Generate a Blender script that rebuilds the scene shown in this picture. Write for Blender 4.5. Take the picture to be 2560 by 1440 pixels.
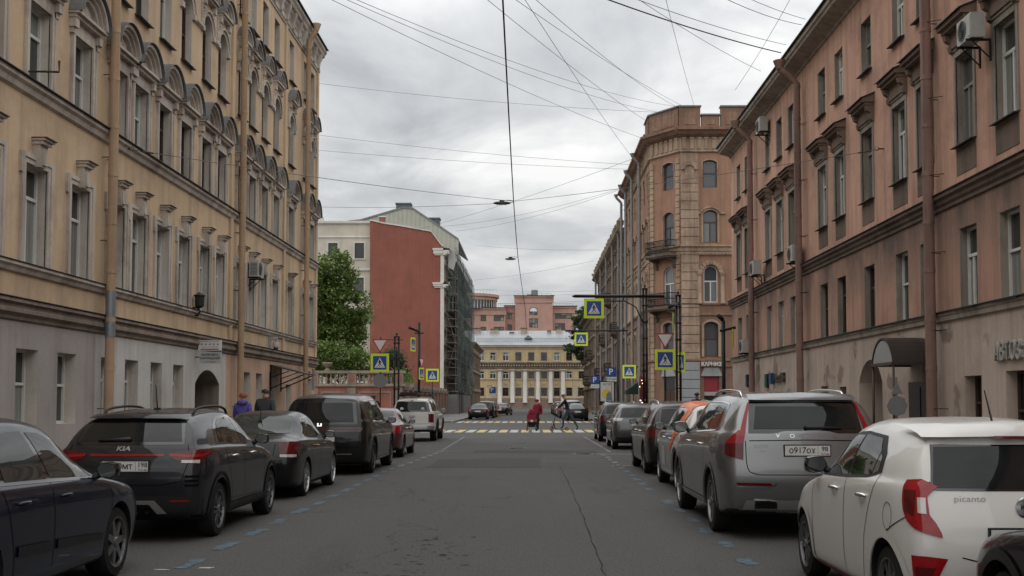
import bpy, bmesh, math, random
from mathutils import Vector, Matrix
from mathutils.bvhtree import BVHTree
random.seed(7)
R = math.radians
sc = bpy.context.scene
for _o in list(bpy.data.objects):
    bpy.data.objects.remove(_o)
COL = sc.collection

# ---------------------------------------------------------------- camera
CAM_H = 1.6
FPX = 2800.0                 # focal length in pixels of the 2560 px wide photograph
PITCH = math.atan(0.0509)
VPX, HORY = 1330.0, 1005.0   # where the street vanishes
PPY = HORY - FPX * math.tan(PITCH)
cam_d = bpy.data.cameras.new('camera')
cam = bpy.data.objects.new('camera', cam_d)
COL.objects.link(cam)
cam.location = (0, 0, CAM_H)
cam.rotation_euler = (R(90) + PITCH, 0, 0)
cam_d.sensor_width = 36.0
cam_d.lens = 36.0 * FPX / 2560.0
cam_d.shift_x = -(VPX - 1280.0) / 2560.0
cam_d.shift_y = (PPY - 720.0) / 2560.0
cam_d.clip_end = 3000
cam_d.clip_start = 0.1
sc.camera = cam

def at(px, py, Y):
    """world point at street depth Y behind a pixel of the photograph"""
    a = (px - VPX) / FPX
    b = (PPY - py) / FPX
    c, s = math.cos(PITCH), math.sin(PITCH)
    # direction = right*a + up*b + fwd
    d = Vector((a, c - b * s, s + b * c))
    k = Y / d.y
    return Vector((d.x * k, Y, CAM_H + d.z * k))

# ---------------------------------------------------------------- light
world = bpy.data.worlds.new('World')
sc.world = world
world.use_nodes = True
wn = world.node_tree
wn.nodes.clear()
def _n(t, **kw):
    n = wn.nodes.new(t)
    for k, v in kw.items():
        setattr(n, k, v)
    return n
w_out = _n('ShaderNodeOutputWorld')
w_bg = _n('ShaderNodeBackground')
w_bg.inputs['Strength'].default_value = 0.10
SUN_EL, SUN_AZ = R(58), R(200)
w_sky = _n('ShaderNodeTexSky', sky_type='NISHITA')
w_sky.sun_disc = False
w_sky.sun_elevation = SUN_EL
w_sky.sun_rotation = SUN_AZ
w_sky.air_density = 1.0
w_sky.dust_density = 3.0
# overcast cloud deck: noise on the plane of the clouds, brighter towards the zenith as overcast skies are
w_tc = _n('ShaderNodeTexCoord')
w_sep = _n('ShaderNodeSeparateXYZ')
wn.links.new(w_tc.outputs['Generated'], w_sep.inputs[0])
w_zc = _n('ShaderNodeMath', operation='MAXIMUM'); w_zc.inputs[1].default_value = 0.0
wn.links.new(w_sep.outputs['Z'], w_zc.inputs[0])
w_zo = _n('ShaderNodeMath', operation='ADD'); w_zo.inputs[1].default_value = 0.16
wn.links.new(w_zc.outputs[0], w_zo.inputs[0])
w_dx = _n('ShaderNodeMath', operation='DIVIDE'); w_dy = _n('ShaderNodeMath', operation='DIVIDE')
wn.links.new(w_sep.outputs['X'], w_dx.inputs[0]); wn.links.new(w_zo.outputs[0], w_dx.inputs[1])
wn.links.new(w_sep.outputs['Y'], w_dy.inputs[0]); wn.links.new(w_zo.outputs[0], w_dy.inputs[1])
w_cmb = _n('ShaderNodeCombineXYZ')
wn.links.new(w_dx.outputs[0], w_cmb.inputs[0]); wn.links.new(w_dy.outputs[0], w_cmb.inputs[1])
w_n1 = _n('ShaderNodeTexNoise'); w_n1.inputs['Scale'].default_value = 1.9
w_n1.inputs['Detail'].default_value = 9.0; w_n1.inputs['Roughness'].default_value = 0.56
w_n1.inputs['Distortion'].default_value = 0.35
w_map = _n('ShaderNodeMapping'); w_map.inputs['Location'].default_value = (3.7, 1.3, 0.0)
w_map.inputs['Scale'].default_value = (1.0, 0.8, 1.0)
wn.links.new(w_cmb.outputs[0], w_map.inputs[0])
wn.links.new(w_map.outputs[0], w_n1.inputs['Vector'])
w_r1 = _n('ShaderNodeValToRGB')
w_r1.color_ramp.elements[0].position = 0.30; w_r1.color_ramp.elements[0].color = (2.85, 2.96, 3.1, 1)
w_r1.color_ramp.elements[1].position = 0.66; w_r1.color_ramp.elements[1].color = (6.1, 6.1, 6.0, 1)
w_el = w_r1.color_ramp.elements.new(0.47); w_el.color = (4.1, 4.2, 4.28, 1)
wn.links.new(w_n1.outputs['Fac'], w_r1.inputs[0])
w_cie = _n('ShaderNodeMath', operation='MULTIPLY_ADD')   # overcast sky: 1 + 1.6 sin(elevation)
w_cie.inputs[1].default_value = 1.5; w_cie.inputs[2].default_value = 0.80
wn.links.new(w_zc.outputs[0], w_cie.inputs[0])
w_mul = _n('ShaderNodeVectorMath', operation='SCALE')
wn.links.new(w_r1.outputs[0], w_mul.inputs[0]); wn.links.new(w_cie.outputs[0], w_mul.inputs['Scale'])
w_mix = _n('ShaderNodeMix', data_type='RGBA'); w_mix.inputs['Factor'].default_value = 0.96
wn.links.new(w_sky.outputs[0], w_mix.inputs['A'])
wn.links.new(w_mul.outputs[0], w_mix.inputs['B'])
wn.links.new(w_mix.outputs['Result'], w_bg.inputs['Color'])
wn.links.new(w_bg.outputs[0], w_out.inputs[0])
sun_d = bpy.data.lights.new('sun', 'SUN')
sun_d.energy = 1.0
sun_d.angle = R(150)
sun_d.color = (1.0, 0.97, 0.93)
sun = bpy.data.objects.new('sun', sun_d)
COL.objects.link(sun)
_sd = Vector((math.sin(SUN_AZ) * math.cos(SUN_EL), math.cos(SUN_AZ) * math.cos(SUN_EL), math.sin(SUN_EL)))
sun.rotation_euler = _sd.to_track_quat('Z', 'Y').to_euler()
sun.location = (0, -30, 60)
sc.view_settings.view_transform = 'Standard'
sc.view_settings.look = 'None'
sc.view_settings.exposure = 0.56
sc.view_settings.gamma = 1.0
sc.view_settings.use_curve_mapping = False
sc.render.engine = 'CYCLES'
sc.cycles.max_bounces = 6
sc.cycles.use_denoising = True

# ---------------------------------------------------------------- materials
MATS = {}
def _mat(name):
    m = bpy.data.materials.new(name)
    m.use_nodes = True
    MATS[name] = m
    nt = m.node_tree
    b = nt.nodes['Principled BSDF']
    return m, nt, b
def setin(b, **kw):
    names = {'rough': 'Roughness', 'metal': 'Metallic', 'spec': 'Specular IOR Level', 'coat': 'Coat Weight',
             'coat_rough': 'Coat Roughness', 'trans': 'Transmission Weight', 'alpha': 'Alpha', 'sss': 'Subsurface Weight'}
    for k, v in kw.items():
        b.inputs[names[k]].default_value = v
def c4(c):
    return (c[0], c[1], c[2], 1.0)
def link(nt, a, b):
    nt.links.new(a, b)
def plain(name, col, rough=0.6, metal=0.0, spec=0.4, coat=0.0, var=0.12, scale=6.0, bump=0.0, emit=None):
    """an even material with a little noise in colour and gloss"""
    if name in MATS:
        return MATS[name]
    m, nt, b = _mat(name)
    setin(b, rough=rough, metal=metal, spec=spec, coat=coat, coat_rough=0.04)
    tc = nt.nodes.new('ShaderNodeTexCoord')
    n = nt.nodes.new('ShaderNodeTexNoise'); n.inputs['Scale'].default_value = scale; n.inputs['Detail'].default_value = 5
    link(nt, tc.outputs['Object'], n.inputs['Vector'])
    mx = nt.nodes.new('ShaderNodeMix'); mx.data_type = 'RGBA'
    mx.inputs['A'].default_value = c4([max(0, v * (1 - var)) for v in col])
    mx.inputs['B'].default_value = c4([min(1, v * (1 + var)) for v in col])
    link(nt, n.outputs['Fac'], mx.inputs['Factor'])
    link(nt, mx.outputs['Result'], b.inputs['Base Color'])
    if bump:
        bp = nt.nodes.new('ShaderNodeBump'); bp.inputs['Strength'].default_value = bump
        bp.inputs['Distance'].default_value = 0.01
        link(nt, n.outputs['Fac'], bp.inputs['Height']); link(nt, bp.outputs[0], b.inputs['Normal'])
    if emit:
        b.inputs['Emission Color'].default_value = c4(emit[0]); b.inputs['Emission Strength'].default_value = emit[1]
    return m
def stucco(name, col, dirt=(0.12, 0.10, 0.085), patch=None, dirt_amt=0.55, streak=0.5, rough=0.92, grime_z=None, fine=14.0):
    """weathered plaster: cloudy tone, run-down streaks, blotches, fine grain"""
    if name in MATS:
        return MATS[name]
    m, nt, b = _mat(name)
    setin(b, rough=rough, spec=0.15)
    g = nt.nodes.new('ShaderNodeNewGeometry')
    def noise(scale, detail, rough_, mp=None):
        n = nt.nodes.new('ShaderNodeTexNoise')
        n.inputs['Scale'].default_value = scale; n.inputs['Detail'].default_value = detail
        n.inputs['Roughness'].default_value = rough_
        if mp:
            k = nt.nodes.new('ShaderNodeMapping'); k.inputs['Scale'].default_value = mp
            link(nt, g.outputs['Position'], k.inputs[0]); link(nt, k.outputs[0], n.inputs['Vector'])
        else:
            link(nt, g.outputs['Position'], n.inputs['Vector'])
        return n
    def ramp(src, a, bb, lo=0.0, hi=1.0):
        r = nt.nodes.new('ShaderNodeMapRange')
        r.inputs['From Min'].default_value = a; r.inputs['From Max'].default_value = bb
        r.inputs['To Min'].default_value = lo; r.inputs['To Max'].default_value = hi
        link(nt, src, r.inputs['Value'])
        return r.outputs[0]
    def mix(fac, A, B):
        x = nt.nodes.new('ShaderNodeMix'); x.data_type = 'RGBA'
        if isinstance(fac, float):
            x.inputs['Factor'].default_value = fac
        else:
            link(nt, fac, x.inputs['Factor'])
        for s, v in (('A', A), ('B', B)):
            if isinstance(v, tuple):
                x.inputs[s].default_value = c4(v)
            else:
                link(nt, v, x.inputs[s])
        return x.outputs['Result']
    big = noise(0.35, 6, 0.6)
    c = mix(ramp(big.outputs['Fac'], 0.3, 0.7), tuple(v * 0.86 for v in col), tuple(min(1, v * 1.12) for v in col))
    if patch:
        pn = noise(0.9, 3, 0.45)
        c = mix(ramp(pn.outputs['Fac'], 0.60, 0.64), c, patch)
    st = noise(1.0, 6, 0.65, (2.6, 2.6, 0.16))
    c = mix(ramp(st.outputs['Fac'], 0.46, 0.72, 0, streak), c, dirt)
    bl = noise(0.8, 8, 0.7)
    c = mix(ramp(bl.outputs['Fac'], 0.48, 0.76, 0, dirt_amt), c, dirt)
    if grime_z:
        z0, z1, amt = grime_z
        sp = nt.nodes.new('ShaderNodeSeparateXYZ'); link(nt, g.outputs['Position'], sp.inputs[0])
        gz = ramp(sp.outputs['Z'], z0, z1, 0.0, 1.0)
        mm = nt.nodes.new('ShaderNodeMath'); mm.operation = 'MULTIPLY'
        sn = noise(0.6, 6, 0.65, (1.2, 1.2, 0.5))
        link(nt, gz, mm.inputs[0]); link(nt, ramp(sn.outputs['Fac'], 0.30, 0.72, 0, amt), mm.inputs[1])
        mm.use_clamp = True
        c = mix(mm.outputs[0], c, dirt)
    fn = noise(fine, 4, 0.6)
    c = mix(ramp(fn.outputs['Fac'], 0.35, 0.75, 0, 0.16), c, tuple(v * 0.55 for v in col))
    link(nt, c, b.inputs['Base Color'])
    bp = nt.nodes.new('ShaderNodeBump'); bp.inputs['Strength'].default_value = 0.35; bp.inputs['Distance'].default_value = 0.012
    hb = noise(26, 5, 0.65)
    link(nt, hb.outputs['Fac'], bp.inputs['Height']); link(nt, bp.outputs[0], b.inputs['Normal'])
    return m
def paint(name, col, metal=0.35, rough=0.35, dust=0.25, dustcol=(0.20, 0.19, 0.175), coat=None):
    dk = max(col) < .03
    coat = coat or (.58 if dk else .75)
    dust *= .35 if dk else 1
    """car paint: flake base under clear coat, dusty film that thickens towards the sill"""
    if name in MATS:
        return MATS[name]
    m, nt, b = _mat(name)
    setin(b, rough=rough, metal=metal, spec=0.16 if dk else .3, coat=coat, coat_rough=0.012)
    tc = nt.nodes.new('ShaderNodeTexCoord')
    sp = nt.nodes.new('ShaderNodeSeparateXYZ'); link(nt, tc.outputs['Object'], sp.inputs[0])
    r = nt.nodes.new('ShaderNodeMapRange')
    r.inputs['From Min'].default_value = 0.15; r.inputs['From Max'].default_value = 0.85
    r.inputs['To Min'].default_value = dust; r.inputs['To Max'].default_value = dust * 0.15
    link(nt, sp.outputs['Z'], r.inputs['Value'])
    n = nt.nodes.new('ShaderNodeTexNoise'); n.inputs['Scale'].default_value = 5; n.inputs['Detail'].default_value = 7
    link(nt, tc.outputs['Object'], n.inputs['Vector'])
    mm = nt.nodes.new('ShaderNodeMath'); mm.operation = 'MULTIPLY'
    link(nt, r.outputs[0], mm.inputs[0]); link(nt, n.outputs['Fac'], mm.inputs[1])
    m2 = nt.nodes.new('ShaderNodeMath'); m2.operation = 'MULTIPLY'; m2.inputs[1].default_value = 1.7; m2.use_clamp = True
    link(nt, mm.outputs[0], m2.inputs[0])
    mx = nt.nodes.new('ShaderNodeMix'); mx.data_type = 'RGBA'
    mx.inputs['A'].default_value = c4(col); mx.inputs['B'].default_value = c4(dustcol)
    link(nt, m2.outputs[0], mx.inputs['Factor']); link(nt, mx.outputs['Result'], b.inputs['Base Color'])
    cr = nt.nodes.new('ShaderNodeMapRange'); cr.inputs['To Min'].default_value = coat; cr.inputs['To Max'].default_value = 0.3
    link(nt, m2.outputs[0], cr.inputs['Value']); link(nt, cr.outputs[0], b.inputs['Coat Weight'])
    return m

def glass_dark(name, col=(0.012, 0.014, 0.014), rough=0.02):
    if name in MATS:
        return MATS[name]
    m, nt, b = _mat(name)
    setin(b, rough=rough, spec=0.30)
    tc = nt.nodes.new('ShaderNodeTexCoord')
    n = nt.nodes.new('ShaderNodeTexNoise'); n.inputs['Scale'].default_value = 3; n.inputs['Detail'].default_value = 3
    link(nt, tc.outputs['Object'], n.inputs['Vector'])
    mx = nt.nodes.new('ShaderNodeMix'); mx.data_type = 'RGBA'
    mx.inputs['A'].default_value = c4([v * 0.6 for v in col]); mx.inputs['B'].default_value = c4([v * 1.5 for v in col])
    link(nt, n.outputs['Fac'], mx.inputs['Factor']); link(nt, mx.outputs['Result'], b.inputs['Base Color'])
    return m
def pane_mat(name, dark=(0.03, 0.034, 0.032), pale=(0.25, 0.26, 0.235), pale_share=0.7):
    """window pane: glass in front of a dark room or a hanging curtain, different for each window"""
    if name in MATS:
        return MATS[name]
    m, nt, b = _mat(name)
    setin(b, rough=0.04, spec=0.6)
    oi = nt.nodes.new('ShaderNodeObjectInfo')
    tc = nt.nodes.new('ShaderNodeTexCoord')
    mp = nt.nodes.new('ShaderNodeMapping'); mp.inputs['Scale'].default_value = (9.0, 9.0, 0.25)
    ad = nt.nodes.new('ShaderNodeVectorMath'); ad.operation = 'ADD'
    cb = nt.nodes.new('ShaderNodeCombineXYZ')
    ml = nt.nodes.new('ShaderNodeMath'); ml.operation = 'MULTIPLY'; ml.inputs[1].default_value = 47.0
    link(nt, oi.outputs['Random'], ml.inputs[0]); link(nt, ml.outputs[0], cb.inputs[0])
    link(nt, tc.outputs['Object'], mp.inputs[0]); link(nt, mp.outputs[0], ad.inputs[0]); link(nt, cb.outputs[0], ad.inputs[1])
    n = nt.nodes.new('ShaderNodeTexNoise'); n.inputs['Scale'].default_value = 1.0; n.inputs['Detail'].default_value = 3
    link(nt, ad.outputs[0], n.inputs['Vector'])
    rr = nt.nodes.new('ShaderNodeMapRange'); rr.inputs['From Min'].default_value = 1 - pale_share; rr.inputs['From Max'].default_value = min(1.0, 1 - pale_share + 0.35)
    link(nt, oi.outputs['Random'], rr.inputs['Value'])
    mu = nt.nodes.new('ShaderNodeMath'); mu.operation = 'MULTIPLY'
    nr = nt.nodes.new('ShaderNodeMapRange'); nr.inputs['From Min'].default_value = 0.3; nr.inputs['From Max'].default_value = 0.65
    nr.inputs['To Min'].default_value = 0.35
    link(nt, n.outputs['Fac'], nr.inputs['Value'])
    # curtains and blinds end at a different height in each window
    f7 = nt.nodes.new('ShaderNodeMath'); f7.operation = 'MULTIPLY'; f7.inputs[1].default_value = 7.31; link(nt, oi.outputs['Random'], f7.inputs[0])
    ff = nt.nodes.new('ShaderNodeMath'); ff.operation = 'FRACT'; link(nt, f7.outputs[0], ff.inputs[0])
    f2 = nt.nodes.new('ShaderNodeMath'); f2.operation = 'MULTIPLY'; f2.inputs[1].default_value = 3.2; link(nt, ff.outputs[0], f2.inputs[0])
    sz = nt.nodes.new('ShaderNodeSeparateXYZ'); link(nt, tc.outputs['Object'], sz.inputs[0])
    gt = nt.nodes.new('ShaderNodeMath'); gt.operation = 'LESS_THAN'; link(nt, sz.outputs['Z'], gt.inputs[0]); link(nt, f2.outputs[0], gt.inputs[1])
    m3 = nt.nodes.new('ShaderNodeMath'); m3.operation = 'MULTIPLY'; link(nt, rr.outputs[0], m3.inputs[0]); link(nt, gt.outputs[0], m3.inputs[1])
    link(nt, m3.outputs[0], mu.inputs[0]); link(nt, nr.outputs[0], mu.inputs[1])
    mx = nt.nodes.new('ShaderNodeMix'); mx.data_type = 'RGBA'
    mx.inputs['A'].default_value = c4(dark); mx.inputs['B'].default_value = c4(pale)
    link(nt, mu.outputs[0], mx.inputs['Factor']); link(nt, mx.outputs['Result'], b.inputs['Base Color'])
    # old glass is never quite flat
    n2 = nt.nodes.new('ShaderNodeTexNoise'); n2.inputs['Scale'].default_value = 1.6
    link(nt, tc.outputs['Object'], n2.inputs['Vector'])
    bp = nt.nodes.new('ShaderNodeBump'); bp.inputs['Strength'].default_value = 0.08; bp.inputs['Distance'].default_value = 0.02
    link(nt, n2.outputs['Fac'], bp.inputs['Height']); link(nt, bp.outputs[0], b.inputs['Normal'])
    return m

# ---------------------------------------------------------------- objects
def tag(o, label=None, cat=None, group=None, kind=None):
    if label: o['label'] = label
    if cat: o['category'] = cat
    if group: o['group'] = group
    if kind: o['kind'] = kind
    return o
def empty(name, loc=(0, 0, 0), rz=0.0, parent=None):
    o = bpy.data.objects.new(name, None)
    o.empty_display_size = 0.3
    COL.objects.link(o)
    o.location = loc
    o.rotation_euler = (0, 0, rz)
    if parent: o.parent = parent
    return o
def thing(name, label, cat, loc=(0, 0, 0), rz=0.0, group=None):
    return tag(empty(name, loc, rz), label, cat, group)
def link_mesh(name, me, parent=None, loc=(0, 0, 0), rz=0.0, kind=None, scale=None):
    o = bpy.data.objects.new(name, me)
    COL.objects.link(o)
    o.location = loc
    o.rotation_euler = (0, 0, rz)
    if scale: o.scale = scale
    if parent: o.parent = parent
    if kind: o['kind'] = kind
    return o
def copy_tree(o, parent=None):
    c = o.copy()
    COL.objects.link(c)
    c.parent = parent
    for ch in list(o.children):
        copy_tree(ch, c)
    return c

class MB:
    """collects shapes; build() links them as one mesh object"""
    def __init__(self):
        self.v, self.f, self.m = [], [], []
        self.cur = 0
        self.M = None
    def p(self, co):
        co = Vector(co)
        self.v.append(self.M @ co if self.M else co)
        return len(self.v) - 1
    def face(self, pts, mi=None):
        self.f.append([self.p(q) for q in pts]); self.m.append(self.cur if mi is None else mi)
    def box(self, x0, x1, y0, y1, z0, z1, mi=None):
        i = [self.p(q) for q in ((x0, y0, z0), (x1, y0, z0), (x1, y1, z0), (x0, y1, z0), (x0, y0, z1), (x1, y0, z1), (x1, y1, z1), (x0, y1, z1))]
        for f in ((0, 3, 2, 1), (4, 5, 6, 7), (0, 1, 5, 4), (1, 2, 6, 5), (2, 3, 7, 6), (3, 0, 4, 7)):
            self.f.append([i[k] for k in f]); self.m.append(self.cur if mi is None else mi)
        return self
    def prism(self, poly, axis, a, b, mi=None):
        """poly: 2D outline (counter-clockwise) in the plane across axis; extruded from a to b"""
        def q(u, v, w):
            return {'x': (w, u, v), 'y': (u, w, v), 'z': (u, v, w)}[axis]
        n = len(poly)
        A = [self.p(q(u, v, a)) for u, v in poly]
        B = [self.p(q(u, v, b)) for u, v in poly]
        mm = self.cur if mi is None else mi
        self.f.append(A[::-1]); self.m.append(mm)
        self.f.append(B); self.m.append(mm)
        for k in range(n):
            self.f.append([A[k], A[(k + 1) % n], B[(k + 1) % n], B[k]]); self.m.append(mm)
        return self
    def tube(self, path, r, n=8, caps=True, mi=None):
        path = [Vector(q) for q in path]
        rs = r if isinstance(r, (list, tuple)) else [r] * len(path)
        rings = []
        ref = None
        for k, c in enumerate(path):
            d = (path[min(k + 1, len(path) - 1)] - path[max(k - 1, 0)]).normalized()
            if ref is None:
                ref = Vector((0, 0, 1)) if abs(d.z) < 0.9 else Vector((1, 0, 0))
            a = d.cross(ref)
            if a.length < 1e-4:
                a = d.cross(Vector((1, 0.3, 0.1)))
            a.normalize()
            b = d.cross(a).normalized()
            ref = a.cross(d)
            rings.append([self.p(c + (a * math.cos(t) + b * math.sin(t)) * rs[k]) for t in [2 * math.pi * i / n for i in range(n)]])
        mm = self.cur if mi is None else mi
        for k in range(len(rings) - 1):
            for i in range(n):
                self.f.append([rings[k][i], rings[k][(i + 1) % n], rings[k + 1][(i + 1) % n], rings[k + 1][i]]); self.m.append(mm)
        if caps:
            self.f.append(rings[0][::-1]); self.m.append(mm)
            self.f.append(rings[-1]); self.m.append(mm)
        return self
    def lathe(self, prof, n=16, axis='z', c=(0, 0, 0), mi=None, closed=True):
        """prof: (radius, height) list"""
        rings = []
        for r, h in prof:
            ring = []
            for i in range(n):
                t = 2 * math.pi * i / n
                a, b = r * math.cos(t), r * math.sin(t)
                q = {'z': (a, b, h), 'x': (h, a, b), 'y': (b, h, a)}[axis]
                ring.append(self.p((q[0] + c[0], q[1] + c[1], q[2] + c[2])))
            rings.append(ring)
        mm = self.cur if mi is None else mi
        for k in range(len(rings) - 1):
            for i in range(n):
                self.f.append([rings[k][i], rings[k][(i + 1) % n], rings[k + 1][(i + 1) % n], rings[k + 1][i]]); self.m.append(mm)
        if closed:
            self.f.append(rings[0][::-1]); self.m.append(mm)
            self.f.append(rings[-1]); self.m.append(mm)
        return self
    def mesh(self, name, mats, smooth=False, sharp=None):
        me = bpy.data.meshes.new(name)
        me.from_pydata([tuple(q) for q in self.v], [], self.f)
        for mt in (mats if isinstance(mats, (list, tuple)) else [mats]):
            me.materials.append(mt)
        me.polygons.foreach_set('material_index', self.m)
        if smooth:
            me.polygons.foreach_set('use_smooth', [True] * len(me.polygons))
            if sharp:
                me.set_sharp_from_angle(angle=R(sharp))
        me.update()
        return me
    def build(self, name, mats, parent=None, smooth=False, sharp=None, loc=(0, 0, 0), rz=0.0, kind=None):
        return link_mesh(name, self.mesh(name, mats, smooth, sharp), parent, loc, rz, kind)
def boxo(name, dims, mat_, parent=None, loc=(0, 0, 0), rz=0.0, kind=None):
    return MB().box(*dims).build(name, mat_, parent, loc=loc, rz=rz, kind=kind)

def text_mesh(txt, size, depth=0.0, align='CENTER', sx=1.0, bold=0.0, shear=0.0):
    cu = bpy.data.curves.new('txt', 'FONT')
    cu.body = txt
    cu.size = size
    cu.align_x = align
    cu.align_y = 'CENTER'
    cu.extrude = depth
    cu.offset = bold
    cu.shear = shear
    cu.resolution_u = 3
    o = bpy.data.objects.new('txt', cu)
    COL.objects.link(o)
    o.scale = (sx, 1, 1)
    bpy.context.view_layer.update()
    dg = bpy.context.evaluated_depsgraph_get()
    me = bpy.data.meshes.new_from_object(o.evaluated_get(dg))
    bpy.data.objects.remove(o)
    me.transform(Matrix.Diagonal((sx, 1, 1, 1)))
    return me
def text_obj(name, txt, size, mat_, parent, M, depth=0.0, **kw):
    """text lying in local x-y of matrix M"""
    me = text_mesh(txt, size, depth, **kw)
    me.transform(M)
    me.materials.clear()
    me.materials.append(mat_)
    me.name = name
    return link_mesh(name, me, parent)
def evaluated_mesh(o):
    bpy.context.view_layer.update()
    dg = bpy.context.evaluated_depsgraph_get()
    return bpy.data.meshes.new_from_object(o.evaluated_get(dg))
# ================================================================ facades and windows
M_WHITE = plain('window_white', (0.56, 0.56, 0.53), 0.4, spec=0.4, var=0.1, scale=9)
M_WOODD = plain('window_brown', (0.055, 0.032, 0.022), 0.45, spec=0.4, var=0.25, scale=9)
M_WOODG = plain('window_grey', (0.20, 0.19, 0.17), 0.6, var=0.2, scale=9)
M_PANE = pane_mat('pane')
M_PANES = pane_mat('pane_painted_sky', (0.06, 0.068, 0.075), (0.20, 0.215, 0.22), 0.6)  # paler bluish panes: sky reflection painted into the colour
M_PANED = pane_mat('pane_dark', (0.014, 0.016, 0.016), (0.06, 0.062, 0.058), 0.3)
M_SHEET = plain('zinc_sheet', (0.17, 0.175, 0.18), 0.5, metal=0.5, var=0.35, scale=4)
M_SHEETD = plain('zinc_dark', (0.035, 0.034, 0.033), 0.6, metal=0.3, var=0.3, scale=4)
M_IRON = plain('black_iron', (0.010, 0.010, 0.011), 0.55, metal=0.3, var=0.3, scale=20)
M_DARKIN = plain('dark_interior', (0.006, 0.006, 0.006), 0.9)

def arc_pts(w, rise, n=10, x0=0.0, z0=0.0):
    """points of a circular arc from (-w/2, 0) over (0, rise) to (w/2, 0)"""
    if rise >= w / 2 - 1e-4:
        rr, zc, a0 = w / 2, z0, math.pi
        return [(x0 + rr * math.cos(math.pi - math.pi * k / n), z0 + rise * math.sin(math.pi * k / n)) for k in range(n + 1)]
    rr = (w * w / 4 + rise * rise) / (2 * rise)
    th = math.asin(min(1, (w / 2) / rr))
    return [(x0 + rr * math.sin(lerp0(-th, th, k / n)), z0 + rr * math.cos(lerp0(-th, th, k / n)) - (rr - rise)) for k in range(n + 1)]
def lerp0(a, b, t):
    return a + (b - a) * t

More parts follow.
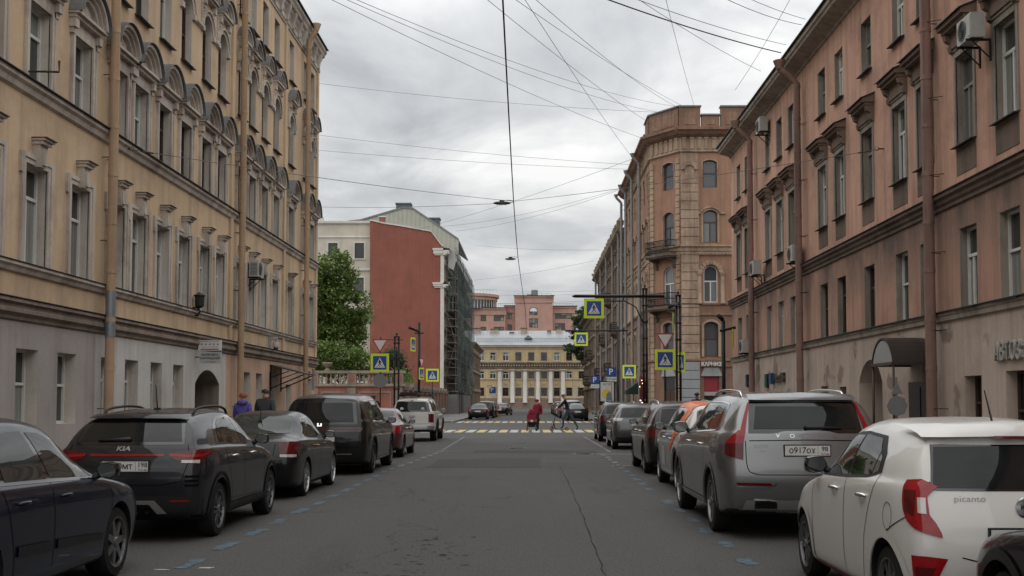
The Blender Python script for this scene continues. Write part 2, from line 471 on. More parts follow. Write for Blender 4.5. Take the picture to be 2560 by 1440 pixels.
class Facade:
    """a vertical face; u runs along it, z up, outward is -y of its local frame"""
    def __init__(self, root, loc=(0, 0, 0), rz=0.0):
        self.root, self.rz = root, rz
        self.o = Vector(loc)
        self.c, self.s = math.cos(rz), math.sin(rz)
    def loc(self, u, y, z):
        return (self.o.x + self.c * u - self.s * y, self.o.y + self.s * u + self.c * y, self.o.z + z)
    def put(self, name, me, u=0, y=0, z=0, parent=None, kind=None):
        if parent: return link_mesh(name, me, parent)
        return link_mesh(name, me, self.root, self.loc(u, y, z), self.rz, kind)
    def wall(self, u0, u1, z0, z1, ops, mats, zones=(), depth=0.28, rev=1, name='wall', back=True):
        """ops: (u, w, z0, z1, rise, depth); mats[0] wall, mats[rev] reveals; zones: (u0,u1,z0,z1,index)"""
        us, zs = {u0, u1}, {z0, z1}
        for o in ops:
            us |= {o[0] - o[1] / 2, o[0] + o[1] / 2}; zs |= {o[2], o[3]}
            if o[4]: zs.add(o[3] - o[4])
        for q in zones:
            us |= {q[0], q[1]}; zs |= {q[2], q[3]}
        us = sorted(v for v in us if u0 - 1e-6 <= v <= u1 + 1e-6); zs = sorted(v for v in zs if z0 - 1e-6 <= v <= z1 + 1e-6)
        def dd(l):
            o = [l[0]]
            for v in l[1:]:
                if v - o[-1] > 1e-5: o.append(v)
            return o
        us, zs = dd(us), dd(zs)
        m = MB()
        vid = {}
        def V(u, z):
            k = (round(u, 4), round(z, 4))
            if k not in vid: vid[k] = m.p((u, 0, z))
            return vid[k]
        def zone(u, z):
            for q in zones:
                if q[0] <= u <= q[1] and q[2] <= z <= q[3]: return q[4]
            return 0
        for a, b in zip(us, us[1:]):
            for c, d in zip(zs, zs[1:]):
                uc, zc = (a + b) / 2, (c + d) / 2
                if any(abs(uc - o[0]) < o[1] / 2 and o[2] < zc < o[3] for o in ops): continue
                m.f.append([V(a, c), V(b, c), V(b, d), V(a, d)]); m.m.append(zone(uc, zc))
        for o in ops:
            u, w, a, b, rise = o[:5]
            dp = o[5] if len(o) > 5 else depth
            l, r = u - w / 2, u + w / 2
            zt = b - rise
            rv = o[6] if len(o) > 6 else rev
            m.face([(l, 0, a), (l, dp, a), (l, dp, zt), (l, 0, zt)][::-1], rv)
            m.face([(r, 0, a), (r, dp, a), (r, dp, zt), (r, 0, zt)], rv)
            m.face([(l, 0, a), (r, 0, a), (r, dp, a), (l, dp, a)], rv)
            if rise:
                ap = arc_pts(w, rise, 12, u, zt)
                for p, q in zip(ap, ap[1:]):
                    m.face([(p[0], 0, p[1]), (q[0], 0, q[1]), (q[0], dp, q[1]), (p[0], dp, p[1])][::-1], rv)
                    zz = zone(u, b - .01)
                    m.face([(p[0], 0, p[1]), (q[0], 0, q[1]), (q[0], 0, b), (p[0], 0, b)], zz)
            else:
                m.face([(l, 0, b), (r, 0, b), (r, dp, b), (l, dp, b)][::-1], rv)
        return m.build(name, mats, self.root, loc=self.loc(0, 0, 0), rz=self.rz)
    def bands(self, name, mats, u0, u1, prof, kind=None, ends=True):
        """a moulding: prof is (out, z) outline from top to bottom, run along u"""
        m = MB()
        n = len(prof)
        A = [m.p((u0, -d, z)) for d, z in prof]; B = [m.p((u1, -d, z)) for d, z in prof]
        for k in range(n - 1):
            m.f.append([A[k], A[k + 1], B[k + 1], B[k]]); m.m.append(0)
        if ends:
            m.f.append(A[::-1]); m.m.append(0); m.f.append(B); m.m.append(0)
        return m.build(name, mats, self.root, loc=self.loc(0, 0, 0), rz=self.rz, kind=kind)
    def box(self, name, mats, u0, u1, d0, d1, z0, z1, parent=None):
        """box standing d0..d1 out of the face"""
        m = MB().box(u0, u1, -d1, -d0, z0, z1)
        return m.build(name, mats, self.root, loc=self.loc(0, 0, 0), rz=self.rz)
    WIN = {}
    def window(self, u, z, w, h, depth=.26, style='T', frame=None, pane=None, rise=0.0, bar=.055, sub=None, name='window'):
        """style: T transom + off-centre mullion, C casement pair with transom, H double hung bar, S single, X six lights"""
        frame = frame or M_WHITE; pane = pane or M_PANE
        key = (round(w, 3), round(h, 3), style, frame.name, pane.name, round(rise, 3), bar)
        if key not in Facade.WIN:
            m = MB(); y0, y1 = -.035, .045
            zt = h - rise
            def vb(x, a, b, ww=bar): m.box(x - ww / 2, x + ww / 2, y0 + .004, y1, a, b)
            def hb(x0, x1, zz, ww=bar): m.box(x0, x1, y0, y1, zz - ww / 2, zz + ww / 2)
            m.box(-w / 2, -w / 2 + bar, y0, y1, 0, zt); m.box(w / 2 - bar, w / 2, y0, y1, 0, zt)
            m.box(-w / 2 + bar, w / 2 - bar, y0, y1, 0, bar)
            cells = []
            if rise:
                ap = arc_pts(w, rise, 12, 0, zt)
                s = (w - 2 * bar) / w
                ip = [(x * s, zt + (zz - zt) * max(.1, (rise - bar) / rise)) for x, zz in ap]
                for k in range(12):
                    m.face([(ip[k][0], y0, ip[k][1]), (ip[k + 1][0], y0, ip[k + 1][1]), (ap[k + 1][0], y0, ap[k + 1][1]), (ap[k][0], y0, ap[k][1])])
            else:
                m.box(-w / 2 + bar, w / 2 - bar, y0, y1, h - bar, h)
            L_, R_, B_, T_ = -w / 2 + bar, w / 2 - bar, bar, (zt if rise else h - bar)
            if style == 'T':
                tz = B_ + (T_ - B_) * .66; mx = -w * .16
                hb(L_, R_, tz, bar * 1.2); vb(mx, B_, tz - bar * .6)
                cells = [(L_, mx, B_, tz), (mx, R_, B_, tz), (L_, R_, tz, T_)]
            elif style == 'C':
                tz = B_ + (T_ - B_) * .70
                hb(L_, R_, tz, bar * 1.2); vb(0, B_, tz - bar * .6)
                cells = [(L_, 0, B_, tz), (0, R_, B_, tz), (L_, R_, tz, T_)]
            elif style == 'H':
                tz = B_ + (T_ - B_) * .55
                hb(L_, R_, tz)
                cells = [(L_, R_, B_, tz), (L_, R_, tz, T_)]
            elif style == 'X':
                tz = B_ + (T_ - B_) * .5; x1, x2 = L_ + (R_ - L_) / 3, L_ + (R_ - L_) * 2 / 3
                hb(L_, R_, tz, bar); vb(x1, B_, tz - bar * .5); vb(x2, B_, tz - bar * .5); vb(x1, tz + bar * .5, T_); vb(x2, tz + bar * .5, T_)
                xs = [L_, x1, x2, R_]
                cells = [(xs[i], xs[i + 1], B_, tz) for i in range(3)] + [(xs[i], xs[i + 1], tz, T_) for i in range(3)]
            else:
                cells = [(L_, R_, B_, T_)]
            fm = m.mesh('window', frame)
            pm = []
            for i, (a, b, c, d) in enumerate(cells):
                k = MB()
                if rise and abs(d - T_) < 1e-4 and a <= L_ + 1e-4 and b >= R_ - 1e-4:
                    ap = arc_pts(w - bar, rise - bar * .4, 10, 0, zt)
                    k.face([(a, 0, c), (b, 0, c)] + [(x, 0, zz) for x, zz in ap[::-1]])
                else:
                    k.face([(a, 0, c), (b, 0, c), (b, 0, d), (a, 0, d)])
                pm.append(k.mesh('pane', pane))
            Facade.WIN[key] = (fm, pm)
        fm, pm = Facade.WIN[key]
        o = self.put(name, fm, u, depth - .045, z)
        for q in pm:
            link_mesh('pane', q, o, (0, .012, 0))
        if sub:
            for nm, me, dy in sub:
                link_mesh(nm, me, o, (0, dy - (depth - .045), 0))
        return o

def pipe(f, u, z0, z1, mats, r=.105, d=.26, top_bend=None, joints=1.1, brackets=2.0, shoe=True, segs=None):
    """rain pipe: tube in sections with collars and wall brackets"""
    m = MB()
    m.tube([(u, -d, z0), (u, -d, z1)] + ([(u, -d - top_bend[0] * .3, z1 + top_bend[1] * .35), (u, -d - top_bend[0], z1 + top_bend[1])] if top_bend else []), r, 14)
    z = z0 + .9
    while z < z1:
        m.tube([(u, -d, z - .05), (u, -d, z + .05)], r * 1.09, 14); z += joints * 1.0
    if shoe:
        m.tube([(u, -d, z0 + .02), (u, -d - .22, z0 - .12)], r, 12)
    if top_bend:
        b = (u, -d - top_bend[0], z1 + top_bend[1])
        m.tube([b, (b[0], b[1] - .02, b[2] + .12), (b[0], b[1] - .03, b[2] + .30)], [r, r * 1.25, r * 1.75], 14)
    o = m.build('downpipe', mats, f.root, True, 35, loc=f.loc(0, 0, 0), rz=f.rz)
    z = z0 + 1.1
    k = MB()
    while z < z1:
        k.tube([(u, 0.05, z), (u, -d + r, z)], .012, 5)
        k.tube([(u + .30, 0.02, z), (u + r, -d, z)], .010, 5)
        z += brackets
    ob = k.build('pipe_bracket', M_RUST, o, kind='stuff')
    return o
M_RUST = plain('rusty_iron', (0.05, 0.026, 0.016), 0.8, var=0.4, scale=30)

def ac_unit(label, loc, rz, size=(.80, .30, .55), bracket=True):
    """outdoor unit of an air conditioner; front (fan) faces local -y"""
    w, d, h = size
    t = thing('air_conditioner', label, 'air conditioner', loc, rz, 'air conditioners on the fronts')
    m = MB(); m.box(-w / 2, w / 2, -d, 0, 0, h)
    m.box(w / 2 - .14, w / 2 - .02, -d - .012, -d, .04, h - .04)
    m.build('casing', M_ACW, t)
    g = MB()
    cx = -w * .12
    g.lathe([(h * .42, -d - .004), (h * .42, -d - .016), (h * .38, -d - .016)], 20, 'y', (cx, 0, h / 2), closed=False)
    for k in range(1, 5):
        rr = h * .40 * k / 5
        g.lathe([(rr, -d - .012), (rr + .008, -d - .016), (rr + .012, -d - .012)], 18, 'y', (cx, 0, h / 2), closed=False)
    g.lathe([(h * .40, -d - .003), (.0001, -d - .003)], 20, 'y', (cx, 0, h / 2), mi=1, closed=False)
    g.build('fan_grille', [M_ACG, M_DARKIN], t)
    s = MB()
    for k in range(9):
        s.box(-w / 2 - .006, -w / 2, -d + .03, -.04, .06 + k * (h - .12) / 9, .06 + (k + .55) * (h - .12) / 9)
    s.build('side_louvre', M_ACG, t, kind='stuff')
    if bracket:
        for sx in (-1, 1):
            b = MB(); x = sx * w * .36
            b.box(x - .02, x + .02, -d - .06, .16, -.05, -.008); b.box(x - .02, x + .02, .12, .16, -.45, -.05)
            b.tube([(x, -d * .8, -.04), (x, .14, -.40)], .014, 6)
            b.build('bracket', M_IRON, t)
    return t
M_ACW = plain('ac_casing', (0.34, 0.33, 0.305), 0.45, spec=0.4, var=0.18, scale=5)
M_ACG = plain('ac_grille', (0.10, 0.10, 0.10), 0.5)
# ================================================================ ground
def asphalt(name, col, worn, crack=True):
    m, nt, b = _mat(name)
    setin(b, rough=.82, spec=.3)
    g = nt.nodes.new('ShaderNodeNewGeometry')
    def noise(sc_, det, ro, mp=None):
        n = nt.nodes.new('ShaderNodeTexNoise'); n.inputs['Scale'].default_value = sc_; n.inputs['Detail'].default_value = det; n.inputs['Roughness'].default_value = ro
        if mp:
            k = nt.nodes.new('ShaderNodeMapping'); k.inputs['Scale'].default_value = mp
            link(nt, g.outputs['Position'], k.inputs[0]); link(nt, k.outputs[0], n.inputs['Vector'])
        else: link(nt, g.outputs['Position'], n.inputs['Vector'])
        return n.outputs['Fac']
    def rng(s, a, b_, lo=0., hi=1.):
        r = nt.nodes.new('ShaderNodeMapRange'); r.inputs['From Min'].default_value = a; r.inputs['From Max'].default_value = b_
        r.inputs['To Min'].default_value = lo; r.inputs['To Max'].default_value = hi
        link(nt, s, r.inputs['Value']); return r.outputs[0]
    def mix(f, A, B):
        x = nt.nodes.new('ShaderNodeMix'); x.data_type = 'RGBA'; link(nt, f, x.inputs['Factor'])
        for s, v in (('A', A), ('B', B)):
            if isinstance(v, tuple): x.inputs[s].default_value = c4(v)
            else: link(nt, v, x.inputs[s])
        return x.outputs['Result']
    c = mix(rng(noise(.22, 5, .6, (1, .35, 1)), .35, .65), col, worn)
    c = mix(rng(noise(38, 3, .7), .42, .70), c, tuple(v * 1.55 for v in worn))       # stone chips
    c = mix(rng(noise(55, 2, .6), .56, .72, 0, .8), c, tuple(v * .35 for v in col))
    c = mix(rng(noise(.7, 6, .65, (1.6, .22, 1)), .57, .78, 0, .55), c, tuple(v * .45 for v in col))   # oil and tyre wear along the lanes
    if crack:
        vo = nt.nodes.new('ShaderNodeTexVoronoi'); vo.feature = 'DISTANCE_TO_EDGE'; vo.inputs['Scale'].default_value = .16
        wn_ = nt.nodes.new('ShaderNodeTexNoise'); wn_.inputs['Scale'].default_value = .9; wn_.inputs['Detail'].default_value = 6
        link(nt, g.outputs['Position'], wn_.inputs['Vector'])
        ad = nt.nodes.new('ShaderNodeVectorMath'); ad.operation = 'MULTIPLY_ADD'; ad.inputs[1].default_value = (2.2, 2.2, 0); link(nt, wn_.outputs['Color'], ad.inputs[0]); link(nt, g.outputs['Position'], ad.inputs[2])
        link(nt, ad.outputs[0], vo.inputs['Vector'])
        c = mix(rng(vo.outputs['Distance'], .0, .0035, .75, 0.), c, tuple(v * .25 for v in col))
    link(nt, c, b.inputs['Base Color'])
    bp = nt.nodes.new('ShaderNodeBump'); bp.inputs['Strength'].default_value = .6; bp.inputs['Distance'].default_value = .006
    link(nt, noise(60, 4, .7), bp.inputs['Height']); link(nt, bp.outputs[0], b.inputs['Normal'])
    return m
M_ASPH = asphalt('asphalt', (0.039, 0.0378, 0.036), (0.060, 0.058, 0.0545))
M_PAVE = asphalt('pavement_asphalt', (0.10, 0.096, 0.092), (0.135, 0.13, 0.122), crack=False)
M_GRAN = stucco('granite', (0.25, 0.225, 0.215), dirt=(0.12, 0.11, 0.10), dirt_amt=.5, streak=.2, fine=60)
m = MB()
m.face([(-700, -300, 0), (700, -300, 0), (700, 1500, 0), (-700, 1500, 0)])
tag(m.build('ground', M_ASPH), kind='structure')
ROAD = tag(MB().box(-6.05, 5.25, -40, 300, -.3, .004).build('road', M_ASPH), kind='structure')
KL, KR = -6.05, 5.1
CR0, CR1 = 56.0, 84.0      # the crossing street
def slab(name, x0, x1, y0, y1):
    s = MB().box(x0, x1, y0, y1, -.2, .13).build(name, M_PAVE)
    return tag(s, kind='structure')
slab('pavement', -13, KL - .15, -40, 53.4); slab('pavement', KR + .15, 12, -40, 53.4)
slab('pavement', -60, KL - .15, 86.3, 238); slab('pavement', KR + .15, 60, 76.6, 205)
slab('pavement', -60, 80, 262, 300)
kerb_me = MB().box(-.15, .0, 0, .97, -.15, .145).mesh('kerb_stone', M_GRAN)
kerb = tag(empty('kerb'), kind='structure')
for side, x, ya, yb in ((0, KL, 40, 53.4), (0, KL, 86.3, 130), (1, KR + .15, 44, 53.4), (1, KR + .15, 76.6, 110)):
    y = ya
    while y < yb:
        link_mesh('kerb_stone', kerb_me, kerb, (x, y, 0)); y += 1.0
for x, ya, yb in ((KL, -30, 40), (KL, 130, 238), (KR + .15, -30, 44), (KR + .15, 110, 205)):
    MB().box(x - .15, x, ya, yb, -.15, .143).build('kerb_run', M_GRAN, kerb)
for k in range(9):     # rounded corner by the far crossing on the left
    a = R(180 + 90) + R(90) * k / 9
    p = Vector((KL - 2.2 + 0, 88.4, 0))
kk = MB()
# ---- painted lines
def worn_paint(name, col, amt=.5):
    m, nt, b = _mat(name)
    setin(b, rough=.7, spec=.3)
    g = nt.nodes.new('ShaderNodeNewGeometry')
    n = nt.nodes.new('ShaderNodeTexNoise'); n.inputs['Scale'].default_value = 7; n.inputs['Detail'].default_value = 8; n.inputs['Roughness'].default_value = .7
    link(nt, g.outputs['Position'], n.inputs['Vector'])
    r = nt.nodes.new('ShaderNodeMapRange'); r.inputs['From Min'].default_value = .62 - amt * .3; r.inputs['From Max'].default_value = .74 - amt * .25
    link(nt, n.outputs['Fac'], r.inputs['Value'])
    mx = nt.nodes.new('ShaderNodeMix'); mx.data_type = 'RGBA'
    mx.inputs['A'].default_value = c4(col); mx.inputs['B'].default_value = (0.052, 0.050, 0.048, 1)
    link(nt, r.outputs[0], mx.inputs['Factor']); link(nt, mx.outputs['Result'], b.inputs['Base Color'])
    return m
M_BLUE = worn_paint('paint_blue_line', (0.07, 0.135, 0.19), .72)
M_WLINE = worn_paint('paint_white_line', (0.42, 0.42, 0.39), .45)
M_WFADE = worn_paint('paint_faded_line', (0.26, 0.26, 0.25), .75)
M_YLINE = worn_paint('paint_yellow_line', (0.50, 0.38, 0.17), .40)
def flat(name, poly, mat_, z=.008, parent=None):
    m = MB(); m.face([(x, y, z) for x, y in poly])
    return m.build(name, mat_, parent or ROAD)
rr = random.Random(5)
def ragged(cx, y0, y1, w, j=.03):
    n = 5
    l = [(cx - w / 2 + rr.uniform(-j, j), lerp0(y0, y1, k / n) + rr.uniform(-j, j)) for k in range(n + 1)]
    r = [(cx + w / 2 + rr.uniform(-j, j), lerp0(y0, y1, k / n) + rr.uniform(-j, j)) for k in range(n + 1)]
    return r + l[::-1]
y = 8.2
while y < 36:
    xx = -3.38 + rr.uniform(-.02, .02) + max(0, (y - 26)) * .045
    flat('parking_dash', ragged(xx, y, y + rr.uniform(.58, .8), .145, .025), M_BLUE if y < 28 else M_WFADE)
    y += 1.32
y = 8.4
while y < 34:
    xx = 2.17 + rr.uniform(-.02, .02)
    if rr.random() > .12: flat('parking_dash', ragged(xx, y, y + rr.uniform(.5, .72), .15, .04), M_BLUE if y < 27 else M_WFADE)
    y += 1.32
flat('bay_line', ragged(2.75, 28.2, 28.3, 1.5, .01), M_WLINE); flat('bay_line', ragged(2.8, 34.4, 34.52, 1.7, .01), M_WLINE)
flat('bay_line', ragged(-3.4, 36.4, 36.5, 1.9, .01), M_WFADE); flat('bay_line', ragged(-4.0, 41.2, 41.32, 1.9, .01), M_WFADE); flat('bay_line', ragged(-3.9, 46.0, 46.12, 1.6, .01), M_WFADE)
flat('edge_line', [(-3.0, 37), (-2.92, 37), (-3.05, 51.5), (-3.15, 51.5)], M_WFADE)
flat('edge_line', [(2.45, 36), (2.55, 36), (2.45, 51.5), (2.35, 51.5)], M_WFADE)
for k in range(3): flat('dirt_spot', ragged(-3.9 + .38 * k, 10.6 + .12 * k, 10.66 + .12 * k, .13, .02), M_WLINE)
# crossings: alternate white and yellow bars
for row, (ya, yb, skew) in enumerate(((58.9, 64.2, 0.0), (86.2, 92.2, 0.0))):
    x = -5.9; i = 0
    step = .59
    while x < 4.9:
        w = .42
        flat('crossing_bar', ragged(x + w / 2, ya, yb, w, .02), M_WLINE if i % 2 == 0 else M_YLINE)
        x += step; i += 1
for k in range(12): flat('lane_dash', ragged(-5 + k * .9, 71.6, 71.8, .5, .02), M_WFADE)
# manhole covers
def manhole(x, y, label, mat_):
    t = thing('manhole_cover', label, 'manhole', (x, y, .004), group='manhole covers in the road')
    m = MB(); m.lathe([(.36, 0), (.36, .012), (.31, .012)], 28); m.build('frame_ring', mat_, t)
    k = MB(); k.lathe([(.30, 0), (.30, .009), (.0001, .010)], 24)
    for a in range(-3, 4): k.box(-.22, .22, a * .07 - .012, a * .07 + .012, .009, .015)
    k.build('lid', M_IRON, t)
manhole(-.5, 38.6, 'round manhole cover with a pale ring in the middle of the roadway', M_WFADE)
manhole(1.58, 34.5, 'manhole cover beside the right hand parking bays', M_WFADE)
M_ASP2 = asphalt('asphalt_repair', (0.028, 0.0272, 0.026), (0.043, 0.0415, 0.039), crack=False)
M_ASP3 = asphalt('asphalt_old', (0.046, 0.0445, 0.042), (0.066, 0.0635, 0.06), crack=False)
for x0, x1, y0, y1, mt in ((-2.6, .2, 27.5, 31.5, M_ASP2), (.3, 2.0, 29.5, 34.2, M_ASP3), (-1.9, 2.1, 35.4, 37.3, M_ASP2), (-2.4, 2.2, 44, 46.5, M_ASP3)):
    n = 7
    pl_ = [(lerp0(x0, x1, k / n), y0 + rr.uniform(-.12, .12)) for k in range(n)] + [(x1 + rr.uniform(-.06, .06), lerp0(y0, y1, k / n)) for k in range(n)] + [(lerp0(x1, x0, k / n), y1 + rr.uniform(-.12, .12)) for k in range(n)] + [(x0 + rr.uniform(-.06, .06), lerp0(y1, y0, k / n)) for k in range(n)]
    flat('road_patch', pl_, mt, z=.0062)
# tar-filled crack and rough patches
M_TAR = plain('tar', (0.022, 0.021, 0.021), .9, spec=.1)
pts = []
for k in range(40):
    t = k / 39
    p = at(lerp0(1400, 1512, t) + (2 * math.sin(k * 1.3) + rr.uniform(-2, 2)) * (.3 + t), lerp0(1168, 1440, t ** 1.15), 10)
    d = p - Vector((0, 0, CAM_H)); k2 = -CAM_H / d.z
    pts.append((d.x * k2, d.y * k2))
m = MB()
for i, (a, b) in enumerate(zip(pts, pts[1:])):
    w = rr.uniform(.003, .008)
    m.face([(a[0] - w, a[1], .0085), (a[0] + w, a[1], .0085), (b[0] + w, b[1], .0085), (b[0] - w, b[1], .0085)])
m.build('tar_crack', M_TAR, ROAD)
for yy, xa, xb in ((27.4, -2.7, 1.2), (31.6, -1.6, 2.1), (34.3, .2, 2.2), (35.3, -2.6, 2.3)):
    m = MB(); a = [(lerp0(xa, xb, k / 14), yy + rr.uniform(-.06, .06)) for k in range(15)]
    for p_, q_ in zip(a, a[1:]): m.face([(p_[0], p_[1] - .02, .0088), (q_[0], q_[1] - .02, .0088), (q_[0], q_[1] + .02, .0088), (p_[0], p_[1] + .02, .0088)])
    m.build('tar_crack', M_TAR, ROAD)
m = MB()
for k in range(70):
    x, y = rr.gauss(-1.05, .28), rr.uniform(9.6, 13.4)
    w, l = rr.uniform(.015, .06), rr.uniform(.008, .02)
    m.face([(x - w, y - l * rr.uniform(.3, 1), .0082), (x, y - l, .0082), (x + w, y + l * .3, .0082), (x + w * .4, y + l, .0082), (x - w * .6, y + l * .5, .0082)])
m.build('broken_surface', M_TAR, ROAD, kind='stuff')
# ================================================================ the ochre house on the left
XL = -9.76
S_OCH = stucco('stucco_ochre', (0.545, 0.402, 0.265), dirt=(0.25, 0.19, 0.14), dirt_amt=.5, streak=.55)
S_REV = stucco('plaster_reveal', (0.52, 0.475, 0.42), dirt=(0.22, 0.19, 0.165), dirt_amt=.7, streak=.6)
S_LIL = stucco('stucco_lilac', (0.36, 0.325, 0.31), dirt=(0.17, 0.14, 0.13), dirt_amt=.4, streak=.3)
S_GRY = stucco('stucco_grey', (0.49, 0.475, 0.445), dirt=(0.26, 0.18, 0.165), dirt_amt=.4, streak=.35)
S_SAL = stucco('stucco_salmon', (0.48, 0.325, 0.235), dirt=(0.24, 0.17, 0.14), dirt_amt=.55, streak=.5)
S_TRIM = stucco('plaster_trim', (0.50, 0.445, 0.385), dirt=(0.15, 0.11, 0.095), dirt_amt=.8, streak=.6, fine=22)
S_BELT = stucco('plaster_belt', (0.25, 0.20, 0.165), dirt=(0.05, 0.045, 0.04), dirt_amt=.7, streak=.5)
M_PIPEO = stucco('pipe_ochre', (0.42, 0.29, 0.185), dirt=(0.18, 0.13, 0.10), dirt_amt=.5, streak=.6, rough=.6)
M_PIPEZ = plain('pipe_zinc', (0.22, 0.235, 0.25), 0.45, metal=.5, var=.2, scale=5)
LB = thing('apartment_house', 'ochre five-storey apartment house with arched window hoods lining the left side', 'building', (0, 0, 0))
fl = Facade(LB, (XL, 0, 0), R(90))
LC = [15.8, 17.8, 19.8, 21.84, 23.98, 26.11, 27.58, 29.38, 31.18, 33.14, 34.8, 37.2, 38.64, 40.44, 42.28, 44.88, 47.74, 49.2]
Y0, Y1 = -14.0, 50.4
WW = .98
ops = []
for i, u in enumerate(LC):
    ops.append((u, WW, 4.28, 6.22, 0)); ops.append((u, WW, 7.86, 9.42, 0))
    ops.append((u, .90, 11.15, 13.15, .42 if u > 30.5 else 0)); ops.append((u, .86, 14.55, 16.2, 0))
GW = [(17.6, .95), (19.6, .95), (21.64, .95), (23.5, .95), (25.75, .8), (27.3, .9), (29.1, .9), (30.9, .9), (38.4, .9), (40.07, .9), (49.2, .8)]
for u, w in GW: ops.append((u, w, 1.15, 2.62, 0, .30, 1))
ops.append((33.7, 2.5, .02, 2.56, .42, 5.0, 5))          # gateway
ops.append((42.2, 1.15, .12, 2.75, 0, .3)); ops.append((44.9, 1.0, .12, 2.3, 0, .3))
fl.wall(Y0, Y1, 0, 16.75, ops, [S_OCH, S_REV, S_LIL, S_GRY, S_SAL, S_BELT],
        zones=[(Y0, 25.0, 0, 3.2, 2), (25.0, 35.7, 0, 3.2, 3), (35.7, Y1, 0, 3.2, 4)], depth=.30)
# end wall on the side street, back, roof
MB().box(XL - 13, XL - .31, Y0, Y0 + .3, 0, 16.7).build('end_wall', S_OCH, LB)
MB().box(XL - 13, XL - .005, Y1 - .31, Y1 - .002, 0, 16.74).build('side_wall', S_OCH, LB)
MB().prism([(XL - 13, 17.6), (XL + .1, 17.6), (XL - 6.5, 20.2)], 'y', Y0, Y1 + .1).build('roof', M_SHEETD, LB)
boxo('back_wall', (XL - 13.3, XL - 13, Y0, Y1, 0, 17.4), S_OCH, LB)
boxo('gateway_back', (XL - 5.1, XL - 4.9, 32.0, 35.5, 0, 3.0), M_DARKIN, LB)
# mouldings
fl.bands('belt_course', S_BELT, Y0, Y1 + .10, [(0, 3.56), (.16, 3.54), (.17, 3.47), (.10, 3.44), (.10, 3.37), (.14, 3.35), (.14, 3.28), (.06, 3.22), (.05, 3.16), (0, 3.13)])
fl.bands('belt_flashing', M_SHEETD, Y0, Y1 + .12, [(0, 3.60), (.19, 3.563), (.19, 3.548), (0, 3.562)])
fl.bands('sill_course', S_TRIM, Y0, Y1 + .08, [(0, 4.26), (.14, 4.235), (.145, 4.17), (.09, 4.13), (.06, 4.06), (0, 4.04)])
fl.bands('sill_flashing', M_SHEETD, Y0, Y1 + .08, [(0, 4.285), (.17, 4.250), (.17, 4.238), (0, 4.262)])
fl.bands('string_course', S_TRIM, Y0, Y1 + .08, [(0, 7.80), (.16, 7.775), (.165, 7.69), (.10, 7.64), (.07, 7.54), (0, 7.50)])
fl.bands('string_flashing', M_SHEETD, Y0, Y1 + .08, [(0, 7.84), (.22, 7.795), (.22, 7.778), (0, 7.802)])
fl.bands('frieze', S_TRIM, Y0, Y1 + .06, [(0, 16.80), (.09, 16.78), (.09, 16.62), (.05, 16.58), (.05, 16.52), (0, 16.50)])
fl.bands('cornice', S_TRIM, Y0, Y1 + .18, [(0, 17.68), (.36, 17.66), (.36, 17.52), (.29, 17.44), (.26, 17.34), (.16, 17.28), (.14, 17.2), (.06, 17.1), (0, 16.80)])
fl.bands('eave_sheet', M_SHEETD, Y0, Y1 + .24, [(-.3, 17.78), (.44, 17.70), (.44, 17.67), (-.3, 17.74)])
for k in range(30):       # scrolled brackets below the cornice
    u = 20.8 + k * 1.08
    if u > 50: break
    m = MB(); m.prism([(-.01, 16.6), (-.14, 16.66), (-.17, 16.9), (-.26, 17.2), (-.26, 17.28), (-.01, 17.28)][::-1], 'x', -.12, .12)
    fl.put('cornice_bracket', m.mesh('cornice_bracket', S_TRIM) if k == 0 else bpy.data.objects['cornice_bracket'].data, u, 0, 0)
for k in range(26):       # relief panels of the frieze
    u = 21.34 + k * 1.08
    if u > 49.6: break
    if k == 0:
        m = MB(); m.box(-.30, .30, -.035, 0, 16.62 + .25, 16.66 + .25)
        m.lathe([(.12, -.05), (.08, -.09), (.0001, -.10)], 10, 'y', (0, 0, 16.98)); m.lathe([(.06, -.05), (.0001, -.08)], 8, 'y', (-.2, 0, 16.97)); m.lathe([(.06, -.05), (.0001, -.08)], 8, 'y', (.2, 0, 16.97))
        rp = m.mesh('relief_panel', S_TRIM)
    fl.put('relief_panel', rp, u)
for u in (36.0, 43.7, 50.22):   # lesenes
    fl.box('lesene', S_OCH, u - .16, u + .16, .002, .07, 3.6, 16.49)
# window dressings (shared meshes, window-local: x across, z from the sill)
def dress_row1():
    h = 6.22 - 4.28
    m = MB(); w = WW / 2
    for a, b, d in ((.0, .10, .035), (.10, .19, .06)):
        for sx in (-1, 1):
            x0, x1 = sorted((sx * (w + a), sx * (w + b)))
            m.box(x0, x1, -d, .02, -.02, h + a + .001 * b)
        m.box(-w - b, w + b, -d, .02, h + a, h + b)
    for sx in (-1, 1):     # ears
        x0, x1 = sorted((sx * (w + .19), sx * (w + .25))); m.box(x0, x1, -.055, .02, h - .22, h + .18)
    sur = m.mesh('window_surround', S_TRIM)
    k = MB()
    k.prism([(-.11, h - .02), (.11, h - .02), (.17, h + .42), (-.17, h + .42)], 'y', -.15, 0)
    k.prism([(-.085, h + .02), (.085, h + .02), (.12, h + .34), (-.12, h + .34)], 'y', -.185, -.15)
    k.box(-.20, .20, -.22, 0, h + .42, h + .49); k.box(-.235, .235, -.27, 0, h + .49, h + .53)
    k.prism([(-.25, h + .53), (.25, h + .53), (.25, h + .545), (-.25, h + .545)], 'y', -.31, 0, mi=1)
    key = k.mesh('keystone', [S_TRIM, M_SHEETD])
    s = MB(); s.box(-w - .02, w + .02, -.10, .02, -.03, 0); sl = s.mesh('sill', M_WHITE)
    return [('window_surround', sur, 0), ('keystone', key, 0)]
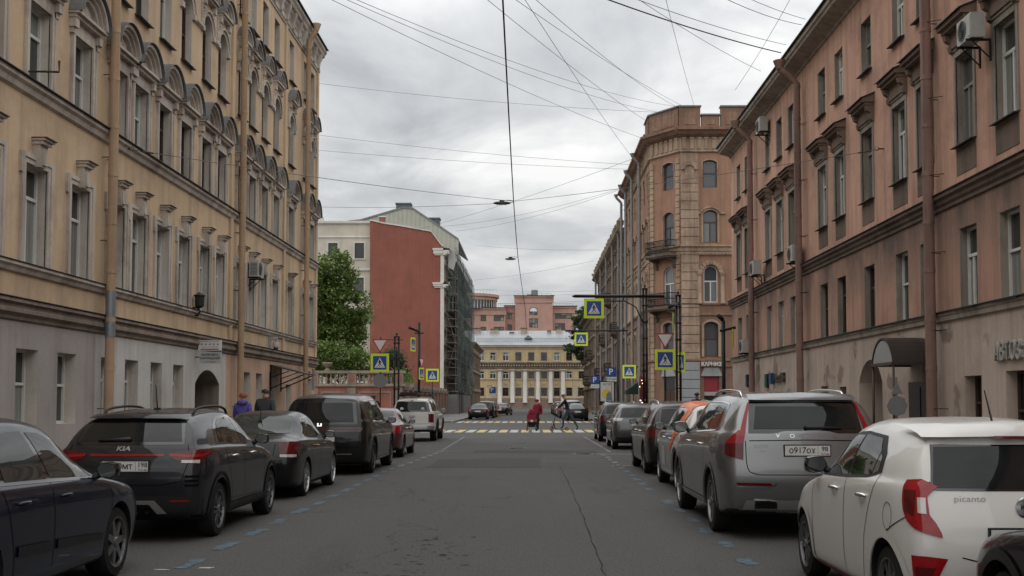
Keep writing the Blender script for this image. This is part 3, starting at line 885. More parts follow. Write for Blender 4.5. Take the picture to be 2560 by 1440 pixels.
def hood(w, rise, z, proj=.30, band=.16):
    """segmental hood: cornice, arch band with steps, tympanum, sheet-metal cap"""
    m = MB()
    m.box(-w / 2, w / 2, -proj * .55, 0, z - .14, z - .06); m.box(-w / 2 - .03, w / 2 + .03, -proj * .8, 0, z - .06, z)
    for (o, i, d) in ((0, .085, proj * .92), (.07, .15, proj * .66), (.15, .24, proj * .42)):
        A = arc_pts(w - 2 * o, rise - o, 14, 0, z); B = arc_pts(w - 2 * i, rise - i, 14, 0, z)
        for k in range(14):
            m.face([(B[k][0], -d, B[k][1]), (B[k + 1][0], -d, B[k + 1][1]), (A[k + 1][0], -d, A[k + 1][1]), (A[k][0], -d, A[k][1])])
            m.face([(B[k][0], -d, B[k][1]), (B[k + 1][0], -d, B[k + 1][1]), (B[k + 1][0], 0, B[k + 1][1]), (B[k][0], 0, B[k][1])][::-1])
    A = arc_pts(w, rise, 14, 0, z)
    for k in range(14):
        m.face([(A[k][0], -proj * .92, A[k][1]), (A[k + 1][0], -proj * .92, A[k + 1][1]), (A[k + 1][0], 0, A[k + 1][1]), (A[k][0], 0, A[k][1])])
    T = arc_pts(w - .3, rise - .15, 12, 0, z)
    m.face([(x, -.03, zz) for x, zz in T[::-1]][::-1])
    # consoles at both ends
    for sx in (-1, 1):
        x0, x1 = sorted((sx * (w / 2 - .02), sx * (w / 2 - .20)))
        m.box(x0, x1, -proj * .5, 0, z - .34, z - .14); m.box(x0 + .03, x1 - .03, -proj * .3, 0, z - .46, z - .34)
    C = arc_pts(w + .08, rise + .035, 14, 0, z - .01); D = arc_pts(w + .05, rise + .02, 14, 0, z - .01)
    for k in range(14):
        m.face([(C[k][0], -proj - .05, C[k][1]), (C[k + 1][0], -proj - .05, C[k + 1][1]), (C[k + 1][0], .02, C[k + 1][1]), (C[k][0], .02, C[k][1])], 1)
        m.face([(D[k][0], -proj - .05, D[k][1]), (D[k + 1][0], -proj - .05, D[k + 1][1]), (C[k + 1][0], -proj - .05, C[k + 1][1]), (C[k][0], -proj - .05, C[k][1])], 1)
    return m
def dress_row2():
    h = 9.42 - 7.86; w = WW / 2
    m = MB()
    for sx in (-1, 1):
        x0, x1 = sorted((sx * w, sx * (w + .17))); m.box(x0, x1, -.05, .02, -.02, h + .32)
        x0, x1 = sorted((sx * (w + .10), sx * (w + .15))); m.box(x0, x1, -.07, -.05, -.02, h + .2)
    m.box(-w, w, -.045, .02, h, h + .32)
    sur = m.mesh('window_surround', S_TRIM)
    hd = hood(1.52, .66, h + .44).mesh('window_hood', [S_TRIM, M_SHEET])
    return [('window_surround', sur, 0), ('window_hood', hd, 0)]
def dress_row3():
    h = 13.15 - 11.15; w = .45; rise = .42
    m = MB()
    for o, i, d in ((.02, .14, .05), (.14, .20, .10)):
        A = arc_pts(2 * (w + o), rise + o, 14, 0, h - rise); B = arc_pts(2 * (w + i), rise + i, 14, 0, h - rise)
        for k in range(14):
            m.face([(A[k][0], -d, A[k][1]), (A[k + 1][0], -d, A[k + 1][1]), (B[k + 1][0], -d, B[k + 1][1]), (B[k][0], -d, B[k][1])])
            m.face([(B[k][0], -d, B[k][1]), (B[k + 1][0], -d, B[k + 1][1]), (B[k + 1][0], .01, B[k + 1][1]), (B[k][0], .01, B[k][1])])
            m.face([(A[k][0], -d, A[k][1]), (A[k + 1][0], -d, A[k + 1][1]), (A[k + 1][0], .01, A[k + 1][1]), (A[k][0], .01, A[k][1])][::-1])
    for sx in (-1, 1):
        x0, x1 = sorted((sx * (w + .02), sx * (w + .20))); m.box(x0, x1, -.09, .01, h - rise - .16, h - rise)
        x0, x1 = sorted((sx * (w + .12), sx * (w + .20))); m.box(x0, x1, -.05, .01, h - rise, h + .42)
    sur = m.mesh('archivolt', S_TRIM)
    hd = hood(1.20, .48, h + .58, .26).mesh('window_hood', [S_TRIM, M_SHEET])
    return [('archivolt', sur, 0), ('window_hood', hd, 0)]
def sill_sub(w, dz=-.04):
    s = MB(); s.prism([(-.14, dz - .02), (-.14, dz), (.03, dz + .05), (.03, dz)][::-1], 'x', -w / 2 - .06, w / 2 + .06)
    return s.mesh('sill', M_SHEETD)
d1, d2, d3 = dress_row1(), dress_row2(), dress_row3()
sl86, sl90 = sill_sub(.86), sill_sub(.90)
for i, u in enumerate(LC):
    fl.window(u, 4.28, WW, 1.94, .26, 'T' if i % 3 else 'C', M_WHITE, sub=d1)
    dk = u > 29
    fl.window(u, 7.86, WW, 1.56, .26, 'T' if i % 2 else 'H', M_WOODD if dk else M_WHITE, M_PANED if dk else M_PANE, sub=d2)
    if u > 30.5:
        fl.window(u, 11.15, .90, 2.0, .26, 'H', M_WOODD, M_PANED, rise=.42, sub=d3 + [('sill', sl90, 0)])
    else:
        fl.window(u, 11.15, .90, 2.0, .26, 'T', M_WHITE if i % 2 else M_WOODD, M_PANE, sub=[('sill', sl90, 0)])
    fl.window(u, 14.55, .86, 1.65, .26, 'H', M_WOODD if i % 3 else M_WHITE, M_PANED, sub=[('sill', sl86, 0)])
for a, b in zip(LC, LC[1:]):       # impost moulding between the arched windows
    if a > 30.5 and b - a < 2.3:
        fl.bands('impost', S_TRIM, a + .66, b - .66, [(0, 12.72), (.10, 12.70), (.10, 12.62), (.05, 12.58), (0, 12.56)])
for u, w in GW:
    if 37 < u < 41:
        o = fl.window(u, 1.15, w, 1.47, .30, 'S', M_WOODG, M_PANED)
        s = MB()
        for k in range(16): s.prism([(-.02, .06 + k * .085), (-.05, .07 + k * .085), (-.02, .13 + k * .085)][::-1], 'x', -w / 2 + .05, w / 2 - .05)
        link_mesh('shutter_slats', s.mesh('shutter_slats', plain('shutter', (.20, .18, .15), .6)), o, kind='stuff')
    else:
        fl.window(u, 1.15, w, 1.47, .32, 'H' if u < 25 else 'T', M_WHITE, M_PANED if u > 25 else M_PANE)
M_DOORW = plain('door_wood', (0.045, 0.024, 0.016), .5, var=.3, scale=8)
def panel_door(f, u, w, z0, z1, mat_, depth, name='door', transom=None):
    m = MB(); m.box(-w / 2, w / 2, -.02, .05, 0, z1 - z0)
    o = f.put(name, m.mesh(name, mat_), u, depth - .06, z0)
    n = 2
    for i in range(n):
        x0, x1 = -w / 2 + .06 + i * (w / 2), -w / 2 + w / 2 - .05 + i * (w / 2)
        hh = (z1 - z0) if not transom else transom
        for a, b in ((.12, .42), (.46, .94)):
            link_mesh('door_panel', MB().box(x0, x1, -.04, -.018, hh * a, hh * b).mesh('door_panel', mat_), o)
    link_mesh('door_handle', MB().tube([(.05, -.07, 1.0), (.05, -.07, 1.2)], .014, 8).mesh('door_handle', M_CHRB), o)
    if transom:
        link_mesh('pane', MB().box(-w / 2 + .06, w / 2 - .06, -.03, -.015, transom + .04, z1 - z0 - .06).mesh('pane', M_PANED), o)
    return o
M_CHRB = plain('brass', (0.30, 0.22, 0.10), .35, metal=.9)
panel_door(fl, 42.2, 1.15, .12, 2.75, M_DOORW, .30, transom=2.05)
panel_door(fl, 44.9, 1.0, .12, 2.3, M_WHITE, .30)
pipe(fl, 25.17, .35, 17.0, M_PIPEO, top_bend=(.2, .30), brackets=1.9)
fl.put('pipe_sleeve', MB().tube([(0, 0, 0), (0, 0, 1.05)], .112, 16).mesh('pipe_sleeve', M_PIPEZ, True, 40), 25.17, -.26, 3.05)
pipe(fl, 36.5, .35, 17.0, M_PIPEO, top_bend=(.2, .30), brackets=1.9)
pipe(fl, 47.0, .35, 16.9, M_PIPEO, top_bend=(.3, .5), brackets=1.9)
# ================================================================ the terracotta house on the right
XR = 9.21
S_TER = stucco('stucco_terracotta', (0.50, 0.305, 0.222), dirt=(0.14, 0.092, 0.075), dirt_amt=.55, streak=.55)
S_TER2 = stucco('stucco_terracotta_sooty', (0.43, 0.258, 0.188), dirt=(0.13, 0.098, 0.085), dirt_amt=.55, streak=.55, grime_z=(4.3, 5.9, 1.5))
S_BEI = stucco('stucco_beige', (0.46, 0.375, 0.315), dirt=(0.16, 0.125, 0.105), patch=(0.26, 0.20, 0.165), dirt_amt=.45, streak=.35)
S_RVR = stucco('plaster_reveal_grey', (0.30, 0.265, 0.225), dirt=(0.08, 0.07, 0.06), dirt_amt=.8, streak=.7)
S_LEDR = stucco('plaster_ledge', (0.165, 0.125, 0.10), dirt=(0.04, 0.035, 0.03), dirt_amt=.9, streak=.5)
S_LEDL = stucco('plaster_ledge_light', (0.36, 0.31, 0.26), dirt=(0.09, 0.08, 0.07), dirt_amt=.7, streak=.6)
S_HOODR = stucco('plaster_hood', (0.20, 0.145, 0.115), dirt=(0.06, 0.05, 0.045), dirt_amt=.7, streak=.5)
M_PIPER = stucco('pipe_mauve', (0.25, 0.155, 0.13), dirt=(0.08, 0.055, 0.045), dirt_amt=.6, streak=.7, rough=.6)
RB = thing('apartment_house', 'terracotta four-storey house with bracketed window hoods lining the right side', 'building')
fr = Facade(RB, (XR, 0, 0), R(-90))
RC = [17.3, 19.4, 21.45, 23.51, 25.97, 27.76, 30.43, 33.19, 35.19, 39.35, 41.31, 43.33, 47.6, 49.5]
RY0, RY1 = -14.0, 51.4
ops = []
for Y in RC:
    ops += [(-Y, .92, 3.62, 5.32, 0), (-Y, .98, 7.12, 9.05, 0), (-Y, .88, 10.68, 12.15, 0)]
RG = [(21.3, .95, .5, 2.2), (23.4, .9, .9, 2.15), (35.3, .8, 1.0, 2.1), (33.2, .7, 1.2, 2.05)]
for Y, w, a, b in RG: ops.append((-Y, w, a, b, 0, .32, 3))
ops.append((-30.5, 2.1, .02, 2.75, .62, 1.6, 3)); ops.append((-26.55, 1.75, .02, 2.08, 0, .10, 3))
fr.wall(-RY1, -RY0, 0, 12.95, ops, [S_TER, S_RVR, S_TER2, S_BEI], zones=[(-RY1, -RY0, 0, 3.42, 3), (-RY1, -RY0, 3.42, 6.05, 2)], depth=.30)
boxo('side_wall', (XR + .005, XR + 12, RY1 - .30, RY1 - .003, 0, 12.94), S_TER, RB)
boxo('end_wall', (XR + .31, XR + 12, RY0, RY0 + .3, 0, 12.5), S_TER, RB)
boxo('back_wall', (XR + 12, XR + 12.3, RY0, RY1, 0, 12.5), S_TER, RB)
fr.bands('plinth_ledge', S_LEDL, -RY1 - .05, -RY0, [(0, 3.60), (.10, 3.58), (.10, 3.52), (.07, 3.49), (.06, 3.40), (0, 3.38)])
fr.bands('plinth_flashing', M_SHEETD, -RY1 - .05, -RY0, [(0, 3.64), (.15, 3.60), (.15, 3.585), (0, 3.605)])
fr.bands('string_course', S_LEDR, -RY1 - .08, -RY0, [(0, 6.24), (.18, 6.21), (.18, 6.12), (.11, 6.07), (.10, 6.00), (.05, 5.95), (.05, 5.88), (0, 5.86)])
fr.bands('string_flashing', M_SHEETD, -RY1 - .08, -RY0, [(0, 6.28), (.22, 6.225), (.22, 6.21), (0, 6.245)])
fr.bands('eaves_cornice', S_LEDL, -RY1 - .1, -RY0, [(0, 13.36), (.60, 13.34), (.60, 13.20), (.54, 13.16), (.52, 13.10), (.47, 13.08), (.08, 12.96), (.06, 12.90), (0, 12.88)])
fr.bands('eave_sheet', M_SHEETD, -RY1 - .2, -RY0, [(-.3, 13.46), (.68, 13.38), (.68, 13.345), (-.3, 13.42)])
MB().prism([(XR - .1, 13.3), (XR + 12.3, 13.3), (XR + 6, 16.0)], 'y', RY0, RY1 + .1).build('roof', M_SHEETD, RB)
def dress_right():
    """eared frame and straight bracketed hood"""
    h = 9.05 - 7.12; w = .49
    m = MB()
    for sx in (-1, 1):
        x0, x1 = sorted((sx * w, sx * (w + .10))); m.box(x0, x1, -.03, .02, -.02, h + .14)
    m.box(-w, w, -.03, .02, h, h + .14)
    m.box(-w - .14, w + .14, -.06, .02, h + .14, h + .20)
    sur = m.mesh('window_surround', S_RVR)
    k = MB()
    z = h + .66
    k.box(-w - .02, w + .02, -.10, 0, h + .20, z - .12)
    k.box(-w - .16, w + .16, -.26, 0, z - .12, z - .04); k.box(-w - .20, w + .20, -.34, 0, z - .04, z + .05)
    k.prism([(-.35, z + .05), (0, z + .05), (0, z + .20)][::-1], 'x', -w - .20, w + .20)
    k.prism([(-.40, z + .045), (-.40, z + .065), (0.02, z + .24), (0.02, z + .21)][::-1], 'x', -w - .24, w + .24, mi=1)
    for sx in (-1, 1):
        x0, x1 = sorted((sx * (w + .01), sx * (w + .15)))
        k.prism([(0, h + .10), (-.10, h + .16), (-.13, h + .26), (-.10, h + .34), (-.20, h + .40), (-.24, h + .52), (0, h + .54)][::-1], 'x', x0, x1)
    hd = k.mesh('window_hood', [S_HOODR, M_SHEETD])
    return [('window_surround', sur, 0), ('window_hood', hd, 0)]
dr = dress_right()
slr = [sill_sub(.92), sill_sub(.98), sill_sub(.88)]
for i, Y in enumerate(RC):
    wh = M_WHITE if Y < 29 or 37 < Y < 45 else M_WOODG
    if 30 < Y < 36: wh = M_WOODD
    fr.window(-Y, 3.62, .92, 1.70, .24, ('T', 'C', 'H')[i % 3], wh, M_PANED if 30 < Y < 36 else M_PANE, sub=[('sill', slr[0], 0)])
    fr.window(-Y, 7.12, .98, 1.93, .22, 'T' if i % 2 else 'C', M_WHITE if i % 3 else M_WOODG, sub=dr + [('sill', slr[1], 0)])
    fr.window(-Y, 10.68, .88, 1.47, .22, 'T' if i % 2 else 'H', M_WHITE if i % 2 else M_WOODG, sub=[('sill', slr[2], 0)])
ap_ = MB().box(-.53, .53, -.012, 0, -.62, -.05).mesh('sill_stain', S_LEDR)  # dark stain below the sill, laid on the wall as a thin plate
for Y in RC: fr.put('sill_stain', ap_, -Y, 0, 7.10)
for Y, w, a, b in RG:
    fr.window(-Y, a, w, b - a, .30, 'H', M_WOODD, M_PANED)
panel_door(fr, -26.55, 1.75, .02, 2.08, plain('door_maroon', (.020, .010, .010), .5), .09)
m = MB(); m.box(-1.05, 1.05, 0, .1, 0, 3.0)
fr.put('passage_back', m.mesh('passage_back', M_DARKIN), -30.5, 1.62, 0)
pipe(fr, -25.1, .35, 12.3, M_PIPER, r=.12, brackets=1.75, top_bend=(.45, .35))
pipe(fr, -37.4, .35, 12.35, M_PIPER, r=.12, brackets=1.9, top_bend=(.55, .50))
pipe(fr, -45.6, .35, 12.35, M_PIPER, r=.12, brackets=1.9, top_bend=(.55, .50))
# ================================================================ the corner house beyond the crossing (right)
S_COR = stucco('stucco_orange', (0.325, 0.188, 0.128), dirt=(0.14, 0.085, 0.06), dirt_amt=.5, streak=.5)
S_CORL = stucco('stucco_brown', (0.235, 0.14, 0.10), dirt=(0.07, 0.055, 0.045), dirt_amt=.6, streak=.5)
S_CORT = stucco('plaster_cream', (0.385, 0.285, 0.205), dirt=(0.13, 0.085, 0.065), dirt_amt=.9, streak=.7, fine=18)
S_CORG = stucco('plinth_paint_grey', (0.30, 0.31, 0.32), dirt=(0.17, 0.16, 0.155), dirt_amt=.4, streak=.3)
M_PIPES = plain('pipe_silver', (0.24, 0.235, 0.23), 0.6, metal=.3, var=.25, scale=3)
CB = thing('corner_house', 'tall orange corner house with cream rusticated pier and two iron balconies', 'building', (-.9, 0, 0))
f1 = Facade(CB, (0, 78, 0), 0.0)
ch_rz = math.atan2(-2.6, 1.8)
f2 = Facade(CB, (9.5, 80.6, 0), ch_rz)
f3 = Facade(CB, (9.5, 0, 0), R(-90))
ROWS = [(4.75, 7.2, .22), (8.55, 11.15, .5), (12.75, 15.05, .26), (16.65, 18.6, .16)]
C1 = [13.4, 16.3, 19.2, 22.1]
ops = []
for u in C1:
    for a, b, rs in ROWS: ops.append((u, 1.0, a, b, rs, .28))
    ops.append((u, 1.05, .6, 3.5, 0, .25))
f1.wall(11.3, 24, 0, 19.3, ops, [S_COR, S_CORT, S_CORL], zones=[(11.3, 24, 0, 8.2, 2)])
CH = 3.162
ops = [(1.9, 1.15, a if a > 9 else a, b, rs, .28) for a, b, rs in (ROWS[0], (8.3, 11.15, .5), (12.0, 15.05, .26), ROWS[3])] + [(1.9, 1.2, .1, 3.4, 0, .25)]
f2.wall(0, CH, 0, 19.3, ops, [S_COR, S_CORT, S_CORL], zones=[(0, CH, 0, 8.2, 2)])
C3 = [82.6 + 2.55 * k for k in range(8)]
ops = []
for Y in C3:
    for a, b, rs in ROWS: ops.append((-Y, .95, a, b, rs, .26))
    ops.append((-Y, 1.1, .7, 3.4, 0, .25))
f3.wall(-102.4, -80.6, 0, 19.3, ops, [S_COR, S_CORT, S_CORL], zones=[(-102.4, -80.6, 0, 8.2, 2)])
MB().prism([(9.55, 80.65), (11.32, 78.06), (24, 78.06), (24, 102.3), (9.55, 102.3)], 'z', 19.3, 19.36).build('roof', M_SHEETD, CB)
boxo('back_wall', (23.98, 24.2, 78.01, 102.4, 0, 19.3), S_CORL, CB); boxo('end_wall', (9.51, 24, 102.1, 102.39, 0, 19.3), S_CORL, CB)
def around(name, mat_, prof, ext=.0):
    for f, a, b in ((f1, 11.3, 24), (f2, 0, CH), (f3, -102.4, -80.6)):
        e = max(d for d, z in prof) * .30
        f.bands(name, mat_, a - (e if f is not f3 else 0), b + (e if f is not f1 else 0), prof)
around('ground_ledge', S_CORL, [(0, 4.62), (.22, 4.58), (.22, 4.46), (.10, 4.40), (.10, 4.05), (0, 4.0)])
around('sill_band', S_CORL, [(0, 8.5), (.16, 8.48), (.16, 8.38), (.06, 8.34), (.06, 7.8), (.10, 7.76), (.10, 7.64), (0, 7.6)])
around('middle_band', S_CORT, [(0, 12.62), (.26, 12.58), (.26, 12.46), (.14, 12.40), (.14, 12.16), (.08, 12.12), (.08, 11.86), (0, 11.8)])
around('frieze_band', S_CORT, [(0, 19.34), (.16, 19.30), (.16, 19.18), (.06, 19.12), (0, 19.1)])
around('main_cornice', S_CORL, [(0, 20.86), (.72, 20.80), (.72, 20.62), (.60, 20.56), (.42, 20.36), (.30, 20.30), (.16, 20.22), (0, 20.2)])
around('frieze', S_CORT, [(.02, 20.2), (.05, 20.2), (.05, 19.34), (.02, 19.34)])
nm = MB(); nm.box(-.13, .13, -.13, -.052, .04, .82); nm.box(-.16, .16, -.17, -.052, .74, .86)
niche = nm.mesh('frieze_block', S_CORT)
for f, a, b in ((f1, 11.6, 18), (f2, .3, CH)):
    k = 0
    while a + k * .52 < b:
        f.put('frieze_block', niche, a + k * .52, 0, 19.34); k += 1
Y = -101.9
while Y < -80.8: f3.put('frieze_block', niche, Y, 0, 19.34); Y += .6
dt = MB().box(-.07, .07, -.22, -.10, 0, .13).mesh('dentil', S_CORT)
for f, a, b in ((f1, 11.4, 15.2), (f2, .1, CH - .05)):
    k = 0
    while a + k * .24 < b: f.put('dentil', dt, a + k * .24, 0, 11.90); k += 1
# parapet with raised end pieces
S_OLD0 = stucco('stucco_parapet', (0.27, 0.17, 0.12), dirt=(0.10, 0.07, 0.055), dirt_amt=.9, streak=.7)
def parapet(f, a, b, z1, g=0):
    f.box('parapet', S_CORL, a, b, -.35, .12, 20.84, z1)
    f.box('parapet_panel', S_OLD0, a + .35, b - .35, .12, .15, 21.1, z1 - .35)
    f.box('parapet_cap', M_SHEET, a - .06, b + .06, -.42, .22, z1, z1 + .10)
parapet(f1, 11.25, 12.75, 22.35); parapet(f1, 12.85, 14.1, 21.75); parapet(f1, 14.2, 24, 22.35)
parapet(f2, .03, CH - .05, 22.35); parapet(f3, -83.2, -80.75, 22.35); parapet(f3, -102.3, -83.3, 21.6)
# rusticated pier at the corner, each block a stone
bk = MB(); bk.prism([(-.62, .015), (.62, .015), (.62, .60), (-.62, .60)], 'y', -.16, 0)
blk = bk.mesh('stone_block', S_CORT)
bk2 = MB(); bk2.prism([(-.62, .015), (.62, .015), (.62, .60), (-.62, .60)], 'y', -.17, 0)
blkg = bk2.mesh('stone_block', S_CORG)
for k in range(30):
    z = .05 + k * .625
    if z > 17.2: break
    if 12.0 - .6 < z < 12.5: continue
    f1.put('stone_block', blkg if z < 3.9 else blk, 11.95, 0, z)
pn = MB(); ap = arc_pts(1.24, .6, 10, 0, 17.9); ip = arc_pts(.7, .34, 10, 0, 17.9)
for k in range(10):
    q = [(ip[k][0], ip[k][1]), (ip[k + 1][0], ip[k + 1][1]), (ap[k + 1][0] * .97, ap[k + 1][1]), (ap[k][0] * .97, ap[k][1])]
    f1.put('arch_stone', (lambda mm: mm.mesh('arch_stone', S_CORT))(MB().prism(q, 'y', -.17, 0)), 11.95)
f1.box('pier_shaft', S_CORT, 11.62, 12.28, .0, .10, 17.3, 17.95); f1.box('pier_face', S_CORT, 11.33, 12.57, .002, .05, 17.3, 19.1)
qs = MB().box(-.18, .18, -.12, 0, .02, .42).mesh('quoin_stone', S_CORT)
for k in range(42):
    z = .1 + k * .445
    if z > 18.6: break
    f2.put('quoin_stone', qs, .22, 0, z); f2.put('quoin_stone', qs, CH - .20, 0, z)
for Y in (81.2, 90.0, 101.6):
    for k in range(42): f3.put('quoin_stone', qs, -Y, 0, .1 + k * .445)
# dressings
def arch_trim(w, h, rise, o, d, mat_, n=12, legs=1.0):
    m = MB()
    A = arc_pts(w, rise, n, 0, h - rise); B = arc_pts(w + 2 * o, rise + o, n, 0, h - rise)
    for k in range(n):
        m.face([(A[k][0], -d, A[k][1]), (A[k + 1][0], -d, A[k + 1][1]), (B[k + 1][0], -d, B[k + 1][1]), (B[k][0], -d, B[k][1])])
        m.face([(B[k][0], -d, B[k][1]), (B[k + 1][0], -d, B[k + 1][1]), (B[k + 1][0], .01, B[k + 1][1]), (B[k][0], .01, B[k][1])])
    for sx in (-1, 1):
        x0, x1 = sorted((sx * w / 2, sx * (w / 2 + o))); m.box(x0, x1, -d, .01, (h - rise) * (1 - legs), h - rise)
    return m
def hood_line(w, h, rise, d):
    m = arch_trim(w + .30, h + .15, rise + .1, .12, d, S_CORT, legs=0.0)
    for sx in (-1, 1):
        x0, x1 = sorted((sx * (w / 2 + .15), sx * (w / 2 + .55))); m.box(x0, x1, -d, .01, h - rise - .02, h - rise + .12)
    return m.mesh('hood_mould', S_CORT)
def vouss(w, h, rise):
    m = MB(); n = 9
    A = arc_pts(w + .12, rise + .06, n, 0, h - rise); B = arc_pts(w + .72, rise + .36, n, 0, h - rise)
    for k in range(n):
        a0, a1 = Vector(A[k]), Vector(A[k + 1]); b0, b1 = Vector(B[k]), Vector(B[k + 1])
        q = [a0.lerp(a1, .06), a0.lerp(a1, .94), b0.lerp(b1, .94), b0.lerp(b1, .06)]
        m.prism([tuple(v) for v in q], 'y', -.16, 0)
    return m.mesh('voussoirs', S_CORT)
DR = {}
for wd in (1.0, 1.15, .95):
    s_ = []
    for i, (a, b, rs) in enumerate(ROWS):
        h = b - a
        if i == 1:
            for sx in (-1, 1):
                m = MB(); m.lathe([(.20, -.1), (.20, .05), (.15, .12), (.145, h - rs - .25), (.19, h - rs - .2), (.22, h - rs)], 12, 'z', (sx * (wd / 2 + .30), -.12, 0)); cols_ = [] if sx < 0 else cols_; cols_.append(('half_column', m.mesh('half_column', S_CORT, True, 35), 0))
            s_.append([('voussoirs', vouss(wd, h, rs), 0)] + cols_)
        elif i == 2: s_.append([('hood_mould', hood_line(wd, h, rs, .14), 0), ('window_surround', arch_trim(wd, h, rs, .13, .06, S_CORT).mesh('window_surround', S_CORT), 0)])
        elif i == 3: s_.append([('window_surround', arch_trim(wd, h, rs, .10, .035, S_CORT, legs=.3).mesh('window_surround', S_CORT), 0)])
        else: s_.append([('window_surround', arch_trim(wd, h, rs, .17, .09, S_CORT).mesh('window_surround', S_CORT), 0)])
    DR[wd] = s_
def cwin(f, u, wd, i, a=None):
    A, b, rs = ROWS[i]; z0 = a if a else A
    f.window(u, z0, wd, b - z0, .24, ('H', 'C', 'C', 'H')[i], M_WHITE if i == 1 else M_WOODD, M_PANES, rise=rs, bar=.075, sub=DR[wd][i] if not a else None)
for u in C1[:2]:
    for i in range(4): cwin(f1, u, 1.0, i)
for i, a in enumerate((None, 8.3, 12.0, None)): cwin(f2, 1.9, 1.15, i, a)
for Y in C3:
    for i in range(4): cwin(f3, -Y, .95, i)
    f3.window(-Y, .7, 1.1, 2.7, .22, 'H', M_WOODD, M_PANED)
for u in (13.4, 16.3):
    o = f1.window(u, .6, 1.05, 2.9, .22, 'S', M_WOODD, M_PANED)
    link_mesh('shop_banner', MB().box(-.5, .5, -.06, -.045, 1.75, 2.85).mesh('shop_banner', plain('banner_red', (.23, .02, .03), .5)), o)
    link_mesh('shop_banner', MB().box(-.5, .5, -.06, -.045, 1.45, 1.72).mesh('shop_banner', plain('banner_grey', (.30, .30, .28), .5)), o)
o = panel_door(f2, 1.9, 1.2, .1, 3.4, M_WOODD, .22, transom=2.3)
m = MB(); m.prism([(-.75, 3.4), (.75, 3.4), (.5, 4.0), (-.5, 4.0)], 'y', -.12, 0); f1.put('flat_arch', m.mesh('flat_arch', S_CORG), 13.4); f2.put('flat_arch', bpy.data.objects['flat_arch'].data, 1.9)
M_SHOPW = plain('shop_letters', (.55, .55, .53), .5)
t = thing('shop_sign', 'white shop letters above the red banner window of the orange corner house', 'sign', (12.6, 77.72, 4.22))
text_obj('letters', 'КАРНИЗЫ', .40, M_SHOPW, t, Matrix.Rotation(R(90), 4, 'X'), .04, bold=.012, sx=.85)
def balcony(f, u, w, z, d=.95, parent=None):
    """slab with moulded edge on scroll brackets and an iron railing"""
    m = MB(); m.box(u - w / 2, u + w / 2, -d, 0, z - .16, z); m.box(u - w / 2 + .08, u + w / 2 - .08, -d + .08, 0, z - .26, z - .16)
    o = m.build('balcony', S_LEDR, f.root, loc=f.loc(0, 0, 0), rz=f.rz)
    k = MB()
    n = int(w / .11)
    for i in range(n + 1):
        x = u - w / 2 + .05 + i * (w - .1) / n
        k.tube([(x, -d + .05, z), (x, -d + .05, z + .95)], .024, 4)
    for sx in (-1, 1):
        for i in range(8):
            k.tube([(u + sx * (w / 2 - .05), -d + .05 + i * (d - .1) / 8, z), (u + sx * (w / 2 - .05), -d + .05 + i * (d - .1) / 8, z + .95)], .010, 4)
    for zz in (.12, .55, .95):
        k.tube([(u - w / 2 + .05, 0, z + zz), (u - w / 2 + .05, -d + .05, z + zz), (u + w / 2 - .05, -d + .05, z + zz), (u + w / 2 - .05, 0, z + zz)], .03, 4)
    for i in range(int(w / .32)):
        x = u - w / 2 + .2 + i * .32
        k.lathe([(.10, -d + .045), (.115, -d + .04), (.10, -d + .055)], 10, 'y', (x, 0, z + .33), closed=False)
    link_mesh('railing', k.mesh('railing', M_IRON), o, kind='stuff')
    for sx in (-1, 1):
        b = MB(); b.prism([(0, z - .26), (-d * .75, z - .26), (-d * .7, z - .38), (-d * .3, z - .5), (-.12, z - .95), (0, z - 1.0)][::-1], 'x', u + sx * w * .36 - .09, u + sx * w * .36 + .09)
        link_mesh('bracket', b.mesh('bracket', S_LEDR), o)
    return o
balcony(f2, 1.65, 2.6, 12.0, .95); balcony(f2, 1.65, 2.6, 8.28, .95)
for Y in (84.9, 91.2, 97.3, 101.9): pipe(f3, -Y, .3, 19.8, M_PIPES, r=.12, d=.42, brackets=2.6, joints=1.8, top_bend=(.45, .5))

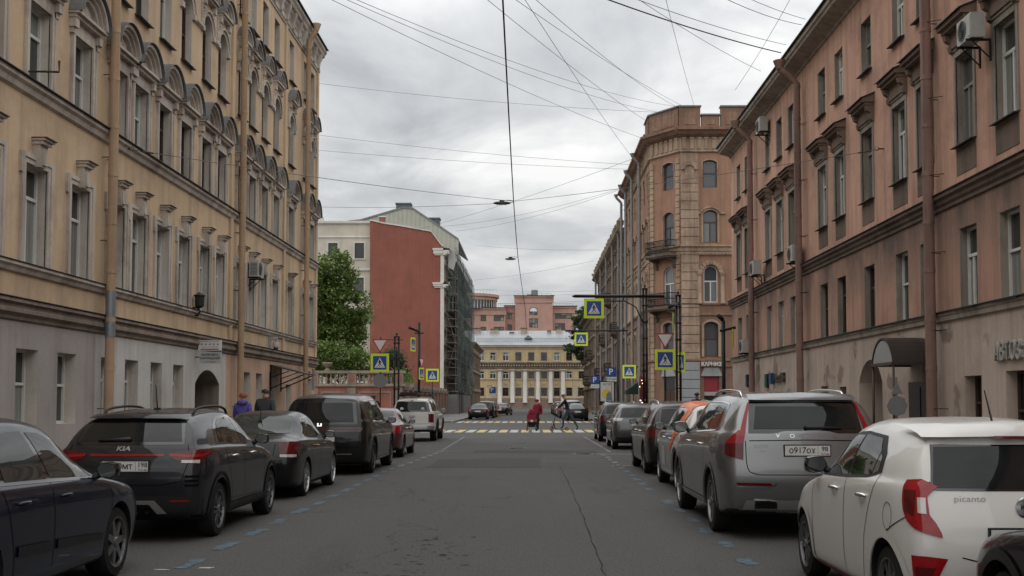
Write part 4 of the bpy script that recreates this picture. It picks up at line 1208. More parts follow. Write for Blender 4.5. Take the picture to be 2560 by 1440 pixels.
# ================================================================ the street front beyond it
S_OLD = stucco('stucco_old_brown', (0.205, 0.152, 0.112), dirt=(0.06, 0.05, 0.042), dirt_amt=.9, streak=.8)
S_OLDT = stucco('plaster_old_trim', (0.265, 0.205, 0.155), dirt=(0.06, 0.05, 0.042), dirt_amt=.9, streak=.8)
S_YEL2 = stucco('stucco_old_yellow', (0.36, 0.27, 0.15), dirt=(0.10, 0.08, 0.06), dirt_amt=.7, streak=.6)
def row_house(name, label, Y0_, Y1_, H, rows, wall_m, trim_m, X, side, step=2.3, balc=(), pil=True, wincol=None):
    t = thing(name, label, 'building')
    f = Facade(t, (X, 0, 0), R(-90) if side > 0 else R(90))
    sg = -1 if side > 0 else 1
    ys = []
    y = Y0_ + step * .6
    while y < Y1_ - .8: ys.append(y); y += step
    ops = [(sg * y, .95, a, b, rs, .25) for y in ys for a, b, rs in rows]
    u0, u1 = sorted((sg * Y0_, sg * Y1_))
    f.wall(u0, u1, 0, H, ops, [wall_m, trim_m], depth=.25)
    sur = [MBs_surround(.95, b - a, rs, trim_m) for a, b, rs in rows]
    for y in ys:
        for i, (a, b, rs) in enumerate(rows):
            f.window(sg * y, a, .95, b - a, .22, ('H', 'C')[i % 2], wincol or (M_WOODD if i % 2 else M_WOODG), M_PANED, rise=rs, sub=[('window_surround', sur[i], 0)])
    f.bands('cornice', trim_m, u0, u1, [(0, H + .5), (.75, H + .45), (.75, H + .28), (.5, H + .1), (.3, H), (.12, H - .15), (0, H - .2)])
    for a, b, rs in rows[1:]:
        f.bands('string_course', trim_m, u0, u1, [(0, a - .1), (.16, a - .14), (.14, a - .28), (0, a - .34)])
    if pil:
        pm = MB().box(-.22, .22, -.12, 0, rows[1][0] - .3, H - .2).mesh('pilaster', trim_m)
        cm = MB(); cm.box(-.30, .30, -.22, 0, H - .55, H - .2); cm.lathe([(.16, -.22), (.0001, -.34)], 8, 'y', (0, 0, H - .45)); cm = cm.mesh('capital', trim_m)
        for a, b in zip(ys, ys[1:]):
            f.put('pilaster', pm, sg * (a + b) / 2); f.put('capital', cm, sg * (a + b) / 2)
    for (y, z, w) in balc: balcony(f, sg * y, w, z, 1.0)
    s = side
    boxo('end_wall', (min(X + s * .01, X + s * 12), max(X + s * .01, X + s * 12), Y0_ + .01, Y0_ + .3, 0, H + .3), wall_m, t)
    boxo('far_wall', (min(X + s * .01, X + s * 12), max(X + s * .01, X + s * 12), Y1_ - .3, Y1_ - .01, 0, H + .3), wall_m, t)
    MB().prism([(X, H + .5), (X + s * 12, H + .5), (X + s * 6, H + 3)] if s > 0 else [(X + s * 12, H + .5), (X, H + .5), (X + s * 6, H + 3)], 'y', Y0_, Y1_).build('roof', M_SHEETD, t)
    return t, f
def MBs_surround(w, h, rs, trim_m):
    m = MB()
    for sx in (-1, 1):
        x0, x1 = sorted((sx * w / 2, sx * (w / 2 + .16))); m.box(x0, x1, -.09, .01, 0, h + .1)
    m.box(-w / 2 - .25, w / 2 + .25, -.28, .01, h + .18, h + .30); m.box(-w / 2 - .16, w / 2 + .16, -.09, .01, h + .0, h + .18) if not rs else None
    m.prism([(-w / 2 - .2, h + .30), (w / 2 + .2, h + .30), (0, h + .62)], 'y', -.22, 0)
    m.box(-w / 2 - .1, w / 2 + .1, -.2, .01, -.1, 0)
    return m.mesh('window_surround', trim_m)
t, f5 = row_house('street_house', 'sooty brown ornate house with dark balconies beyond the orange corner house', 102.6, 146, 17.2,
          [(1.0, 3.4, 0), (5.0, 7.2, .3), (8.7, 11.0, .3), (12.6, 14.8, 0)], S_OLD, S_OLDT, 8.6, 1, 2.35,
          balc=[(109, 8.3, 2.6), (118, 4.7, 2.4), (118, 12.0, 2.6), (127, 8.3, 2.6), (136, 4.7, 2.6), (136, 12.2, 2.4)])
for Y in (104.5, 112.5, 121.8, 131.8, 142): pipe(f5, -Y, .3, 17.2, M_PIPES, r=.12, d=.5, brackets=3, joints=2.2, top_bend=(.3, .4))
k = 0
for y in range(104, 146, 3):       # urns on the eaves
    m = MB(); m.lathe([(.22, 0), (.16, .1), (.34, .5), (.38, .8), (.2, 1.0), (.0001, 1.25)], 10)
    f5.put('roof_urn', m.mesh('roof_urn', S_OLDT, True, 40) if k == 0 else bpy.data.objects['roof_urn'].data, -y, -.35, 17.7); k += 1
t, f6 = row_house('street_house', 'weathered yellow house with small balconies at the far end of the right side', 146.2, 178, 13.6,
          [(1.0, 3.2, 0), (4.6, 6.6, 0), (8.0, 10.0, 0), (11.0, 12.6, 0)], S_YEL2, S_OLDT, 8.25, 1, 2.5,
          balc=[(152, 7.6, 2.2), (160, 4.3, 2.2), (167, 7.6, 2.2)], wincol=M_WOODD)
t, f7 = row_house('street_house', 'narrow beige house with dark roof past the netted scaffold on the left', 184, 214, 11.0,
          [(1.0, 3.2, 0), (4.4, 6.4, 0), (7.6, 9.6, 0)], S_YEL2, S_OLDT, -9.9, -1, 2.6, pil=False)
# ================================================================ red gable house with scaffold (left, beyond the side street)
S_RED = stucco('stucco_red', (0.262, 0.098, 0.072), dirt=(0.17, 0.075, 0.06), dirt_amt=.45, streak=.5)
S_CRM = stucco('stucco_cream', (0.52, 0.48, 0.40), dirt=(0.33, 0.30, 0.26), dirt_amt=.3, streak=.3)
S_CRMT = stucco('plaster_white', (0.60, 0.58, 0.53), dirt=(0.32, 0.30, 0.27), dirt_amt=.3, streak=.3)
RG_ = thing('gable_house', 'house with a blank brick-red gable wall and cream street front under scaffold', 'building')
YG = 140.0
gp = [at(925, 1005, YG).x, at(1108, 1005, YG).x]
P = lambda px, py, Y=YG: (at(px, py, Y).x, at(px, py, Y).z)
gable = [(gp[0], 0), (gp[1], 0), P(1107, 617), P(1100, 610), P(1078, 580), P(1000, 566), P(960, 560), P(925, 552)]
MB().prism(gable, 'y', YG, YG + .5).build('gable_wall', S_RED, RG_)
cap = [P(925, 552), P(960, 560), P(1000, 566), P(1078, 580), P(1100, 610), P(1107, 617)]
m = MB()
for a, b in zip(cap, cap[1:]):
    m.prism([(a[0], a[1] + .02), (b[0], b[1] + .02), (b[0], b[1] + .20), (a[0], a[1] + .20)], 'y', YG - .12, YG + .55)
m.build('gable_coping', S_CRMT, RG_)
DX = gp[1] + 9.5
fg = Facade(RG_, (-9.56 + DX, 0, 0), R(90))
ys = [142.5 + 3.0 * k for k in range(13)]
rws = [(1.0, 3.6, 0), (5.4, 7.8, 0), (9.4, 11.8, 0), (13.4, 15.4, 0), (17.0, 19.0, 0)]
fg.wall(YG + .5, 182, 0, 20.2, [(y, 1.1, a, b, rs, .25) for y in ys for a, b, rs in rws], [S_CRM, S_CRMT])
for y in ys[:12]:
    for a, b, rs in rws: fg.window(y, a, 1.1, b - a, .22, 'C', M_WOODD, M_PANED)
for y in ys[12:]:
    for a, b, rs in rws: fg.window(y, a, 1.1, b - a, .22, 'S', M_WOODD, M_PANED)
for z, pr, hh in ((20.0, .9, .9), (15.9, .75, .7)):      # cornices that return round the corner
    prof = [(0, z + hh), (pr, z + hh - .06), (pr, z + hh - .25), (pr * .7, z + hh - .36), (pr * .5, z + .2), (pr * .25, z + .05), (0, z)]
    fg.bands('cornice', S_CRMT, YG - .32, 182, prof)
    m = MB()
    for d, a, b in ((.32, z + hh - .25, z + hh - .02), (.26, z + .2, z + hh - .25), (.16, z, z + .2)):
        m.box(DX - 9.56 - 1.3 + (.3 - d) * 1.5, DX - 9.5 + pr * (d / .32) * .98, YG - d, YG - .002, a, b)
    m.build('cornice_return', S_CRMT, RG_)
boxo('corner_strip', (DX - 9.9, DX - 9.45, YG - .10, YG - .003, 0, 20.0), S_CRMT, RG_)
boxo('far_wall', (DX - 20, DX - 9.6, 181.7, 181.99, 0, 20), S_RED, RG_)
MB().prism([(DX + x_, z_) for x_, z_ in ((-9.2, 20.9), (-18.6, 20.9), (-18.6, 24.1), (-15.5, 23.6), (-11.2, 22.7))][::-1], 'y', YG + .5, 182).build('roof', M_SHEET, RG_)
m = MB(); m.box(*(P(950, 0)[0], P(964, 0)[0]), YG + .6, YG + 1.4, 23.2, P(0, 541)[1]); m.build('chimney', S_RED, RG_)
boxo('chimney_cap', (P(948, 0)[0], P(966, 0)[0], YG + .5, YG + 1.5, P(0, 541)[1], P(0, 538)[1]), S_CRMT, RG_)
# cream house left of it
CR = thing('cream_house', 'cream house with parapet behind the tall green tree, left of the red gable', 'building')
fc = Facade(CR, (0, 141, 0), 0)
zc_ = at(800, 552, 141).z
xs_ = [-21.85, -25.2, -28.6, -32.0]
rz_ = [(19.75, 21.7), (15.2, 17.3), (10.8, 12.9), (6.3, 8.5), (1.6, 4.0)]
fc.wall(-38, gp[0] - .02, 0, zc_, [(x, 1.2, a, b, 0, .25) for x in xs_ for a, b in rz_], [S_CRM, S_CRMT])
for x in xs_:
    for a, b in rz_:
        m = MB()
        for sx in (-1, 1):
            x0, x1 = sorted((sx * .6, sx * .78)); m.box(x0, x1, -.07, .01, -.05, b - a + .2)
        m.box(-.6, .6, -.07, .01, b - a, b - a + .2); m.box(-.8, .8, -.14, .01, -.16, -.05)
        fc.window(x, a, 1.2, b - a, .2, 'S', M_WOODD, M_PANED, sub=[('window_surround', m.mesh('window_surround', S_CRMT), 0)])
fc.bands('cornice', S_CRMT, -36, gp[0] - .02, [(0, zc_), (.30, zc_ - .05), (.30, zc_ - .3), (.1, zc_ - .5), (0, zc_ - .55)])
fc.bands('string_course', S_CRMT, -36, gp[0] - .02, [(0, 18.5), (.2, 18.45), (.2, 18.2), (0, 18.1)])
fc.bands('string_course', S_CRMT, -36, gp[0] - .02, [(0, 22.6), (.12, 22.55), (.12, 22.4), (0, 22.35)])
boxo('roof', (-36, gp[0] - .03, 141.02, 152, zc_ - .6, zc_ - .2), M_SHEET, CR)
boxo('parapet', (-36, -26.5, 141.05, 141.6, zc_, zc_ + .5), S_CRMT, CR)
# big roof behind, clad in pale metal sheets
GR = thing('metal_gable_house', 'pale metal clad gable roof with two slate chimneys behind the red wall', 'building')
YB = 158.0
M_CLAD = plain('cladding', (0.36, 0.36, 0.305), .5, metal=.25, var=.12, scale=.6)
pk = [P(895, 556, YB), P(1145, 604, YB), P(1100, 570, YB), P(1030, 522, YB), P(1012, 520, YB)]
L0, R0 = at(870, 556, YB).x, at(1146, 604, YB).x
outl = [(L0, 12), (R0, 12), (R0, P(0, 600, YB)[1]), P(1098, 567, YB), P(1032, 523, YB), P(1008, 521, YB), P(900, 553, YB), (L0, P(0, 556, YB)[1])]
MB().prism(outl, 'y', YB, YB + .4).build('gable_wall', M_CLAD, GR)
m = MB()
for a, b in zip(outl[2:7], outl[3:8]):
    m.prism([(b[0], b[1]), (a[0], a[1]), (a[0], a[1] + .25), (b[0], b[1] + .25)], 'y', YB - .15, YB + 24)
m.build('roof', M_SHEET, GR)
x = L0 + .9; i = 0
def top_at(x):
    pl = sorted(outl[2:]); 
    for a, b in zip(pl, pl[1:]):
        if a[0] <= x <= b[0]: return a[1] + (b[1] - a[1]) * (x - a[0]) / max(1e-6, b[0] - a[0])
    return pl[-1][1]
while x < R0 - .2:
    MB().box(x - .03, x + .03, YB - .06, YB - .002, 18, top_at(x) - .05).build('sheet_seam', M_CLAD, GR); x += .62
M_SLATE = plain('slate', (0.075, 0.10, 0.11), .6, var=.3, scale=3)
for (a, b, z0, z1) in ((992, 1028, 530, 509), (1064, 1100, 575, 546)):
    o = boxo('chimney', (at(a, 0, YB).x, at(b, 0, YB).x, YB + .6, YB + 2.2, at(0, z0, YB).z - 1.0, at(0, z1, YB).z), M_SLATE, GR)
    boxo('chimney_cap', (at(a, 0, YB).x - .1, at(b, 0, YB).x + .1, YB + .5, YB + 2.3, at(0, z1, YB).z, at(0, z1, YB).z + .22), M_SLATE, o)
# ---- scaffold with planks and torn green net
SF = thing('scaffold', 'tube scaffold with plank decks and dark green netting along the red gable house', 'scaffold', (DX, 0, 0))
M_TUBE = plain('scaffold_tube', (0.17, 0.15, 0.135), .6, metal=.5, var=.4, scale=4)
M_PLANK = plain('scaffold_plank', (0.20, 0.17, 0.14), .8, var=.4, scale=4)
SX0, SX1 = -9.25, -8.05
for i, y in enumerate([141.2 + 2.4 * k for k in range(17)]):
    for x in (SX0, SX1):
        MB().tube([(x, y, .1), (x, y, 21.2)], .045, 6).build('standard', M_TUBE, SF)
decks = [2.9 + 2.05 * k for k in range(9)]
for z in decks:
    for x0, x1 in ((SX0 - .1, -8.9), (-8.86, -8.48), (-8.44, -8.0)):
        MB().box(x0, x1, 140.9, 181, z, z + .06).build('plank', M_PLANK, SF)
    MB().tube([(SX0, 141.2, z + 1.0), (SX1, 141.2, z + 1.0)], .045, 6).build('guard_rail', M_TUBE, SF)
    MB().tube([(SX1, 141.2, z + 1.0), (SX1, 181, z + 1.0)], .045, 6).build('guard_rail', M_TUBE, SF)
    MB().tube([(SX0, 141.1, z - .05), (SX1 + .3, 141.1, z - .05)], .05, 6).build('ledger', M_TUBE, SF)
for z0, z1, fl_ in ((4.9, 9.0, 0), (9.0, 13.1, 1), (13.1, 17.2, 0)):
    a, b = ((SX0, 141.05, z0), (SX1, 141.05, z1)) if fl_ == 0 else ((SX1, 141.05, z0), (SX0, 141.05, z1))
    MB().tube([a, b], .04, 6).build('brace', M_TUBE, SF)
mm, nt, b = _mat('green_net')
setin(b, rough=.9, spec=.1)
g = nt.nodes.new('ShaderNodeNewGeometry')
n1 = nt.nodes.new('ShaderNodeTexNoise'); n1.inputs['Scale'].default_value = .5; n1.inputs['Detail'].default_value = 7
mpn = nt.nodes.new('ShaderNodeMapping'); mpn.inputs['Scale'].default_value = (1, .25, .6)
link(nt, g.outputs['Position'], mpn.inputs[0]); link(nt, mpn.outputs[0], n1.inputs['Vector'])
cr = nt.nodes.new('ShaderNodeValToRGB')
cr.color_ramp.elements[0].position = .38; cr.color_ramp.elements[0].color = (.035, .055, .05, 1)
cr.color_ramp.elements[1].position = .72; cr.color_ramp.elements[1].color = (.15, .175, .165, 1)
link(nt, n1.outputs['Fac'], cr.inputs[0]); link(nt, cr.outputs[0], b.inputs['Base Color']); b.inputs['Alpha'].default_value = .6
rg = random.Random(3)
def net(y0, y1, z0, z1, x, ny, nz, name='safety_net'):
    m = MB(); G = []
    ph = [rg.uniform(0, 6) for _ in range(4)]
    for j in range(nz + 1):
        row = []
        for i in range(ny + 1):
            y = lerp0(y0, y1, i / ny); z = lerp0(z0, z1, j / nz)
            if j == 0: z += rg.uniform(-.5, .3)
            row.append(m.p((x + .12 * math.sin(y * .9 + ph[0]) + .08 * math.sin(z * 1.7 + y * .4 + ph[1]) + rg.uniform(-.03, .03), y, z)))
        G.append(row)
    for j in range(nz):
        for i in range(ny):
            if rg.random() < .012: continue
            m.f.append([G[j][i], G[j][i + 1], G[j + 1][i + 1], G[j + 1][i]]); m.m.append(0)
    return m.build(name, mm, SF, True)
net(143.2, 182, 2.7, 20.6, SX1 + .12, 50, 26)
m = MB()
for j in range(9):
    for i in range(5):
        if rg.random() < .45 or j < 5: continue
        x0 = SX0 + .24 * i; z0 = 2.9 + 2.0 * j
        m.face([(x0, 140.95 + rg.uniform(-.1, .05), z0), (x0 + .24, 140.95 + rg.uniform(-.1, .05), z0 + .1), (x0 + .24, 140.95, z0 + 2), (x0, 140.95, z0 + 2)])
m.build('net_scraps', mm, SF, kind='stuff')
sheetm = plain('plastic_sheet', (.36, .36, .34), .6)
m = MB(); m.prism([(-9.0, 18.6), (-8.3, 18.2), (-8.0, 19.5), (-8.3, 21.0), (-9.0, 20.8)], 'y', 140.75, 140.8); m.build('plastic_sheet', sheetm, SF)
HO = thing('hoarding', 'grey corrugated metal hoarding at the foot of the scaffold', 'hoarding', (DX, 0, 0))
M_HOA = plain('hoarding_sheet', (.17, .17, .17), .6, metal=.3, var=.25, scale=1.5)
for k in range(14):
    MB().box(-9.3 + .0, -7.75, 140.2, 140.24, .13, 2.55).build('hoarding_panel', M_HOA, HO) if k == 0 else None
    y = 140.3 + k * 2.0
    m = MB()
    for q in range(8): m.prism([(-7.72, y + q * .25), (-7.66, y + q * .25 + .06), (-7.66, y + q * .25 + .16), (-7.72, y + q * .25 + .22), (-7.72, y + q * .25 + .25), (-7.76, y + q * .25 + .25), (-7.76, y + q * .25)], 'z', .13, 2.5 + .04 * (k % 2))
    m.build('hoarding_panel', M_HOA, HO)
for k in range(3): MB().box(-7.66, -7.58, 143 + 3.1 * k, 143.1 + 3.1 * k, .13, 2.9).build('hoarding_post', M_IRON, HO)

# ================================================================ garden wall with balustrade
S_GRD = stucco('garden_wall_red', (0.30, 0.115, 0.085), dirt=(0.12, 0.07, 0.055), dirt_amt=.7, streak=.6)
S_GRC = stucco('garden_wall_cream', (0.27, 0.215, 0.17), dirt=(0.12, 0.10, 0.085), dirt_amt=.8, streak=.6)
GW_ = thing('garden_wall', 'red and cream garden wall with balustrade and urn below the tree', 'wall', (-1.2, 0, 0))
fw = Facade(GW_, (0, 92, 0), 0); fw2 = Facade(GW_, (-9.3, 0, 0), R(90))
fw.box('wall_body', S_GRD, -30, -9.4, -.5, 0, .1, 2.85); fw2.box('wall_body', S_GRD, 92.5, 139.6, -.4, 0, .1, 2.6)
fw.bands('wall_ledge', S_GRC, -30, -9.2, [(0, 3.05), (.2, 3.02), (.2, 2.9), (.1, 2.8), (0, 2.78)])
fw.box('balustrade_base', S_GRC, -30, -9.3, -.35, .06, 2.86, 3.1); fw.box('handrail', S_GRC, -30, -9.2, -.42, .14, 3.95, 4.18)
fw2.box('wall_coping', S_GRC, 92.6, 139.6, -.5, .1, 2.6, 2.85)
bl = MB(); bl.lathe([(.10, 0), (.10, .08), (.06, .12), (.13, .30), (.12, .42), (.055, .62), (.10, .76), (.10, .85)], 10)
blm = bl.mesh('baluster', S_GRC, True, 40)
piers = [-29, -26, -22.9, -19.8, -16.7, -13.6, -9.75]
for x in piers:
    fw.box('pier', S_GRC, x - .38, x + .38, -.4, .09, 3.1, 3.95)
    fw.box('pier_panel', S_GRD, x - .24, x + .24, .09, .11, 3.25, 3.8)
    fw.box('pilaster', S_GRC, x - .34, x + .34, 0, .08, .1, 2.78)
for a, b in zip(piers, piers[1:]):
    n = int((b - a - .9) / .36)
    for k in range(n): fw.put('baluster', blm, a + .62 + k * (b - a - 1.24) / max(1, n - 1), .14, 3.1)
    m = MB()
    for q in ((.6, b - a - .6),):
        x0, x1 = a + q[0], a + q[1]
        m.box(x0, x1, -.05, -.001, .5, .62); m.box(x0, x1, -.05, -.001, 2.35, 2.47); m.box(x0, x0 + .1, -.05, -.001, .62, 2.35); m.box(x1 - .1, x1, -.05, -.001, .62, 2.35)
    fw.put('panel_frame', m.mesh('panel_frame', S_GRC))
for k in range(11):
    y = 94 + k * 4.2
    fw2.box('pier', S_GRC, y - .35, y + .35, .002, .14, .1, 2.6); fw2.box('pier_cap', S_GRC, y - .42, y + .42, -.45, .2, 2.86, 3.2)
    fw2.box('wall_panel', S_GRC, y + .9, y + 1.1, .001, .05, .4, 2.2); fw2.box('wall_panel', S_GRC, y + 3.0, y + 3.2, .001, .05, .4, 2.2)
m = MB(); m.lathe([(.22, 4.18), (.22, 4.26), (.10, 4.34), (.10, 4.40), (.36, 4.62), (.44, 4.80), (.40, 4.84), (.30, 4.80)], 14, 'z', (0, .15, 0))
fw.put('urn', m.mesh('urn', S_GRC, True, 40), -15.65)

# ================================================================ yellow house with white columns closing the view
S_YEL = stucco('stucco_yellow', (0.47, 0.355, 0.195), dirt=(0.22, 0.17, 0.11), dirt_amt=.5, streak=.4)
S_YT = stucco('plaster_pale', (0.40, 0.34, 0.25), dirt=(0.16, 0.14, 0.115), dirt_amt=.6, streak=.4)
S_COLW = stucco('column_white', (0.60, 0.575, 0.53), dirt=(0.36, 0.33, 0.30), dirt_amt=.4, streak=.4)
S_PLN = stucco('plinth_pink', (0.25, 0.18, 0.14), dirt=(0.12, 0.10, 0.09), dirt_amt=.6, streak=.4)
YC = 270.0
YH = thing('columned_house', 'yellow house with six white columns and pale metal roof closing the street', 'building')
fy = Facade(YH, (0, YC, 0), 0)
X = lambda px: at(px, 1005, YC).x
Z = lambda py: at(1298, py, YC).z
wx = [X(p) for p in (1109, 1140, 1172, 1203, 1232, 1264, 1296, 1328, 1360, 1392, 1423, 1454, 1486, 1518)]
RY = [(Z(990), Z(969)), (Z(946.5), Z(928)), (Z(902), Z(881))]
ops = [(x, 1.42, a, b, 0, .25) for x in wx for a, b in RY]
fy.wall(X(1090), X(1540), 0, Z(868), ops, [S_YEL, S_YT, S_PLN], zones=[(X(1090), X(1540), 0, Z(999), 2)])
for i, x in enumerate(wx):
    for j, (a, b) in enumerate(RY):
        m = None
        wh = M_WHITE if (j == 2 and i in (3, 4, 5, 9)) or (j == 1 and i in (3, 4, 5, 10)) else M_WOODD
        fr_ = MB()
        for sx in (-1, 1):
            x0, x1 = sorted((sx * .71, sx * .9)); fr_.box(x0, x1, -.08, .01, -.15, b - a + .2)
        fr_.box(-.71, .71, -.08, .01, b - a, b - a + .2); fr_.box(-.95, .95, -.16, .01, -.32, -.15)
        fy.window(x, a, 1.42, b - a, .2, 'C', wh, M_PANE if wh is M_WHITE else M_PANED, bar=.10, sub=[('window_surround', fr_.mesh('window_surround', S_YT), 0)])
fy.bands('eaves_cornice', S_YT, X(1090), X(1540), [(0, Z(864)), (.6, Z(864.4)), (.6, Z(867)), (.3, Z(869)), (.1, Z(873)), (0, Z(874))])
fy.bands('middle_cornice', S_LEDR, X(1090), X(1540), [(0, Z(906)), (.7, Z(906.6)), (.7, Z(909)), (.5, Z(911)), (.1, Z(912)), (.1, Z(917)), (.3, Z(918)), (.3, Z(921)), (0, Z(922))])
fy.bands('sill_band', S_YT, X(1090), X(1540), [(0, Z(947)), (.25, Z(947.4)), (.25, Z(949)), (0, Z(950))])
fy.bands('plinth_band', S_YT, X(1090), X(1540), [(0, Z(993)), (.3, Z(993.6)), (.3, Z(996)), (0, Z(997))])
md = MB().box(-.16, .16, -.55, -.11, 0, .38).mesh('dentil', S_YT)
x = X(1195)
while x < X(1455): fy.put('dentil', md, x, 0, Z(915.5)); x += .62
cm = MB(); hh = Z(929) - Z(1007)
cm.lathe([(.60, 0), (.60, .25), (.53, .4), (.53, hh * .5), (.47, hh - .1), (.55, hh)], 20, 'z', (0, -.35, 0))
cme = cm.mesh('column', S_COLW, True, 35)
ca = MB(); ca.box(-.75, .75, -.95, 0, 0, .30); ca.lathe([(.52, -.3), (.72, 0)], 18, 'z', (0, -.35, 0)); cam_ = ca.mesh('capital', S_YT)
for p in (1249.5, 1281, 1312.5, 1344.5, 1376.5, 1407.5):
    o = fy.put('column', cme, X(p), 0, Z(1007)); link_mesh('capital', cam_, o, (0, 0, hh + .3))
for p in (1264, 1296, 1328, 1360, 1392):
    m = MB(); m.lathe([(.45, 0), (.45, -.08), (.36, -.10), (.34, -.05), (.18, -.12), (.0001, -.16)], 16, 'y'); fy.put('medallion', m.mesh('medallion', S_YT, True, 40), X(p), 0, Z(960))
fy.box('quoin_strip', S_YT, X(1432), X(1447), .002, .08, Z(997), Z(948))
M_ROOFL = plain('roof_sheet_pale', (0.31, 0.325, 0.34), .55, metal=.35, var=.22, scale=.35)
zr0, zr1 = Z(863), at(1298, 827, YC + 7).z
m = MB(); m.face([(X(1090), YC - .65, zr0), (X(1540), YC - .65, zr0), (X(1540), YC + 7, zr1), (X(1090), YC + 7, zr1)]); m.face([(X(1090), YC + 14, zr0), (X(1540), YC + 14, zr0), (X(1540), YC + 7, zr1), (X(1090), YC + 7, zr1)][::-1])
m.build('roof', M_ROOFL, YH)
for k in range(40):
    x = X(1150) + k * .78
    if x > X(1470): break
    m = MB(); m.prism([(YC - .6, zr0 + .02), (YC + 6.9, zr1 - .02), (YC + 6.9, zr1 + .08), (YC - .6, zr0 + .12)], 'x', x - .03, x + .03); m.build('roof_seam', M_ROOFL, YH)
m = MB()
for k in range(150):
    x = X(1190) + k * .2
    if x > X(1452): break
    m.tube([(x, YC + .9, zr0 + .7), (x, YC + .9, zr0 + 1.75)], .025, 4)
m.tube([(X(1190), YC + .9, zr0 + 1.75), (X(1452), YC + .9, zr0 + 1.75)], .035, 4)
m.build('roof_railing', M_SHEET, YH, kind='stuff')
def on_roof(py): return (Z(py))
for (a, b, p0, p1) in ((1229, 1247, 837, 824), (1276, 1285, 848, 832), (1303, 1317, 836, 822), (1369, 1376, 844, 828), (1391, 1402, 835, 823), (1184, 1204, 836, 822)):
    yy = YC + 6
    o = boxo('chimney', (at(a, 0, yy).x, at(b, 0, yy).x, yy - .6, yy + .6, at(0, p0, yy).z - .6, at(0, p1, yy).z), S_YT, YH)
    boxo('chimney_cap', (at(a, 0, yy).x - .12, at(b, 0, yy).x + .12, yy - .75, yy + .75, at(0, p1, yy).z, at(0, p1, yy).z + .2), S_LEDR, o)
yy = YC + 2
dm = MB(); x0, x1, z0, z1 = at(1314, 0, yy).x, at(1328, 0, yy).x, at(0, 857, yy).z, at(0, 846, yy).z
dm.box(x0, x1, yy, yy + 4, z0 - .6, z1); do = dm.build('dormer', M_ROOFL, YH)
link_mesh('dormer_roof', MB().prism([(x0 - .35, z1), (x1 + .35, z1), ((x0 + x1) / 2, z1 + .75)], 'y', yy - .3, yy + 4).mesh('dormer_roof', M_SHEET), do)
link_mesh('dormer_window', MB().box(x0 + .1, x1 - .1, yy - .03, yy - .001, z0, z1 - .05).mesh('dormer_window', M_DARKIN), do)
boxo('side_wall', (X(1090), X(1092), YC + .01, YC + 14, 0, zr0), S_YEL, YH)
# ================================================================ pink house above it
S_PNK = stucco('stucco_pink', (0.43, 0.265, 0.215), dirt=(0.28, 0.16, 0.12), dirt_amt=.35, streak=.3)
YP = 330.0
PH = thing('pink_house', 'pink modern house with rounded glass storey rising behind the pale roof', 'building')
X = lambda px, Y=YP: at(px, 1005, Y).x
Z = lambda py, Y=YP: at(1298, py, Y).z
def pblock(px0, px1, ptop, y, wins, d=16, nm='wing'):
    f = Facade(PH, (0, y, 0), 0)
    x0, x1, zt = X(px0, y), X(px1, y), Z(ptop, y)
    ops = [((X(a, y) + X(b, y)) / 2, X(b, y) - X(a, y), Z(q, y), Z(p, y), rs, .25) for a, b, p, q, rs, st in wins]
    f.wall(x0, x1, 0, zt, ops, [S_PNK, S_PNK], name=nm)
    for (u, w, z0, z1, rs, dd), q in zip(ops, wins):
        f.window(u, z0, w, z1 - z0, .2, q[5], M_WOODD, M_PANE, rise=rs, bar=.16)
    f.bands('cornice', S_PNK, x0 - .3, x1 + .3, [(0, zt + .1), (.5, zt + .05), (.5, zt - .3), (.2, zt - .6), (.1, zt - 1.6), (.25, zt - 1.7), (.25, zt - 1.9), (0, zt - 2.0)])
    f.box('roof_edge', M_SHEETD, x0 - .5, x1 + .5, -1.0, .7, zt + .1, zt + .3)
    boxo('roof', (x0, x1, y + .02, y + d, zt - .4, zt), M_SHEETD, PH)
    boxo('side_wall', (x0 + .01, x0 + .3, y + .01, y + d, 0, zt - .01), S_PNK, PH); boxo('side_wall', (x1 - .3, x1 - .01, y + .01, y + d, 0, zt - .01), S_PNK, PH)
    return f
pblock(1288, 1382, 741, YP, [(1323, 1344, 768, 788, 1.2, 'X'), (1323, 1345, 796, 819, 0, 'X'), (1323, 1345, 830, 852, 0, 'X')])
pblock(1150, 1263, 771, YP + 1.5, [(1201, 1215, 783, 803, 0, 'C'), (1234, 1260, 783, 803, 0, 'X'), (1201, 1215, 817, 838, 0, 'C'), (1234, 1260, 817, 838, 0, 'X')])
pblock(1263.2, 1287.8, 766, YP + 3, [(1269, 1280, 780, 798, 0, 'C'), (1269, 1280, 811, 828, 0, 'C')])
pblock(1382.2, 1440, 767, YP + 3, [(1388, 1430, 779, 797, 0, 'X'), (1388, 1413, 808, 826, 0, 'X')])
